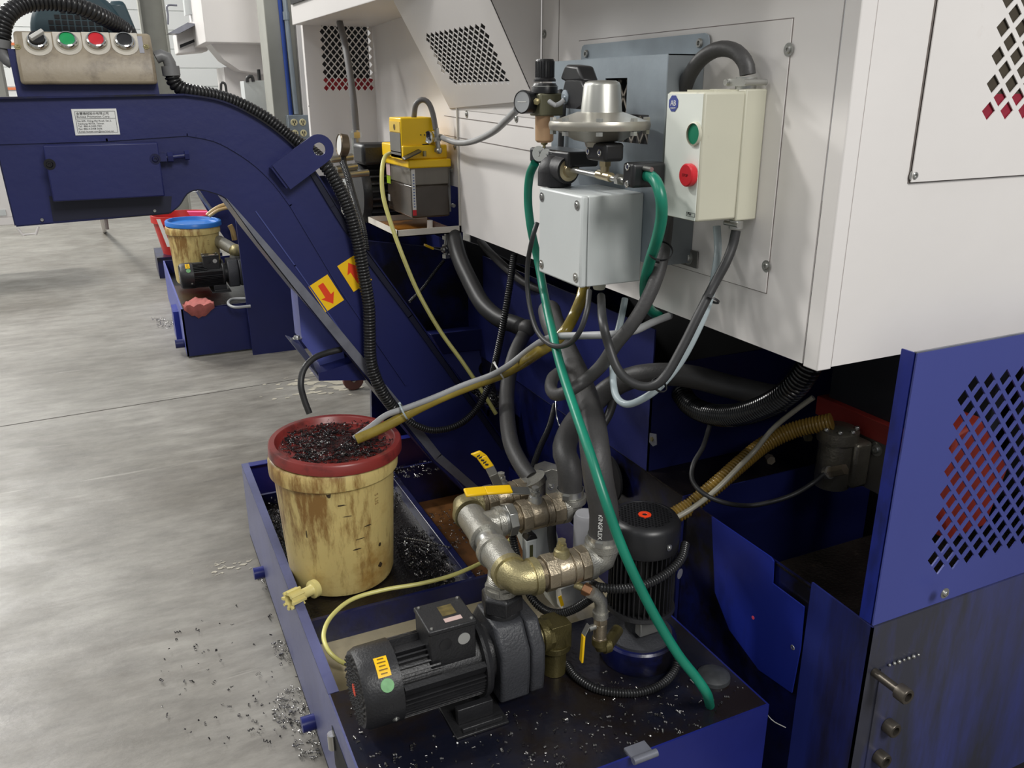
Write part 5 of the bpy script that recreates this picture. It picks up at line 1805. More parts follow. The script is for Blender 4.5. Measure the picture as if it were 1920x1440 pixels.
MB().box((px_ - 0.001, yd_ - 0.030, zr0 + 0.03), (px_, yd_ - 0.008, zr0 + 0.052)).build('white_label', PAPER, lb_, smooth=0)
mb = MB()
mb.box((xb + 0.006, ly + 0.03, zr0 + 0.01), (WX - 0.004, ly + 0.034, zr1 - 0.005))
for zk in (zr0 + 0.03, zr1 - 0.02):
    mb.cyl((xb + 0.02, ly + 0.03, zk), (xb + 0.02, ly + 0.016, zk), 0.006, n=12)
mb.build('mounting_bracket', STEEL, lb_)
MB().cyl(P(806, 432, y=ly), P(806, 413, y=ly), 0.009, n=14).build('spigot', PAPER, lb_)
# drain valve below the shelf
dv = thing('drain_valve', 'small steel valve with yellow tag handle hanging under the cream shelf', 'valve', P(838, 480, y=SY + .06))
ya = SY + 0.05
mb = MB().cyl(P(838, 436, y=ya), P(836, 484, y=ya), 0.008, n=14)
for py in (445, 462, 480):
    mb.lathe(P(837, py, y=ya), UZ, [(0, -0.006), (0.014, -0.006), (0.014, 0.006), (0, 0.006)], 6)
mb.sphere(P(833, 468, y=ya - .01), 0.012)
mb.build('valve_body', STEEL, dv)
mb = MB()
q0, q1, q2 = P(832, 470, y=ya - .012), P(812, 466, y=ya - .012), P(796, 459, y=ya - .012)
mb.obox((q0 + q1) / 2, (q1 - q0) / 2, (0, .006, 0), (0, 0, .0015))
lv = mb.build('lever', STEEL, dv)
MB().obox((q1 + q2) / 2, (q2 - q1) / 2, (0, .009, 0), (0.001, 0, .004)).build('lever_grip', HANDY, lv, bevel=0.002)
hose('thin_conduit', 'thin black corrugated conduit hanging from the small drain valve', 'conduit', [(833, 488, 'y', 2.6), (815, 510, 'y', 2.6), (793, 540, 'y', 2.58), (768, 566, 'y', 2.54)], 0.0055, CORR, 0.006, 0.18)

# hydraulic motor beside the shelf
hm_ = thing('hydraulic_motor', 'black finned electric motor left of the yellow lubricator', 'motor', P(690, 440, y=3.0))
mo = P(704, 370, y=2.95)
mo = Vector((P(668, 360, y=2.95).x, 2.95, P(690, 360, y=2.95).z))
MB().lathe(mo, UX, [(0, 0), (0.10, 0), (0.105, 0.01), (0.105, 0.03), (0.088, 0.03), (0.088, 0.26), (0, 0.26)], 40).build('motor_body', BLACKM, hm_)
star(mo + UX * 0.03, UX, UZ, 0.086, 0.108, 0.22, 26, 0, 6.283 * 25 / 26, 0.003).build('cooling_fins', DGREY, hm_)
q0 = P(640, 300, y=2.85)
MB().box((mo.x + 0.0, 2.84, mo.z + 0.10), (mo.x + 0.20, 2.96, mo.z + 0.17)).build('terminal_box', BLACKM, hm_, bevel=0.012)
mb = MB()
for py, x0_, x1_ in ((318, 630, 668), (300, 618, 660), (330, 628, 690)):
    mb.cyl(P(x0_, py, y=2.8), P(x1_, py - 6, y=2.82), 0.012, n=14)
mb.build('hydraulic_port', STEEL, hm_)
ga = thing('pressure_gauge', 'round pressure gauge with bronze rim left of the yellow lubricator', 'gauge', P(645, 275, y=2.7))
gc0 = P(637, 272, y=2.70)
gn = Vector((-0.995, -0.02, 0.1)).normalized()
MB().lathe(gc0, gn, [(0, -0.026), (0.026, -0.026), (0.034, -0.022), (0.036, 0.0), (0.033, 0.004), (0.031, 0.001), (0, 0.001)], 36).build('case', mat('bronze_grey_case', (116, 104, 88), 0.3, 0.7), ga)
MB().lathe(gc0 + gn * 0.0016, gn, [(0, 0), (0.030, 0), (0, 0.0004)], 30).build('dial', PAPER, ga)
MB().cyl(gc0 + Vector((0.012, 0.01, -0.034)), gc0 + Vector((0.012, 0.01, -0.075)), 0.009, n=12).build('stem', BLACKM, ga)
hose('hydraulic_hose', 'thin grey hose dropping from the overhead cover in front of the far grille', 'hose', [(637, 42, 'y', 3.2), (645, 75, 'y', 3.12), (655, 130, 'y', 3.05), (663, 190, 'y', 3.0), (668, 245, 'y', 2.98)], 0.012, mat('mid_grey_hose', (104, 102, 102), 0.45, var=0.1))
mb = MB().cyl(P(667, 244, y=2.98), P(668, 290, y=2.98), 0.015, n=18)
mb.lathe(P(667, 254, y=2.98), UZ, [(0, -0.008), (0.021, -0.008), (0.021, 0.012), (0, 0.012)], 6)
mb.lathe(P(668, 284, y=2.98), UZ, [(0, -0.008), (0.021, -0.008), (0.021, 0.008), (0, 0.008)], 6)
tag(mb.build('hose_coupling', STEEL), 'silver swaged coupling at the lower end of the thin grey hose', 'hose fitting')
# ================================================================= equipment on the side panel
ZX = 0.905
zp = thing('zinc_plate', 'pale blue grey galvanized mounting plate on the white side cover', 'mounting plate', P(1160, 430, x=ZX))
yr, ylf = P(1246, 250, x=ZX).y, P(1036, 200, x=ZX).y
ztp, zbt = P(1252, 101, x=ZX).z, P(1235, 500, x=ZX).z
w0 = P(1137, 146, x=ZX)
w1, w2 = P(1178, 146, x=ZX), P(1217, 271, x=ZX)
# plate with an L-shaped window (u runs towards -Y, i.e. to the right)
def uvz(px, py):
    q = P(px, py, x=ZX)
    return (-q.y, q.z)
wa, wb_, wc, wd, we, wf = uvz(1137, 147), uvz(1178, 147), uvz(1180, 214), uvz(1218, 222), uvz(1216, 271), uvz(1098, 260)
win = [(wa[0], wa[1]), (wb_[0], wa[1]), (wb_[0], wc[1]), (wd[0], wc[1]), (wd[0], we[1]), (wf[0], we[1]), (wf[0], wc[1] - 0.01), (wa[0], wc[1] - 0.01)]
sheet((ZX, 0, 0), -UY, UZ, [(-ylf, zbt), (-yr, zbt), (-yr, ztp), (-ylf, ztp)], [win], 0.002).build('plate', ZINC, zp, smooth=0)
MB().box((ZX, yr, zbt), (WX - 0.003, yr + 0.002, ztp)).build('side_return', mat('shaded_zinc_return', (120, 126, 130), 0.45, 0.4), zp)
MB().box((ZX, yr, ztp - 0.002), (WX - 0.003, ylf, ztp)).build('top_return', ZINC, zp)
FX = WX - 0.003
b0, b1 = P(1094, 106, x=FX), P(1335, 62, x=FX)
b2 = P(1336, 95, x=FX)
y0_, y1_ = b1.y, b0.y
zt0, zb0 = (b1.z + P(1095, 84, x=FX).z) / 2, ztp - 0.004
r_ = 0.012
outer = [(-y1_, zb0), (-y0_, zb0), (-y0_, zt0 - r_), (-y0_ - r_ * 0.3, zt0 - r_ * 0.3), (-y0_ - r_, zt0), (-y1_ + r_, zt0), (-y1_ + r_ * 0.3, zt0 - r_ * 0.3), (-y1_, zt0 - r_)]
sheet((FX - 0.003, 0, 0), -UY, UZ, outer, [], 0.003).build('top_flange', ZINC, zp)
sc = MB()
bolt(sc, P(1315, 81, x=FX - .003), (-1, 0, 0), 0.0085, 0.007)
bolt(sc, P(1102, 101, x=FX - .003), (-1, 0, 0), 0.0085, 0.007)
sc.build('bolt', STEEL, zp)
# lower lug
l0, l1 = P(1240, 455, x=FX), P(1310, 500, x=FX)
MB().box((FX - 0.003, P(1310, 485, x=FX).y, P(1305, 503, x=FX).z), (FX, P(1245, 480, x=FX).y, P(1305, 470, x=FX).z)).build('lower_lug', mat('dull_grey_steel_lug', (120, 118, 114), 0.4, 0.5), zp, bevel=0.004)
sc = MB()
bolt(sc, P(1291, 483, x=FX - .003), (-1, 0, 0), 0.008, 0.006)
sc.build('bolt', STEEL, zp)
# expanded grille seen through the window
gm = MB()
gxm = ZX + 0.02
for (px0, px1, py0, py1) in ((1100, 1216, 214, 270), (1150, 1178, 150, 214)):
    q0, q1 = P(px0, py0, x=gxm), P(px1, py1, x=gxm)
    ya_, yb__, za, zb1 = q1.y, q0.y, q1.z, q0.z
    st_ = 0.030
    k = -12
    while k < 24:
        for sgn in (1, -1):
            a = Vector((gxm, 0, 0)) + Vector((0, ya_ + k * st_, za if sgn > 0 else zb1))
            L_ = (zb1 - za)
            b = a + Vector((0, L_ * 0.62, L_ * sgn))
            # clip in y
            def clip(p, q):
                d = q - p
                t0, t1 = 0.0, 1.0
                for lo, hi in ((ya_, yb__),):
                    if abs(d.y) < 1e-9:
                        continue
                    ta, tb2 = (lo - p.y) / d.y, (hi - p.y) / d.y
                    if ta > tb2:
                        ta, tb2 = tb2, ta
                    t0, t1 = max(t0, ta), min(t1, tb2)
                return (p + d * t0, p + d * t1) if t1 > t0 + 0.02 else None
            r2 = clip(a, b)
            if r2:
                d = (r2[1] - r2[0])
                n_ = UX.cross(d).normalized() * 0.0022
                gm.obox((r2[0] + r2[1]) / 2, d / 2, n_, (0.0008, 0, 0))
        k += 1
gm.build('expanded_mesh', mat('taupe_mesh', (150, 142, 132), 0.5, 0.2), zp, smooth=0)
MB().box((ZX + 0.03, P(1222, 200, x=ZX).y, P(1216, 275, x=ZX).z), (ZX + 0.032, P(1090, 200, x=ZX).y, P(1137, 140, x=ZX).z)).build('dark_backing', DARK, zp)


def panelbox(xb, pxb, pyb, pxf, pxfar, pyf):
    """box on the wall: back plane x, near-side pixel columns at row py -> near y, front x, far y"""
    yn_ = P(pxb, pyb, x=xb).y
    xf_ = P(pxf, pyf, y=yn_).x
    yf_ = P(pxfar, pyf, x=xf_).y
    return yn_, xf_, yf_


# starter box
yn_, xf_, yf_ = panelbox(WX - 0.002, 1430, 290, 1314, 1246, 290)
zt1, zb1 = P(1322, 172, x=xf_).z if False else P(1322, 172, y=yn_).z, P(1305, 417, y=yn_).z
ab = thing('starter_box', 'cream motor starter box with green and red buttons', 'switch box', ((xf_ + WX) / 2, (yn_ + yf_) / 2, zb1))
xs = P(1390, 290, y=yn_).x
MB().box((xs, yn_ + 0.001, zb1 - 0.004), (WX - 0.003, yf_, zt1 + 0.004)).build('back_box', CREAM, ab, bevel=0.003)
MB().box((xf_, yn_, zb1), (xs - 0.001, yf_, zt1)).build('cover', CREAM, ab, bevel=0.004)
MB().box((xf_ - 0.0012, yn_ + 0.003, zb1 + 0.002), (xf_ - 0.0002, yf_ - 0.002, zt1 - 0.003)).build('face_plate', mat('white_face_plate', (226, 230, 222), 0.4, var=0.02, dirt=((170, 166, 150), 0.08, 8)), ab, smooth=0)
fx = xf_ - 0.0014
c = P(1303, 251, x=fx)
MB().lathe(c, (-1, 0, 0), [(0.0165, 0), (0.0185, 0), (0.0185, 0.004), (0.0165, 0.005)], 36).build('button_ring', CREAM, ab)
MB().lathe(c, (-1, 0, 0), [(0, 0), (0.0165, 0), (0.0165, 0.0015), (0, 0.002)], 32).build('green_button', mat('deep_green_button', (14, 118, 86), 0.35), ab)
c = P(1296, 328, x=fx)
rbn = MB().lathe(c, (-1, 0, 0), [(0, 0), (0.0175, 0), (0.0185, 0.002), (0.0185, 0.010), (0.0165, 0.012), (0, 0.0125)], 32).build('red_button', RED, ab)
q = Vector((c.x - 0.0126, c.y, c.z))
text('STOP', 'button_lettering', 0.0065, mat('dark_red_print', (120, 16, 26), 0.5), rbn, q + UY * 0.0 - UZ * 0.002, -UY, UZ, align='CENTER', lift=0.0002)
# octagonal maker's mark
c = P(1263, 194, x=fx)
r8 = 0.0135
lg8 = MB().prism([c + Vector((0, math.cos(math.pi / 8 + k * math.pi / 4) * r8, math.sin(math.pi / 8 + k * math.pi / 4) * r8)) for k in range(8)], (-0.0006, 0, 0)).build('octagon_mark', mat('royal_blue_mark', (52, 66, 140), 0.45), ab, smooth=0)
text('AB', 'logo_lettering', 0.0125, PAPER, lg8, c + Vector((-0.0006, 0, -0.0035)), -UY, UZ, align='CENTER', lift=0.0002)
text('QUALITY', 'logo_lettering', 0.0035, PAPER, lg8, c + Vector((-0.0006, 0, -0.0085)), -UY, UZ, align='CENTER', lift=0.0002)
c0_, c1_ = P(1287, 397, x=fx), P(1303, 408, x=fx)
mb = MB()
for (a, b, c_, d_) in ((0, 0, 1, .08), (0, .92, 1, 1), (0, 0, .04, 1), (.96, 0, 1, 1)):
    W2, H2 = c0_.y - c1_.y, c0_.z - c1_.z
    mb.box((fx - 0.0003, c0_.y - W2 * a, c1_.z + H2 * b), (fx, c0_.y - W2 * c_, c1_.z + H2 * d_))
tl_ = mb.build('type_label', INK, ab, smooth=0)
text('IP66', 'type_lettering', 0.006, INK, ab, Vector((fx, c0_.y - 0.003, c1_.z + 0.002)), -UY, UZ, lift=0.0002)
mb = MB()
mb.box((xf_ + 0.03, yn_ + 0.012, zt1), (xs - 0.006, yn_ + 0.016, zt1 + 0.003))
mb.box((xf_ + 0.02, yf_ - 0.03, zt1), (xs - 0.006, yf_ - 0.026, zt1 + 0.003))
mb.build('top_rib', CREAM, ab)
# its cable clamp and hose over the top
tcl = P(1400, 143, x=0.955)
gl = thing('hose_clamp', 'zinc hose clamp on top of the cream starter box', 'clamp', tcl)
yq = tcl.y
MB().cyl((0.955, yq, zt1 + 0.003), (0.955, yq, zt1 + 0.022), 0.017, n=24).build('band', STEEL, gl)
mb = MB()
for dy in (-0.024, 0.022):
    mb.cyl((0.930, yq + dy, zt1 + 0.014), (0.975, yq + dy, zt1 + 0.014), 0.005, n=12)
mb.box((0.935, yq - 0.024, zt1 + 0.008), (0.940, yq + 0.022, zt1 + 0.020))
mb.build('clamp_screw', STEEL, gl)
hose('rubber_cable', 'thick black cable arching over the cream starter box and down to a coil', 'cable', None, 0.0128, RUBBER, n=20, raw=[
    P(1402, 140, x=0.955), P(1398, 118, x=0.953), P(1378, 96, x=0.95), P(1348, 92, x=0.945), P(1318, 108, x=0.94), P(1295, 138, x=0.94), P(1282, 175, x=0.945), P(1270, 240, x=0.955), P(1258, 330, x=0.955), P(1251, 400, x=0.93), P(1246, 450, x=0.90), P(1236, 505, x=0.88), P(1214, 560, x=.855), P(1185, 608, x=.83), P(1155, 645, x=.81), P(1128, 685, x=.80), P(1095, 715, x=.78), P(1062, 735, x=.74), P(1042, 740, x=.73), P(1033, 728, x=.735), P(1036, 710, x=.76), P(1046, 700, x=.80)])
gl2 = thing('cable_gland', 'small steel clamp under the bottom right of the cream starter box', 'clamp', P(1378, 430, x=0.95))
q = P(1380, 426, x=0.95)
MB().cyl((q.x, q.y, zb1 - 0.004), (q.x, q.y, zb1 - 0.018), 0.012, n=20).build('collar', STEEL, gl2)
MB().cyl((q.x - 0.01, q.y - 0.018, zb1 - 0.010), (q.x - 0.01, q.y + 0.018, zb1 - 0.010), 0.004, n=12).build('clamp_screw', STEEL, gl2)

# grey junction box
yn2, xf2, yf2 = panelbox(ZX - 0.002, 1204, 450, 1089, 1010, 450)
zt2, zb2 = P(1092, 368, y=yn2).z, P(1087, 541, y=yn2).z
jb_ = thing('junction_box', 'pale grey metal junction box with four corner screws', 'junction box', ((xf2 + ZX) / 2, (yn2 + yf2) / 2, zb2))
MB().box((xf2 + 0.016, yn2 + 0.001, zb2 + 0.001), (ZX - 0.002, yf2 - 0.001, zt2 - 0.001)).build('box', LGREY, jb_, bevel=0.002)
lid_ = MB().box((xf2, yn2, zb2), (xf2 + 0.015, yf2, zt2)).build('lid', LGREY, jb_, bevel=0.004)
sc = MB()
for yy_, zz_ in ((yn2 + 0.016, zt2 - 0.018), (yf2 - 0.014, zt2 - 0.018), (yn2 + 0.016, zb2 + 0.018), (yf2 - 0.014, zb2 + 0.018)):
    bolt(sc, (xf2, yy_, zz_), (-1, 0, 0), 0.0055, 0.003)
sc.build('screw', STEEL, lid_)
gq = P(1128, 548, y=yn2 + 0.03)
MB().lathe((gq.x, yn2 + 0.04, zb2), (0, 0, -1), [(0, 0), (0.013, 0), (0.013, 0.010), (0.011, 0.016), (0, 0.016)], 12).build('cable_gland', CREAM, jb_)

# zinc sheet edge behind the junction box
# gas regulator (flying saucer body with tapered bonnet)
RXP = 0.80
rc = P(1124, 236, x=RXP)
rg = thing('pressure_regulator', 'large silver disc shaped pressure regulator with tapered bonnet', 'regulator', (rc.x, rc.y, rc.z - 0.05))
RR = (P(1026, 236, x=RXP) - P(1218, 236, x=RXP)).length * 0.40
RR = 0.089
MB().lathe(rc, UZ, [(0, -0.036), (0.024, -0.036), (0.026, -0.028), (0.045, -0.024), (0.076, -0.008), (RR, -0.006), (RR + 0.002, 0.0), (RR + 0.002, 0.004), (RR, 0.009), (0.078, 0.011), (0.046, 0.022), (0.040, 0.024), (0, 0.024)], 64).build('diaphragm_case', mat('cast_aluminium', (168, 164, 154), 0.36, 0.65, var=0.08, scale=10, dirt=((126, 108, 84), 0.4, 12)), rg)
MB().lathe(rc + Vector((0, -0.005, 0.022)), UZ, [(0, 0), (0.0375, 0), (0.0365, 0.003), (0.0325, 0.046), (0.0300, 0.051), (0.024, 0.054), (0, 0.055)], 56).build('bonnet', mat('satin_aluminium', (176, 176, 170), 0.36, 0.8, var=0.05), rg)
mb = MB()
for k in range(8):
    a = 6.283 * k / 8 + 0.25
    q = rc + Vector((math.cos(a) * (RR - 0.006), math.sin(a) * (RR - 0.006), 0))
    mb.marks.append((len(mb.v), len(mb.f)))
    mb.lathe(q + UZ * 0.009, UZ, [(0, 0), (0.0065, 0), (0.0065, 0.006), (0, 0.006)], 6)
    mb.lathe(q - UZ * 0.014, UZ, [(0, 0), (0.0065, 0), (0.0065, 0.007), (0, 0.007)], 6)
mb.build('flange_bolt', STEEL, rg)
MB().lathe(rc - UZ * 0.056, UZ, [(0, 0), (0.017, 0), (0.017, 0.018), (0, 0.018)], 24).build('neck', STEEL, rg)


def clampblock(name, label, x0, x1, ya, yb, z0, z1, screws):
    t = thing(name, label, 'pipe clamp', ((x0 + x1) / 2, (ya + yb) / 2, z0))
    MB().box((x0, ya, z0), (x1, yb, z1)).build('block', BLACKP, t, bevel=0.006, seg=3)
    mb = MB()
    for (y_, z_) in screws:
        mb.marks.append((len(mb.v), len(mb.f)))
        mb.lathe((x0, y_, z_), (-1, 0, 0), [(0, 0), (0.0062, 0), (0.0062, 0.001), (0.0048, 0.002), (0.0042, 0.0006), (0, 0.0006)], 20)
    mb.build('screw', CHROME, t)
    return t


q0, q1 = P(1097, 268, x=RXP - .02), P(1134, 302, x=RXP - .02)
yA, yB = P(1134, 285, x=RXP - .02).y, P(1098, 285, x=RXP - .02).y
zz1, zz0 = P(1115, 267, x=RXP - .02).z, P(1115, 302, x=RXP - .02).z
sA, sB = P(1102, 284, x=RXP - .02), P(1124, 286, x=RXP - .02)
clampblock('pipe_clamp', 'black plastic clamp block directly under the silver regulator', RXP - .02, P(1171, 286, y=yA).x, yA, yB, zz0, zz1, ((sA.y, (sA.z + sB.z) / 2), (sB.y, (sA.z + sB.z) / 2)))
yA, yB = P(1186, 330, x=RXP - .012).y, P(1166, 330, x=RXP - .012).y
zz1, zz0 = P(1176, 305, x=RXP - .012).z, P(1176, 352, x=RXP - .012).z
sA, sB = P(1176, 313, x=RXP - .012), P(1174, 345, x=RXP - .012)
ym_ = (yA + yB) / 2
clampblock('pipe_clamp', 'black plastic clamp block beside the right hand green hose', RXP - .012, RXP + 0.055, yA, yB, zz0, zz1, ((ym_, sA.z), (ym_, sB.z)))
# little tee pipe
YP0 = P(1070, 318, x=RXP + .012)
tp_ = thing('tee_pipe', 'slim steel pipe with a brass tee below the regulator', 'pipework', P(1130, 325, x=RXP + .012))
pz = YP0.z
ya_, yb__ = P(1172, 326, x=RXP + .012).y, YP0.y
MB().cyl((RXP + .012, yb__, pz), (RXP + .012, ya_, pz - 0.004), 0.0052, n=16).build('pipe', STEEL, tp_)
yt = P(1134, 322, x=RXP + .012).y
mb = MB().cyl((RXP + .012, yt + 0.022, pz), (RXP + .012, yt - 0.022, pz - 0.002), 0.0085, n=18)
mb.cyl((RXP + .012, yt, pz), (RXP + .012, yt, zz1 - 0.0 + 0.012), 0.0085, n=18)
mb.lathe((RXP + .012, yt, pz + 0.016), UZ, [(0, 0), (0.0115, 0), (0.0115, 0.010), (0, 0.010)], 6)
mb.build('tee', mat('nickel_brass', (186, 172, 140), 0.3, 0.8), tp_)
mb = MB()
mb.lathe((RXP + .012, ya_ + 0.012, pz - 0.003), UY, [(0, 0), (0.0105, 0), (0.0105, 0.011), (0, 0.011)], 6)
mb.build('nut', STEEL, tp_)
# black street elbow under the clamp rod
se = thing('black_pipe_elbow', 'matte black pipe elbow with steel socket, left above the junction box', 'pipe fitting', P(1045, 345, x=RXP))
qc = P(1040, 318, x=RXP + .005)
base = P(1038, 346, x=RXP + .005)
mb = MB()
mb.cyl((RXP + .005, qc.y, zt2 + 0.001), (RXP + .005, qc.y, qc.z - 0.004), 0.034, n=32)
mb.sphere((RXP + .005, qc.y, qc.z - 0.004), 0.034, 32)
mb.cyl((RXP + .005, qc.y, qc.z + 0.002), (RXP + .010, P(1066, 316, x=RXP + .01).y, qc.z + 0.002), 0.026, n=32)
mb.build('elbow', DGREY if False else mat('matte_black_iron', (36, 36, 39), 0.55, var=0.15, bump=0.1), se)
ysk_ = P(1066, 316, x=RXP + .01).y
mb = MB().lathe((RXP + .010, ysk_, qc.z + 0.002), -UY, [(0, 0), (0.021, 0), (0.021, 0.002), (0.014, 0.003), (0.012, 0.010), (0, 0.010)], 24)
mb.build('socket', mat('nickel_brass', (186, 172, 140), 0.3, 0.8), se)
# black mounting bar with two zinc washers
mb_ = thing('washer_bar', 'black bar with two shiny zinc washers above the black elbow', 'bracket', P(1050, 300, x=RXP))
ya_, yb__ = P(1082, 292, x=RXP + .02).y, P(1008, 292, x=RXP + .02).y
zb_ = P(1050, 292, x=RXP + .02).z
MB().box((RXP + .0, ya_, zb_ - 0.018), (RXP + .07, yb__, zb_ + 0.012)).build('bar', BLACKP, mb_, bevel=0.005)
mb = MB()
for px, py in ((1011, 288), (1025, 294)):
    q = P(px, py, x=RXP - .001)
    mb.lathe(q, (-0.85, -0.5, 0), [(0, 0), (0.0155, 0), (0.0155, 0.002), (0.006, 0.002), (0.006, 0.008), (0, 0.008)], 28)
mb.build('washer', CHROME, mb_)
# filter regulator
fr_ = thing('filter_regulator', 'air filter regulator with black knob and cloudy amber bowl', 'regulator', P(1020, 268, x=RXP))
fc = P(1021, 200, x=RXP)
def fz(py):
    return P(1021, py, x=RXP).z
ax0 = Vector((fc.x, fc.y, 0))
MB().lathe(ax0 + UZ * fz(153), UZ, [(0, 0), (0.022, 0), (0.022, 0.004), (0.018, 0.008), (0.018, fz(113) - fz(153)), (0.0165, fz(111) - fz(153)), (0, fz(111) - fz(153))], 24).build('knob', BLACKP, fr_)
mb = MB()
for k in range(18):
    a = 6.283 * k / 18
    mb.box(ax0 + Vector((math.cos(a) * 0.018 - 0.001, math.sin(a) * 0.018 - 0.001, fz(145))), ax0 + Vector((math.cos(a) * 0.018 + 0.001, math.sin(a) * 0.018 + 0.001, fz(115))))
mb.build('knob_ribs', BLACKP, fr_)
MB().lathe(ax0 + UZ * fz(175), UZ, [(0, 0), (0.026, 0), (0.026, fz(163) - fz(175)), (0.022, fz(156) - fz(175)), (0, fz(156) - fz(175))], 32).build('collar', BLACKP, fr_)
MB().lathe(ax0 + UZ * fz(163), UZ, [(0, 0), (0.0265, 0), (0.0265, 0.0015), (0, 0.0015)], 32).build('ring', STEEL, fr_)
OLIV = mat('olive_grey_casting', (112, 110, 88), 0.45, 0.2, var=0.1)
MB().box((fc.x - 0.022, fc.y - 0.024, fz(217)), (fc.x + 0.03, fc.y + 0.024, fz(175))).build('body', OLIV, fr_, bevel=0.003)
bowl = MB().lathe(ax0 + UZ * fz(267), UZ, [(0, 0), (0.014, 0.0), (0.0185, 0.004), (0.019, fz(217) - fz(267)), (0, fz(217) - fz(267))], 32).build('bowl', mat('cloudy_amber_bowl', (214, 178, 140), 0.25, var=0.08, trans=0.35), fr_)
MB().lathe(ax0 + UZ * fz(240), UZ, [(0, 0), (0.012, 0), (0.012, fz(218) - fz(240)), (0, fz(218) - fz(240))], 20).build('filter_element', mat('orange_filter', (190, 120, 70), 0.5), fr_)
MB().lathe(ax0 + UZ * fz(278), UZ, [(0, 0), (0.003, 0), (0.003, 0.006), (0.007, 0.008), (0.007, fz(267) - fz(278)), (0, fz(267) - fz(278))], 14).build('drain_cock', BRASS, fr_)
mb = MB().lathe((fc.x - 0.022, fc.y - 0.006, fz(190)), (-0.4, -1, 0), [(0, 0), (0.007, 0), (0.007, 0.018), (0.004, 0.02), (0, 0.02)], 6)
mb.lathe((fc.x - 0.022, fc.y + 0.012, fz(188)), (-1, -0.1, 0), [(0, 0), (0.007, 0), (0.007, 0.006), (0, 0.006)], 12)
mb.build('brass_port', BRASS, fr_)
gq = P(984, 191, x=RXP - .045)
gd = Vector((-0.93, 0.0, 0.05))
gd = (CAM - gq); gd = Vector((-0.86, -0.35, 0.05)).normalized()
gg = thing('pressure_gauge', 'small black rimmed pressure gauge on the left of the filter regulator', 'gauge', gq)
gc_ = P(979, 191, x=RXP - .05)
MB().lathe(gc_, gd, [(0, -0.045), (0.006, -0.045), (0.006, -0.030), (0.021, -0.028), (0.0225, 0.0), (0.0205, 0.002), (0.0195, 0.0), (0, 0.0)], 36).build('case', BLACKP, gg)
MB().lathe(gc_ + gd * 0.0004, gd, [(0, 0), (0.0195, 0), (0, 0.0003)], 30).build('dial', mat('silver_dial', (170, 172, 174), 0.25, 0.3), gg)
MB().obox(gc_ + gd * 0.0012, gd.cross(UZ) * 0.011, UZ * 0.0007, gd * 0.0002).build('needle', PAPER, gg)
# pressure switch head
pw = thing('pressure_switch', 'black angular solenoid plug head beside the filter regulator', 'switch', P(1075, 190, x=RXP))
xq = RXP + 0.0
u1 = (P(1085, 165, x=xq) - P(1080, 195, x=xq)).normalized()
s_ = [P(1049, 137, x=xq), P(1060, 119, x=xq), P(1083, 122, x=xq), P(1092, 148, x=xq), P(1101, 168, x=xq), P(1094, 196, x=xq), P(1063, 206, x=xq), P(1053, 172, x=xq)]
MB().prism([P(1058, 151, x=xq), P(1090, 151, x=xq), P(1100, 172, x=xq), P(1096, 196, x=xq), P(1084, 205, x=xq), P(1060, 203, x=xq), P(1052, 178, x=xq)], (0.045, 0, 0)).build('coil_body', BLACKP, pw, bevel=0.004)
MB().prism([P(1056, 128, x=xq + .004), P(1062, 121, x=xq + .004), P(1082, 124, x=xq + .004), P(1092, 152, x=xq + .004), P(1060, 154, x=xq + .004), P(1049, 148, x=xq + .004)], (0.036, 0, 0)).build('plug', BLACKP, pw, bevel=0.005)
MB().lathe(P(1060, 182, x=xq), (-1, 0, 0), [(0, 0), (0.013, 0), (0.013, 0.002), (0.006, 0.003), (0.005, 0.006), (0, 0.006)], 24).build('washer', ZINC, pw)
hose('thin_metal_tube', 'short bent silver tube from the filter regulator to the black plug head', 'tube', [(1030, 190, 'x', RXP - .035), (1040, 197, 'x', RXP - .03), (1050, 194, 'x', RXP - .012), (1058, 187, 'x', RXP - .004)], 0.0045, GREYH)
hose('black_cable', 'thin black cable running down the zinc plate behind the regulator', 'cable', [(1050, 170, 'x', ZX - .012), (1056, 200, 'x', ZX - .012), (1053, 240, 'x', ZX - .012), (1051, 285, 'x', ZX - .012)], 0.0065, RUBBERD)
# hose clamp of the right hand green hose
gcl = thing('hose_barb', 'brass hose barb with worm clamp at the start of the right green hose', 'hose fitting', P(1205, 325, x=RXP + .02))
q0, q1 = P(1186, 330, x=RXP + .02), P(1214, 328, x=RXP + .02)
mb = MB().cyl(q0, q1, 0.0085, n=18)
mb.lathe(q0, q1 - q0, [(0, 0), (0.015, 0), (0.015, 0.010), (0, 0.010)], 6)
mb.build('barb', MATS['nickel_brass'], gcl)
dq = (q1 - q0).normalized()
mb = MB().lathe(q1 - dq * 0.016, dq, [(0.0135, 0), (0.0155, 0), (0.0155, 0.010), (0.0135, 0.010)], 24)
mb.cyl(P(1200, 314, x=RXP + .01), P(1222, 318, x=RXP + .01), 0.004, n=10)
mb.build('worm_clamp', STEEL, gcl)

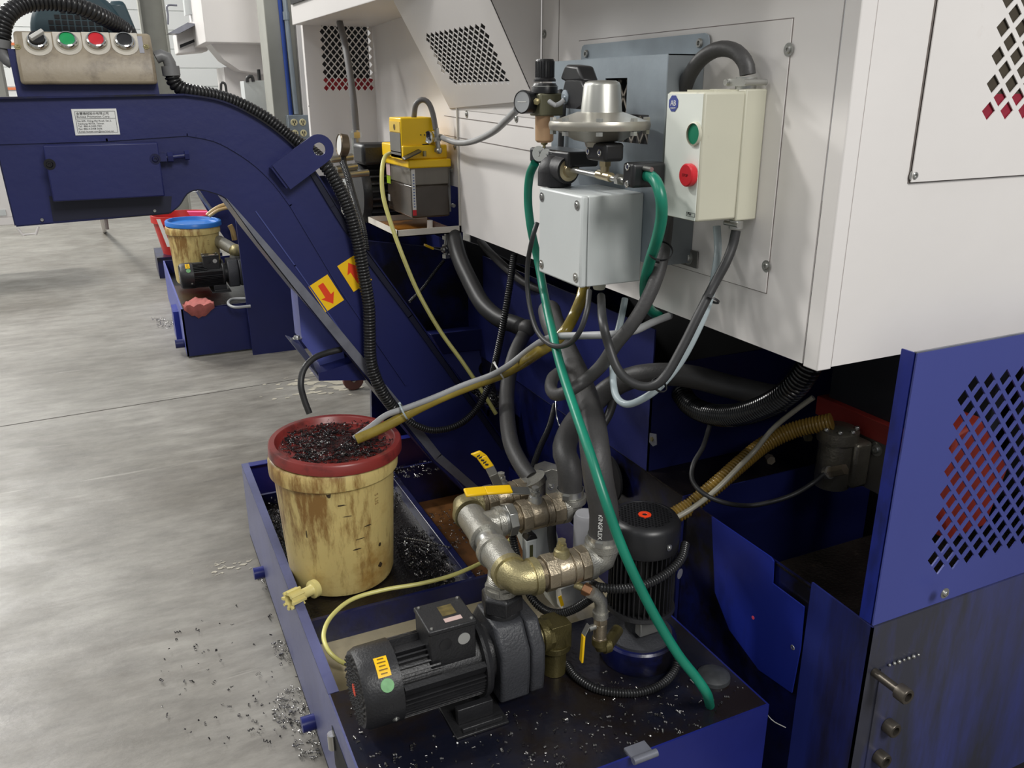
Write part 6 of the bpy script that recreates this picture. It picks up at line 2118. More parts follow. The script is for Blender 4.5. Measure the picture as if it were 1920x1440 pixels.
# ================================================================= hoses and cables
hose('green_hose', 'green hose falling from the washer bar past the pumps to the tank deck', 'hose', [
    (1003, 306, 'x', .80), (993, 330, 'x', .80), (990, 375, 'x', .80), (996, 430, 'x', .80), (1008, 485, 'x', .815), (1020, 550, 'x', .80), (1035, 620, 'x', .77), (1052, 690, 'x', .74), (1078, 770, 'x', .715), (1106, 850, 'x', .70),
    (1132, 930, 'x', .70), (1160, 1010, 'x', .715), (1190, 1080, 'x', .735), (1228, 1155, 'x', .765), (1270, 1225, 'x', .80), (1305, 1270, 'x', .83), (1325, 1300, 'x', .85), (1331, 1322, 'z', TZ + .006)], 0.0092, GREEN, n=16)
hose('green_hose', 'short green hose curving down beside the starter box and under the cover', 'hose', [
    (1206, 329, 'x', .82), (1220, 331, 'x', .815), (1232, 345, 'x', .81), (1240, 375, 'x', .81), (1240, 410, 'x', .82), (1232, 448, 'x', .83), (1220, 485, 'x', .85), (1210, 525, 'x', .87), (1210, 560, 'x', .90), (1220, 582, 'x', .94), (1238, 594, 'x', .99)], 0.0100, GREEN, n=16)
hose('black_cable', 'thin black cable looping below the left edge of the junction box', 'cable', [
    (1007, 418, 'x', .79), (998, 448, 'x', .775), (989, 500, 'x', .77), (991, 560, 'x', .765), (1006, 618, 'x', .755), (1032, 646, 'x', .75), (1062, 647, 'x', .745), (1085, 625, 'x', .745), (1100, 585, 'x', .76), (1105, 545, 'x', .78)], 0.0052, RUBBERD)
hose('black_cable', 'black cable sagging from the junction box gland up to the starter box', 'cable', [
    (1127, 556, 'x', xf2 + .07), (1130, 600, 'x', .76), (1142, 650, 'x', .76), (1160, 695, 'x', .765), (1190, 720, 'x', .78), (1222, 724, 'x', .80), (1248, 705, 'x', .82), (1280, 650, 'x', .85), (1310, 590, 'x', .88), (1338, 535, 'x', .91), (1360, 495, 'x', .93), (1374, 460, 'x', .945), (1380, 432, 'x', .95)], 0.0082, RUBBERD, n=16)
hose('clear_tube', 'milky tube tied along the black cable under the starter box', 'tube', [
    (1344, 424, 'x', .96), (1346, 470, 'x', .955), (1340, 515, 'x', .93), (1328, 570, 'x', .91), (1305, 625, 'x', .885), (1275, 680, 'x', .86), (1238, 724, 'x', .83), (1205, 748, 'x', .81), (1175, 758, 'x', .80), (1155, 742, 'x', .80), (1149, 700, 'x', .82), (1152, 650, 'x', .85), (1164, 600, 'x', .88), (1172, 560, 'x', .90)], 0.0068, CLEARH)
tie = MB()
for px, py, xx, rr2 in ((1336, 560 - 2, .905, .018), ):
    pass


def ziptie(p, d, r, mt_, label, wid=0.004):
    o = MB().lathe(Vector(p) - Vector(d).normalized() * wid / 2, d, [(r, 0), (r + 0.0015, 0), (r + 0.0015, wid), (r, wid)], 24)
    s_ = Vector(d).orthogonal().normalized()
    o.obox(Vector(p) + s_ * (r + 0.003), s_ * 0.003, Vector(d).normalized() * 0.003, s_.cross(Vector(d).normalized()) * 0.0035)
    return tag(o.build('cable_tie', mt_), label, 'cable tie')


ziptie(P(1333, 561, x=.905), P(1320, 590, x=.89) - P(1345, 535, x=.92), 0.014, BLACKP, 'black cable tie joining black cable and milky tube, upper of two')
ziptie(P(1236, 722, x=.815), P(1250, 705, x=.82) - P(1220, 735, x=.81), 0.014, BLACKP, 'black cable tie at the bottom of the milky tube sag')
ziptie(P(1238, 470, x=.855), P(1232, 490, x=.86) - P(1243, 440, x=.84), 0.021, BLACKP, 'black cable tie around the short green hose and thick cable')
gh = [(1256, 592, 'x', .99), (1225, 604, 'x', .93), (1190, 620, 'x', .87), (1150, 627, 'x', .82), (1100, 629, 'x', .79), (1045, 631, 'x', .78), (1018, 639, 'x', .775), (990, 657, 'y', 1.68), (955, 684, 'y', 1.73), (920, 704, 'y', 1.78), (870, 722, 'y', 1.80), (815, 745, 'y', 1.82), (765, 764, 'y', 1.84), (725, 778, 'y', 1.855), (695, 800, 'y', 1.865), (664, 822, 'y', 1.87)]
hose('grey_hose', 'long thin grey hose reaching from the machine to the bucket lid', 'hose', gh, 0.0075, GREYH, n=16)
yh = [(1096, 535, 'x', .90), (1090, 560, 'x', .88), (1076, 592, 'x', .86), (1060, 620, 'x', .83), (1040, 640, 'x', .81), (1012, 659, 'x', .79), (975, 684, 'y', 1.74), (935, 704, 'y', 1.78), (885, 722, 'y', 1.80), (830, 744, 'y', 1.82), (780, 768, 'y', 1.84), (735, 793, 'y', 1.85), (700, 810, 'y', 1.855), (668, 824, 'y', 1.86)]
hose('braided_hose', 'translucent amber braided hose ending in the bucket lid', 'hose', yh, 0.0128, AMBER, n=18)
ziptie(P(936, 696, y=1.78), P(950, 688, y=1.77) - P(920, 706, y=1.78), 0.021, PAPER, 'white cable tie around the amber and grey hoses')
ziptie(P(757, 772, y=1.842), P(775, 764, y=1.84) - P(740, 782, y=1.85), 0.020, CLEARH, 'clear cable tie around the hoses close to the bucket')
hose('grey_hose', 'pale grey hose bowing from the filter regulator gauge to the lubricator', 'hose', [
    (970, 205, 'x', .82), (950, 225, 'x', .86), (925, 247, 'x', .90), (890, 264, 'x', .93), (860, 268, 'x', .94), (836, 261, 'x', .94), (826, 256, 'x', .95)], 0.0085, GREYH)
hose('grey_cable', 'dark grey cable arching over the top of the yellow lubricator', 'cable', [
    (776, 220, 'y', 2.60), (780, 196, 'y', 2.59), (792, 187, 'y', 2.58), (804, 194, 'y', 2.57), (812, 215, 'y', 2.56), (817, 243, 'y', 2.548)], 0.0085, mat('mid_grey_hose', (104, 102, 102), 0.45, var=0.1))
hose('clear_tube', 'thin pale yellow tube dropping from the lubricator past the conveyor', 'tube', [
    (730, 288, 'y', 2.66), (721, 296, 'y', 2.60), (716, 325, 'y', 2.55), (719, 370, 'y', 2.52), (735, 425, 'y', 2.48), (757, 485, 'y', 2.44), (785, 550, 'y', 2.40), (825, 620, 'y', 2.34), (868, 680, 'y', 2.27), (905, 735, 'y', 2.22), (930, 776, 'y', 2.20)], 0.0066, PALEY)
hose('clear_tube', 'thin pale yellow tube lying in an arc behind the foreground pump', 'tube', [
    (1022, 925, 'y', 1.56), (1000, 960, 'y', 1.57), (965, 1002, 'y', 1.60), (935, 1034, 'y', 1.64), (905, 1054, 'z', TZ + .004), (850, 1078, 'z', TZ + .004), (790, 1094, 'z', TZ + .003), (720, 1106, 'z', TZ + .003), (660, 1124, 'z', TZ + .002), (622, 1155, 'z', TZ), (607, 1188, 'z', TZ), (614, 1217, 'z', TZ - .01), (632, 1236, 'z', TZ - .03), (655, 1248, 'z', TZ - .05)], 0.0052, PALEY)
# corrugated conduits
yq = CY - 0.03
hose('corrugated_conduit', 'thick black corrugated conduit following the conveyor neck down', 'conduit', [
    (321, 138, 'y', CY + .04), (330, 158, 'y', CY + .04), (352, 170, 'y', CY + .04), (400, 179, 'y', CY + .05), (450, 196, 'y', CY + .06), (500, 223, 'y', CY + .06), (545, 258, 'y', CY + .05), (585, 285, 'y', CY + .02), (612, 312, 'y', CY - .02), (635, 350, 'y', CY - .03), (655, 395, 'y', CY - .03), (670, 450, 'y', CY - .03), (680, 505, 'y', CY - .03), (691, 570, 'y', CY - .03), (693, 620, 'y', CY - .03), (696, 680, 'y', CY - .03), (714, 730, 'y', CY - .03), (738, 765, 'y', CY - .02), (752, 782, 'y', CY + .0)], 0.0165, CORR, 0.0085, 0.14, n=16)
hose('corrugated_conduit', 'slim black corrugated conduit from the bronze gauge down the conveyor edge', 'conduit', [
    (643, 305, 'y', 2.5), (652, 330, 'y', 2.45), (660, 360, 'y', 2.40), (670, 395, 'y', 2.3), (680, 430, 'y', 2.22), (686, 470, 'y', 2.19)], 0.0095, CORR, 0.006, 0.14)
hose('corrugated_conduit', 'slim black corrugated conduit swooping under the amber hose', 'conduit', [
    (756, 780, 'y', CY - .02), (780, 797, 'y', CY - .04), (815, 807, 'y', CY - .05), (860, 796, 'y', CY - .06), (895, 765, 'y', CY - .04), (918, 720, 'y', 2.15), (932, 665, 'y', 2.1), (945, 600, 'y', 2.08), (955, 540, 'y', 2.1), (964, 478, 'y', 2.15)], 0.0095, CORR, 0.0065, 0.16, n=14)
hose('corrugated_conduit', 'fat black corrugated conduit arching over the top left of the control box', 'conduit', [
    (2, 76, 'y', CY + .05), (4, 52, 'y', CY + .06), (16, 26, 'y', CY + .07), (45, 8, 'y', CY + .09), (90, 3, 'y', CY + .1), (140, 10, 'y', CY + .1), (185, 28, 'y', CY + .12), (228, 52, 'y', CY + .18), (245, 66, 'y', CY + .2)], 0.0185, CORR, 0.0095, 0.12, n=16)
hose('corrugated_duct', 'big glossy black corrugated duct curving out from under the white corner', 'duct', [
    (1530, 655, 'x', 1.12), (1512, 695, 'x', 1.12), (1482, 732, 'x', 1.12), (1435, 762, 'x', 1.13), (1380, 778, 'x', 1.14), (1330, 776, 'x', 1.15), (1295, 760, 'x', 1.16), (1278, 738, 'x', 1.17)], 0.0235, CORRB, 0.0085, 0.13, n=22)
hose('corrugated_conduit', 'black corrugated conduit wrapped round the upright motor', 'conduit', [
    (1100, 1082, 'd', 0) if False else (1112, 1096, 'y', 1.22), (1125, 1101, 'y', 1.17), (1165, 1104, 'y', 1.145), (1210, 1096, 'y', 1.14), (1250, 1075, 'y', 1.145), (1277, 1048, 'y', 1.16), (1285, 1020, 'y', 1.19)], 0.0085, CORR, 0.0055, 0.15, n=14)
hose('corrugated_conduit', 'black corrugated conduit lying in an arc around the upright pump base', 'conduit', [
    (1062, 1245, 'z', TZ + .010), (1080, 1268, 'z', TZ + .010), (1115, 1290, 'z', TZ + .010), (1160, 1299, 'z', TZ + .010), (1205, 1297, 'z', TZ + .010), (1245, 1280, 'z', TZ + .012), (1266, 1255, 'z', TZ + .02), (1272, 1230, 'z', TZ + .04)], 0.0080, CORR, 0.0055, 0.16, n=14)
hose('corrugated_conduit', 'black corrugated conduit sagging below the front valve to the copper nut', 'conduit', [
    (960, 1000, 'y', 1.48), (966, 1030, 'y', 1.46), (978, 1075, 'y', 1.42), (995, 1118, 'y', 1.36), (1020, 1143, 'y', 1.32), (1050, 1150, 'y', 1.28), (1080, 1140, 'y', 1.25), (1108, 1122, 'y', 1.22)], 0.0085, CORR, 0.0055, 0.15, n=14)
hose('corrugated_conduit', 'black corrugated conduit hanging behind the bent grey hose', 'conduit', [
    (1040, 760, 'y', 1.95), (1030, 800, 'y', 1.85), (1012, 840, 'y', 1.75), (998, 880, 'y', 1.66)], 0.0075, CORR, 0.0055, 0.16)
hose('black_cable', 'black cable bending from under the conveyor down behind the bucket', 'cable', [
    (640, 655, 'y', CY + .03), (612, 662, 'y', CY + .02), (588, 672, 'y', CY - .0), (570, 692, 'y', CY - .02), (564, 720, 'y', CY - .04), (570, 748, 'y', CY - .05), (580, 775, 'y', CY - .06)], 0.0085, RUBBERD, n=14)
hose('rubber_hose', 'thin dark hose crossing behind the green hose from upper left', 'hose', [
    (900, 452, 'y', 2.55), (920, 475, 'y', 2.45), (960, 512, 'y', 2.3), (995, 536, 'y', 2.2), (1040, 550, 'y', 2.1), (1085, 562, 'y', 2.0), (1115, 580, 'y', 1.92), (1130, 610, 'y', 1.85), (1134, 640, 'y', 1.80)], 0.0125, RUBBER, n=16)
hose('rubber_hose', 'short dark curved hose right of the lettered hose', 'hose', [
    (1150, 725, 'y', 1.6), (1150, 750, 'y', 1.58), (1140, 780, 'y', 1.56), (1122, 808, 'y', 1.55)], 0.0105, RUBBERD)
hose('rubber_hose', 'short black hose rising into the middle valve from the grey box', 'hose', [
    (1036, 962, 'y', 1.50), (1034, 990, 'y', 1.49), (1036, 1020, 'y', 1.47), (1040, 1045, 'y', 1.45)], 0.0105, RUBBER)
wire = hose('steel_wire', 'bright thin wire hanging left of the lettered hose', 'wire', [(1042, 748, 'y', 1.75), (1043, 775, 'y', 1.72), (1048, 795, 'y', 1.70), (1053, 808, 'y', 1.69)], 0.002, CHROME)
# ribbed suction hose on the right
sp = [(1228, 986, 'x', 1.02), (1262, 968, 'x', 1.06), (1300, 945, 'x', 1.11), (1345, 908, 'x', 1.17), (1390, 868, 'x', 1.24), (1435, 832, 'x', 1.31), (1490, 806, 'x', 1.37), (1560, 790, 'x', 1.42)]
sh_ = hose('suction_hose', 'amber ribbed suction hose running from the upright pump into the machine', 'hose', sp, 0.0195, mat('amber_ribbed_hose', (140, 112, 50), 0.25, var=0.2), 0.0075, 0.10, n=20)
hose('drain_tube', 'thin translucent tube lying along the top of the ribbed suction hose', 'tube', [
    (1232, 984, 'x', .995), (1265, 972, 'x', 1.03), (1305, 948, 'x', 1.08), (1345, 916, 'x', 1.13), (1385, 876, 'x', 1.19), (1415, 845, 'x', 1.24), (1450, 803, 'x', 1.28), (1490, 770, 'x', 1.30), (1525, 745, 'x', 1.32)], 0.0060, mat('dull_clear_tube', (150, 146, 132), 0.3, var=0.1))
hose('black_cable', 'thin black cable sagging from the filter unit to under the corrugated duct', 'cable', [
    (1549, 886, 'x', 1.38), (1525, 905, 'x', 1.36), (1490, 926, 'x', 1.31), (1450, 940, 'x', 1.26), (1405, 948, 'x', 1.21), (1360, 943, 'x', 1.14), (1320, 926, 'x', 1.10), (1298, 900, 'x', 1.10), (1300, 870, 'x', 1.12), (1318, 838, 'x', 1.14), (1330, 800, 'x', 1.15), (1333, 782, 'x', 1.16)], 0.0055, RUBBERD)
# coolant filter unit on the rail
fu = thing('filter_housing', 'oily cylindrical cast filter housing on the grey rail plate', 'filter', P(1565, 910, x=1.44))
fx0 = P(1566, 850, x=1.44)
ftop, fbot = P(1566, 796, x=1.44).z, P(1560, 912, x=1.44).z
CAST = mat('oily_cast_aluminium', (112, 108, 98), 0.3, 0.6, var=0.25, scale=14, bump=0.15, dirt=((60, 52, 42), 0.4, 14))
MB().lathe((1.44, fx0.y, fbot), UZ, [(0, 0), (0.030, 0), (0.040, 0.004), (0.040, ftop - fbot - 0.03), (0, ftop - fbot - 0.03)], 40).build('body', CAST, fu)
MB().lathe((1.44, fx0.y, ftop - 0.034), UZ, [(0, 0), (0.046, 0), (0.047, 0.006), (0.047, 0.026), (0.040, 0.032), (0, 0.034)], 40).build('top_cap', CAST, fu)
mb = MB()
for k in range(5):
    a = 2.4 + k * 0.8
    bolt(mb, (1.44 + math.cos(a) * 0.040, fx0.y + math.sin(a) * 0.040, ftop - 0.003), UZ, 0.006, 0.006, False)
mb.build('cap_bolt', STEEL, fu)
q = P(1548, 888, x=1.42)
MB().cyl(P(1549, 887, x=1.39), P(1585, 880, x=1.40), 0.013, n=6).build('hexagon_union', NICKEL, fu)
MB().cyl(P(1549, 887, x=1.388), P(1556, 886, x=1.389), 0.015, n=20).build('union_collar', STEEL, fu)
MB().box((1.45, P(1612, 850, x=1.46).y, fbot + 0.01), (1.50, fx0.y, ftop - 0.03)).build('mount_block', CAST, fu, bevel=0.008)
MB().lathe(P(1519, 819, x=1.42), (-1, 0.2, 0), [(0, 0), (0.011, 0), (0.011, 0.012), (0, 0.012)], 6).build('brass_plug', BRASS, fu)
sf = tag(MB().lathe(P(1441, 858, x=1.33), (-0.4, -1, 0), [(0, 0), (0.011, 0), (0.011, 0.018), (0, 0.018)], 6).build('pipe_plug', NICKEL), 'small dull hexagonal plug right of the ribbed suction hose', 'pipe plug')

# ================================================================= chips tray, beams behind the hoses
bt = thing('rear_frame', 'dark blue machine frame beams behind the bent hoses', 'frame', (1.1, 2.75, 0))
yb2 = 2.72
MB().prism([P(690, 452, y=yb2), P(880, 470, y=yb2), P(1215, 560, y=yb2), P(1218, 640, y=yb2), P(1215, 900, y=yb2), P(700, 900, y=yb2)], (0, 0.02, 0)).build('back_plate', BLUED, bt)
MB().prism([P(806, 627, y=2.6), P(945, 612, y=2.6), P(960, 650, y=2.6), P(828, 664, y=2.6)], (0, 0.05, 0)).build('cross_beam', BLUE, bt, bevel=0.004)
MB().prism([P(830, 664, y=2.62), P(1000, 646, y=2.62), P(1000, 735, y=2.62), P(890, 745, y=2.62)], (0, 0.004, 0)).build('pale_plate', BLUEL, bt)
MB().lathe(P(912, 690, y=2.618), (0, -1, 0), [(0, 0), (0.030, 0), (0.030, 0.002), (0, 0.002)], 30).build('round_opening', DARK, bt)
MB().prism([P(868, 450, y=2.58), P(905, 462, y=2.58), P(990, 505, y=2.58), P(1000, 600, y=2.58), P(960, 600, y=2.58), P(890, 540, y=2.58)], (0, 0.05, 0)).build('dark_housing', DARK, bt, bevel=0.004)
MB().prism([P(660, 330, y=3.15), P(868, 330, y=3.15), P(868, 500, y=3.15), P(660, 500, y=3.15)], (0, 0.01, 0)).build('rear_screen', BLUED, bt)
# chip tray
zt_ = P(960, 750, y=2.40).z
ct_ = thing('chip_tray', 'black chip filled tray behind the insulated hoses', 'tray', (1.05, 2.4, 0))
t0, t1 = P(885, 745, z=zt_ + 0.03), P(1080, 735, z=zt_ + 0.03)
q = P(900, 790, z=zt_)
xa_, xb2 = P(890, 770, z=zt_).x + 0.02, BX - 0.012
ya_, yb__ = 2.30, 2.58
MB().box((xa_, ya_, 0.29), (xb2, yb__, zt_)).build('tray_box', BLUED, ct_)
mb = MB()
mb.box((xa_, ya_, zt_), (xb2, ya_ + 0.006, zt_ + 0.02))
mb.box((xa_, ya_, zt_), (xa_ + 0.006, yb__, zt_ + 0.03))
mb.build('tray_rim', BLUED, ct_)
MB().box((xa_ + 0.007, ya_ + 0.007, zt_ + 0.001), (xb2 - 0.004, yb__, zt_ + 0.006)).build('oil_sludge', GREASE, ct_)
cx_, cy_ = (xa_ + xb2) / 2, (ya_ + yb__) / 2
sw = curls('swarf_in_tray', [((cx_, cy_, zt_ + .007), (xb2 - xa_) * .42, .11)], CHIPS, 160, 31, spread_z=.015)
tag(sw, 'bright swarf curls lying in the black chip tray', 'swarf', kind='stuff')
sw = curls('swarf_in_tray', [((cx_, cy_, zt_ + .006), (xb2 - xa_) * .42, .12)], CHIPD, 700, 32, spread_z=.02)
tag(sw, 'dark swarf bed in the black chip tray', 'swarf', kind='stuff')
# socket head bolts on the near blue base
for (px, py, ln, label) in ((1703, 1308, .075, 'long protruding socket head bolt, topmost on the blue base'), (1680, 1372, .024, 'socket head bolt, middle one of the column on the blue base'), (1662, 1430, .024, 'socket head bolt, lowest one of the column on the blue base')):
    hp = P(px, py, y=BY - ln)
    bt_ = thing('socket_head_bolt', label, 'bolt', hp)
    MB().cyl((hp.x, BY - 0.001, hp.z), (hp.x, BY - ln + 0.018, hp.z), 0.0085, n=18).build('shank', mat('dark_bolt_steel', (92, 86, 78), 0.35, 0.7), bt_)
    MB().lathe((hp.x, BY - ln + 0.020, hp.z), (0, -1, 0), [(0, 0), (0.0150, 0), (0.0150, 0.018), (0.0135, 0.020), (0.0085, 0.020), (0.0085, 0.010), (0, 0.010)], 28).build('head', MATS['dark_bolt_steel'], bt_)
    MB().lathe((hp.x, BY - ln + 0.0185, hp.z) if False else (hp.x, BY - ln + 0.0095, hp.z), (0, -1, 0), [(0, 0), (0.0086, 0), (0, 0.0002)], 6).build('hexagon_recess', DARK, bt_)
ho_ = P(1664, 1318, y=BY)
mb = MB().lathe(P(1655, 1312, y=BY - .001), (0, -1, 0), [(0, 0), (0.013, 0), (0.013, 0.0006), (0, 0.0006)], 24)
bh = mb.build('bolt_hole', DARK, mc)
# long thin slot outlines on the base: raised welded strap
s0, s1, s2, s3_ = P(1652, 1255, y=BY - .003), P(1720, 1228, y=BY - .003), P(1675, 1440, y=BY - .003), P(1622, 1440, y=BY - .003)
MB().prism([s0, s1, s2, P(1655, 1520, y=BY - .003), P(1600, 1520, y=BY - .003), s3_], (0, 0.003, 0)).build('welded_strap', mat('oil_streaked_blue', (0, 0, 0)), mc)
wm = MB()
for k in range(7):
    a = P(1668 + k * 9, 1247 - k * 3.2, y=BY - .004)
    wm.sphere(a, 0.0028 + 0.0006 * (k % 3), 8)
wm.build('weld_bead', STEEL, mc)
# ================================================================= second, identical machine further back
OFF = 3.848
m2_ = thing('machine_tool', 'second white and blue machine tool standing behind the first one', 'machine', (2.0, 1.8 + OFF, 0))
XS = P(505, 60, y=FY + OFF).x
MB().box((WX, FY + OFF, ZB), (WX + 0.003, FY + OFF + 1.5, 2.6)).build('side_cover', WHITE, m2_)
MB().box((WX, FY + OFF - 0.003, ZB), (3.2, FY + OFF, 2.6)).build('front_cover', WHITE, m2_)
a, b_ = P(388, 79, y=5.6), P(506, 79, y=5.6)
yv = 5.6
u0, u1 = P(386, 79, y=yv), P(508, 79, y=yv)
MB().box((u0.x, yv, u0.z), (u1.x + 0.3, yv + 0.8, 2.9)).build('upper_cabinet', WHITE, m2_, bevel=0.004)
k0, k1, k2 = P(395, 88, y=yv + .1), P(432, 120, y=yv + .1), P(437, 130, y=yv + .1)
MB().prism([P(395, 82, y=yv + .2), P(506, 82, y=yv + .2), P(506, 140, y=yv + .2), P(450, 132, y=yv + .2), P(420, 112, y=yv + .2)], (0, 0.3, 0)).build('sloped_shroud', WHITE, m2_)
c0, c1 = P(420, 132, y=yv + .5), P(505, 230, y=yv + .5)
MB().box((c0.x, yv + .5, 0.6), (c1.x + 0.2, yv + .9, c0.z + 0.02)).build('lower_cabinet', WHITE, m2_)
# left arm with drawer-like lamp box
l0, l1 = P(333, 100, y=6.3), P(388, 70, y=6.3)
MB().prism([P(330, 63, y=6.3), P(352, 42, y=6.3), P(390, 38, y=6.3), P(390, 96, y=6.3), P(335, 101, y=6.3)], (0, 0.3, 0)).build('coolant_arm', WHITE, m2_, bevel=0.01)
MB().prism([P(316, 62, y=6.1), P(352, 42, y=6.1), P(370, 45, y=6.1), P(335, 63, y=6.1)], (0, 0.2, 0)).build('arm_top', GREYM, m2_)
MB().prism([P(337, 84, y=6.25), P(368, 72, y=6.25), P(369, 77, y=6.25), P(338, 90, y=6.25)], (0, 0.01, 0)).build('arm_slot', DARK, m2_)
MB().prism([P(343, -20, y=6.2), P(366, -20, y=6.2), P(366, 26, y=6.2), P(348, 28, y=6.2)], (0, 0.1, 0)).build('guide_column', LGREY, m2_)
mb = MB().sweep([P(332, 10, y=6.2), P(314, 11, y=6.2), P(315, 28, y=6.2), P(315, 46, y=6.2)], 0.006, 8)
mb.build('bent_rod', GREYM, m2_)
MB().prism([P(457, 152, y=5.2), P(507, 150, y=5.2), P(510, 232, y=5.2), P(465, 232, y=5.2)], (0, 0.15, 0)).build('grey_box', LGREY, m2_)
MB().sweep([P(464, 154, y=5.2), P(464, 146, y=5.2), P(472, 143, y=5.2), P(475, 153, y=5.2)], 0.010, 10).build('cable_loop', RUBBERD, m2_)
mb = MB().box(P(454, 166, y=5.4), P(462, 192, y=5.4) + Vector((0, 0.05, 0)))
mb.box(P(484, 130, y=5.4), P(490, 152, y=5.4) + Vector((0, 0.05, 0)))
mb.build('dark_slot', DARK, m2_)
mb = MB()
q0, q1 = P(415, 160, y=5.9), P(424, 180, y=5.9)
MB().sweep([P(414, 172, y=5.9), P(415, 156, y=5.9), P(422, 158, y=5.9), P(425, 176, y=5.9)], 0.008, 8).build('hanging_cable', RUBBERD, m2_)
# blue base plate of the second machine
yy = 4.737
p0, p1 = P(441, 405, y=yy), P(475, 667, y=yy)
MB().prism([P(441, 405, y=yy), P(475, 400, y=yy), P(620, 560, y=yy), P(640, 648, y=yy), P(475, 667, y=yy)], (0, 0.02, 0)).build('base_guard', BLUE, m2_)
MB().box((0.95, 5.0, 0), (1.2, 7.0, 1.0)).build('base_body', BLUED, m2_)
MB().prism([P(366, 356, y=5.6), P(420, 362, y=5.6), P(460, 430, y=5.6), P(460, 500, y=5.6), P(410, 430, y=5.6)], (0, 0.1, 0)).build('conveyor_neck', BLUE, m2_)
MB().cyl(P(370, 358, y=5.5), P(398, 396, y=5.5), 0.012, n=10).build('edge_rod', GREYM, m2_)

# its tank, bucket, pump
T2 = thing('coolant_tank', 'small distant blue coolant tank on the floor, left background', 'tank', (0.6, 1.8 + OFF, 0))
o2 = OFF
MB().box((TX - .01, TY0 + o2, 0.01), (TX, 6.40, TZ)).build('side_wall', BLUEL, T2)
MB().box((TX - .01, TY0 + o2, 0.01), (TXR, TY0 + o2 + .004, TZ)).build('front_wall', BLUE, T2)
MB().box((TX, TY0 + o2, TZ - 0.004), (TXR, DKY + o2 + 0.25, TZ - 0.001)).build('front_deck', GREASE, T2)
MB().box((TX, 6.39, 0.01), (TXR, 6.40, TZ)).build('rear_wall', BLUE, T2)
MB().box((TX, DKY + o2 + 0.25, TZ - 0.10), (TXR, 6.39, TZ - 0.09)).build('tank_floor', GREASE, T2)
MB().cyl((TX - .06, 4.95, 0.06), (TX - .01, 4.95, 0.06), 0.025, n=16).build('drain_stub', BLUE, T2)
MB().box((TX - .04, 5.15, 0.02), (TX - .01, 5.35, 0.2)).build('side_bracket', BLUEB, T2)
c2 = Vector((0.385, 5.42, TZ + 0.03))
bcs = copy_tree(bk, c2 - BC, 'distant yellowed bucket with blue lid standing on the far tank')
for ch in [q for q in bpy.data.objects if q.parent == bcs]:
    if ch.name.startswith('lid'):
        me = ch.data.copy()
        me.materials.clear()
        me.materials.append(mat('blue_lid', (40, 110, 190), 0.35))
        ch.data = me
    if ch.name.startswith('tap') or ch.name.startswith('scuff'):
        bpy.data.objects.remove(ch)
p2 = copy_tree(pump, (0.0, OFF + 0.06, 0.02), 'distant black horizontal motor and pump on the far tank')
mb = MB()
pa, pb2 = P(410, 452, y=5.35), P(442, 470, y=5.2)
f2 = thing('pipe_manifold', 'distant galvanized manifold end above the far pump', 'pipework', pa)
MB().cyl(pa, pb2, 0.036, n=20).build('header', MALL, f2)
MB().sphere(pb2, 0.040, 20).build('end_cap', BRASS, f2)
MB().cyl(pb2, pb2 + Vector((-0.02, 0.02, -0.12)), 0.032, n=20).build('down_pipe', MALL, f2)
MB().lathe(P(428, 505, y=5.25), UZ, [(0, -0.03), (0.06, -0.03), (0.06, 0.03), (0, 0.03)], 6).build('black_union', BLACKM, f2)
hose('tan_hose', 'pair of tan hoses ending above the distant bucket, upper one', 'hose', [(388, 404, 'y', 5.4), (400, 394, 'y', 5.4), (415, 386, 'y', 5.4), (432, 382, 'y', 5.4)], 0.012, mat('tan_hose', (176, 148, 100), 0.4))
hose('tan_hose', 'pair of tan hoses ending above the distant bucket, lower one', 'hose', [(392, 406, 'y', 5.38), (410, 394, 'y', 5.38), (435, 388, 'y', 5.38)], 0.010, MATS['tan_hose'])
hose('tan_hose', 'tan hose end to the right of the distant bucket', 'hose', [(431, 422, 'y', 5.5), (436, 432, 'y', 5.5), (440, 450, 'y', 5.5)], 0.016, MATS['tan_hose'])
hose('coiled_cable', 'grey cable coil on the distant tank deck', 'cable', [(470, 574, 'z', TZ + .01), (440, 576, 'z', TZ + .01), (428, 569, 'z', TZ + .01), (436, 561, 'z', TZ + .01), (465, 560, 'z', TZ + .01)], 0.008, GREYH)
# red rag
rg_ = MB()
N_ = 9
c = P(378, 583, z=TZ + .005)
for i in range(N_ + 1):
    for j in range(5):
        u_, v_ = i / N_, j / 4
        p = P(350 + 55 * u_, 590 - 14 * u_ - 8 * v_ * math.sin(3.14 * u_) + 4, z=TZ)
        rg_.v.append(Vector((p.x, 4.83 + v_ * (0.05 + 0.14 * math.sin(3.14 * u_)), TZ + 0.006 + 0.018 * abs(math.sin(u_ * 9 + v_ * 4)))))
for i in range(N_):
    for j in range(4):
        a = i * 5 + j
        rg_.f.append((a, a + 1, a + 6, a + 5))
n0 = len(rg_.v)
for i in range(N_ + 1):
    rg_.v.append(Vector((rg_.v[i * 5].x, 4.828, TZ - 0.05 * math.sin(3.14 * i / N_) - 0.004 + 0.006 * math.sin(i * 2.7))))
for i in range(N_):
    rg_.f.append((i * 5, (i + 1) * 5, n0 + i + 1, n0 + i))
rgo = rg_.build('red_rag', mat('faded_red_rag', (168, 92, 86), 0.85, var=0.2, scale=30))
md = rgo.modifiers.new('thick', 'SOLIDIFY')
md.thickness = 0.004
tag(rgo, 'faded red rag draped over the front edge of the distant tank', 'rag')
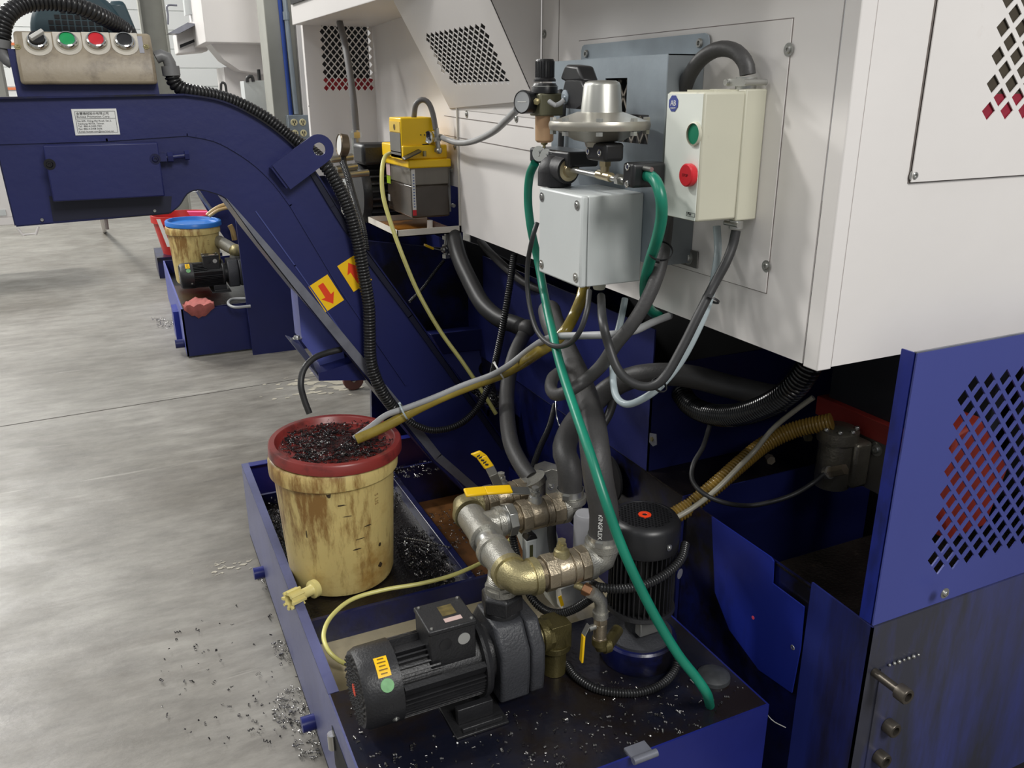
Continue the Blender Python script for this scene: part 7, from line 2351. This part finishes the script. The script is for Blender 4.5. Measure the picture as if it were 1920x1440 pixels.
# red bucket behind
rb0 = P(325, 475, y=7.4)
rbk = thing('red_bucket', 'red plastic bucket with white label behind the distant yellow bucket', 'bucket', (P(345, 470, y=7.4).x, 7.4, 0.0))
rc_ = Vector((P(352, 470, y=7.4).x, 7.4, 0))
zt3, zb3 = P(352, 400, y=7.4).z, P(340, 476, y=7.3).z
zb3 = max(0.0, zb3)
RP = mat('red_bucket_plastic', (190, 40, 36), 0.4, var=0.06)
MB().lathe(rc_ + UZ * zb3, UZ, [(0, 0), (0.19, 0), (0.235, zt3 - zb3 - 0.06), (0.25, zt3 - zb3 - 0.055), (0.25, zt3 - zb3), (0.235, zt3 - zb3), (0.19, 0.02), (0, 0.02)], 48).build('body', RP, rbk)
q = P(307, 437, y=7.14)
MB().obox(q, (0.014, -0.006, 0), (0, 0.002, 0), (-0.025, 0, 0.11)).build('white_label', PAPER, rbk)
MB().prism([P(352, 398, y=7.3), P(392, 398, y=7.3), P(390, 406, y=7.3), P(356, 404, y=7.3)], (0, 0.1, 0)).build('pink_insert', mat('hot_pink_plastic', (232, 84, 140), 0.5), rbk)
if zb3 > 0.02:
    tag(MB().box((rc_.x - 0.25, 7.2, 0), (rc_.x + 0.25, 7.7, zb3)).build('pallet_box', BLUED), 'dark low stand under the red bucket', 'stand')
# off-white cabinet at far left
yw = 7.6
w0_, w1_ = P(0, 422, y=yw), P(84, 418, y=yw)
cbn = thing('white_cabinet', 'low white cabinet standing at the far left behind the conveyor head', 'cabinet', (w1_.x - 0.3, yw, 0))
MB().box((w1_.x - 1.2, yw, w1_.z), (w1_.x, yw + 0.5, w1_.z + 0.06)).build('plinth', WHITE, cbn, bevel=0.004)
MB().box((w1_.x - 1.2, yw - 0.0, w1_.z + 0.06), (P(22, 380, y=yw).x, yw + 0.5, 1.15)).build('body', WHITE, cbn, bevel=0.004)
MB().box((w1_.x - 1.2, yw - 0.01, P(0, 402, y=yw).z - 0.01), (P(12, 402, y=yw).x, yw, P(0, 408, y=yw).z + 0.06)).build('drawer', LGREY, cbn)
mb = MB()
mb.cyl(P(33, 428, y=yw), P(44, 442, y=yw), 0.010, n=8)
mb.cyl(P(72, 425, y=yw), P(67, 440, y=yw), 0.010, n=8)
mb.cyl(P(44, 440, y=yw), P(68, 438, y=yw), 0.008, n=8)
mb.build('wire_foot', WHITE, cbn)
st_ = thing('white_stand', 'white slanted stand leg on the floor beneath the conveyor head', 'stand', P(196, 434, z=0))
mb = MB()
a, b_ = P(186, 390, y=7.2), P(196, 434, z=0)
MB().cyl(a, b_, 0.022, n=10).build('leg', WHITE, st_)
a2, b2 = P(196, 395, y=7.3), P(201, 430, y=7.3)
MB().cyl(a2, b2, 0.014, n=10).build('rear_leg', mat('grey_leg', (120, 112, 108), 0.5), st_)
sw = curls('swarf_on_floor', [(P(312, 608, z=0), .06, .14)], CHIPS, 60, 41, rr=(0.006, 0.02))
tag(sw, 'loose swarf on the floor beside the distant tank', 'swarf', kind='stuff')
# grey machine post at the very left edge
a = P(4, 180, y=3.4)
tag(MB().box((a.x - 0.10, 3.4, 1.40), (P(12, 180, y=3.4).x, 3.5, 2.0)).build('grey_post', COLG), 'grey post at the left edge behind the conveyor head', 'post')

# ================================================================= groups of repeats
GROUPS = {'ball_valve': 'ball valves on the pipe manifold', 'hose_elbow': 'galvanized hose elbows on the manifold',
          'socket_head_bolt': 'socket head bolts on the blue base', 'corrugated_conduit': 'black corrugated conduits',
          'rubber_hose': 'insulated rubber hoses', 'green_hose': 'green rubber hoses', 'cable_tie': 'cable ties on the hoses',
          'pipe_clamp': 'black clamp blocks on the zinc plate', 'conduit_elbow': 'elbows on the beige control box',
          'tan_hose': 'tan hoses over the distant bucket', 'black_cable': 'loose black cables', 'clear_tube': 'thin clear and yellow tubes',
          'grey_hose': 'pale grey hoses', 'machine_tool': 'machine tools in the row', 'coolant_tank': 'coolant tanks in the row',
          'coolant_pump': 'horizontal coolant pumps', 'bucket': 'yellowed plastic buckets on the tanks', 'pipe_manifold': 'pipe manifolds over the pumps'}
for o in COL.objects:
    if o.parent is None and 'label' in o:
        k = o.name.split('.')[0]
        if k in GROUPS:
            o['group'] = GROUPS[k]
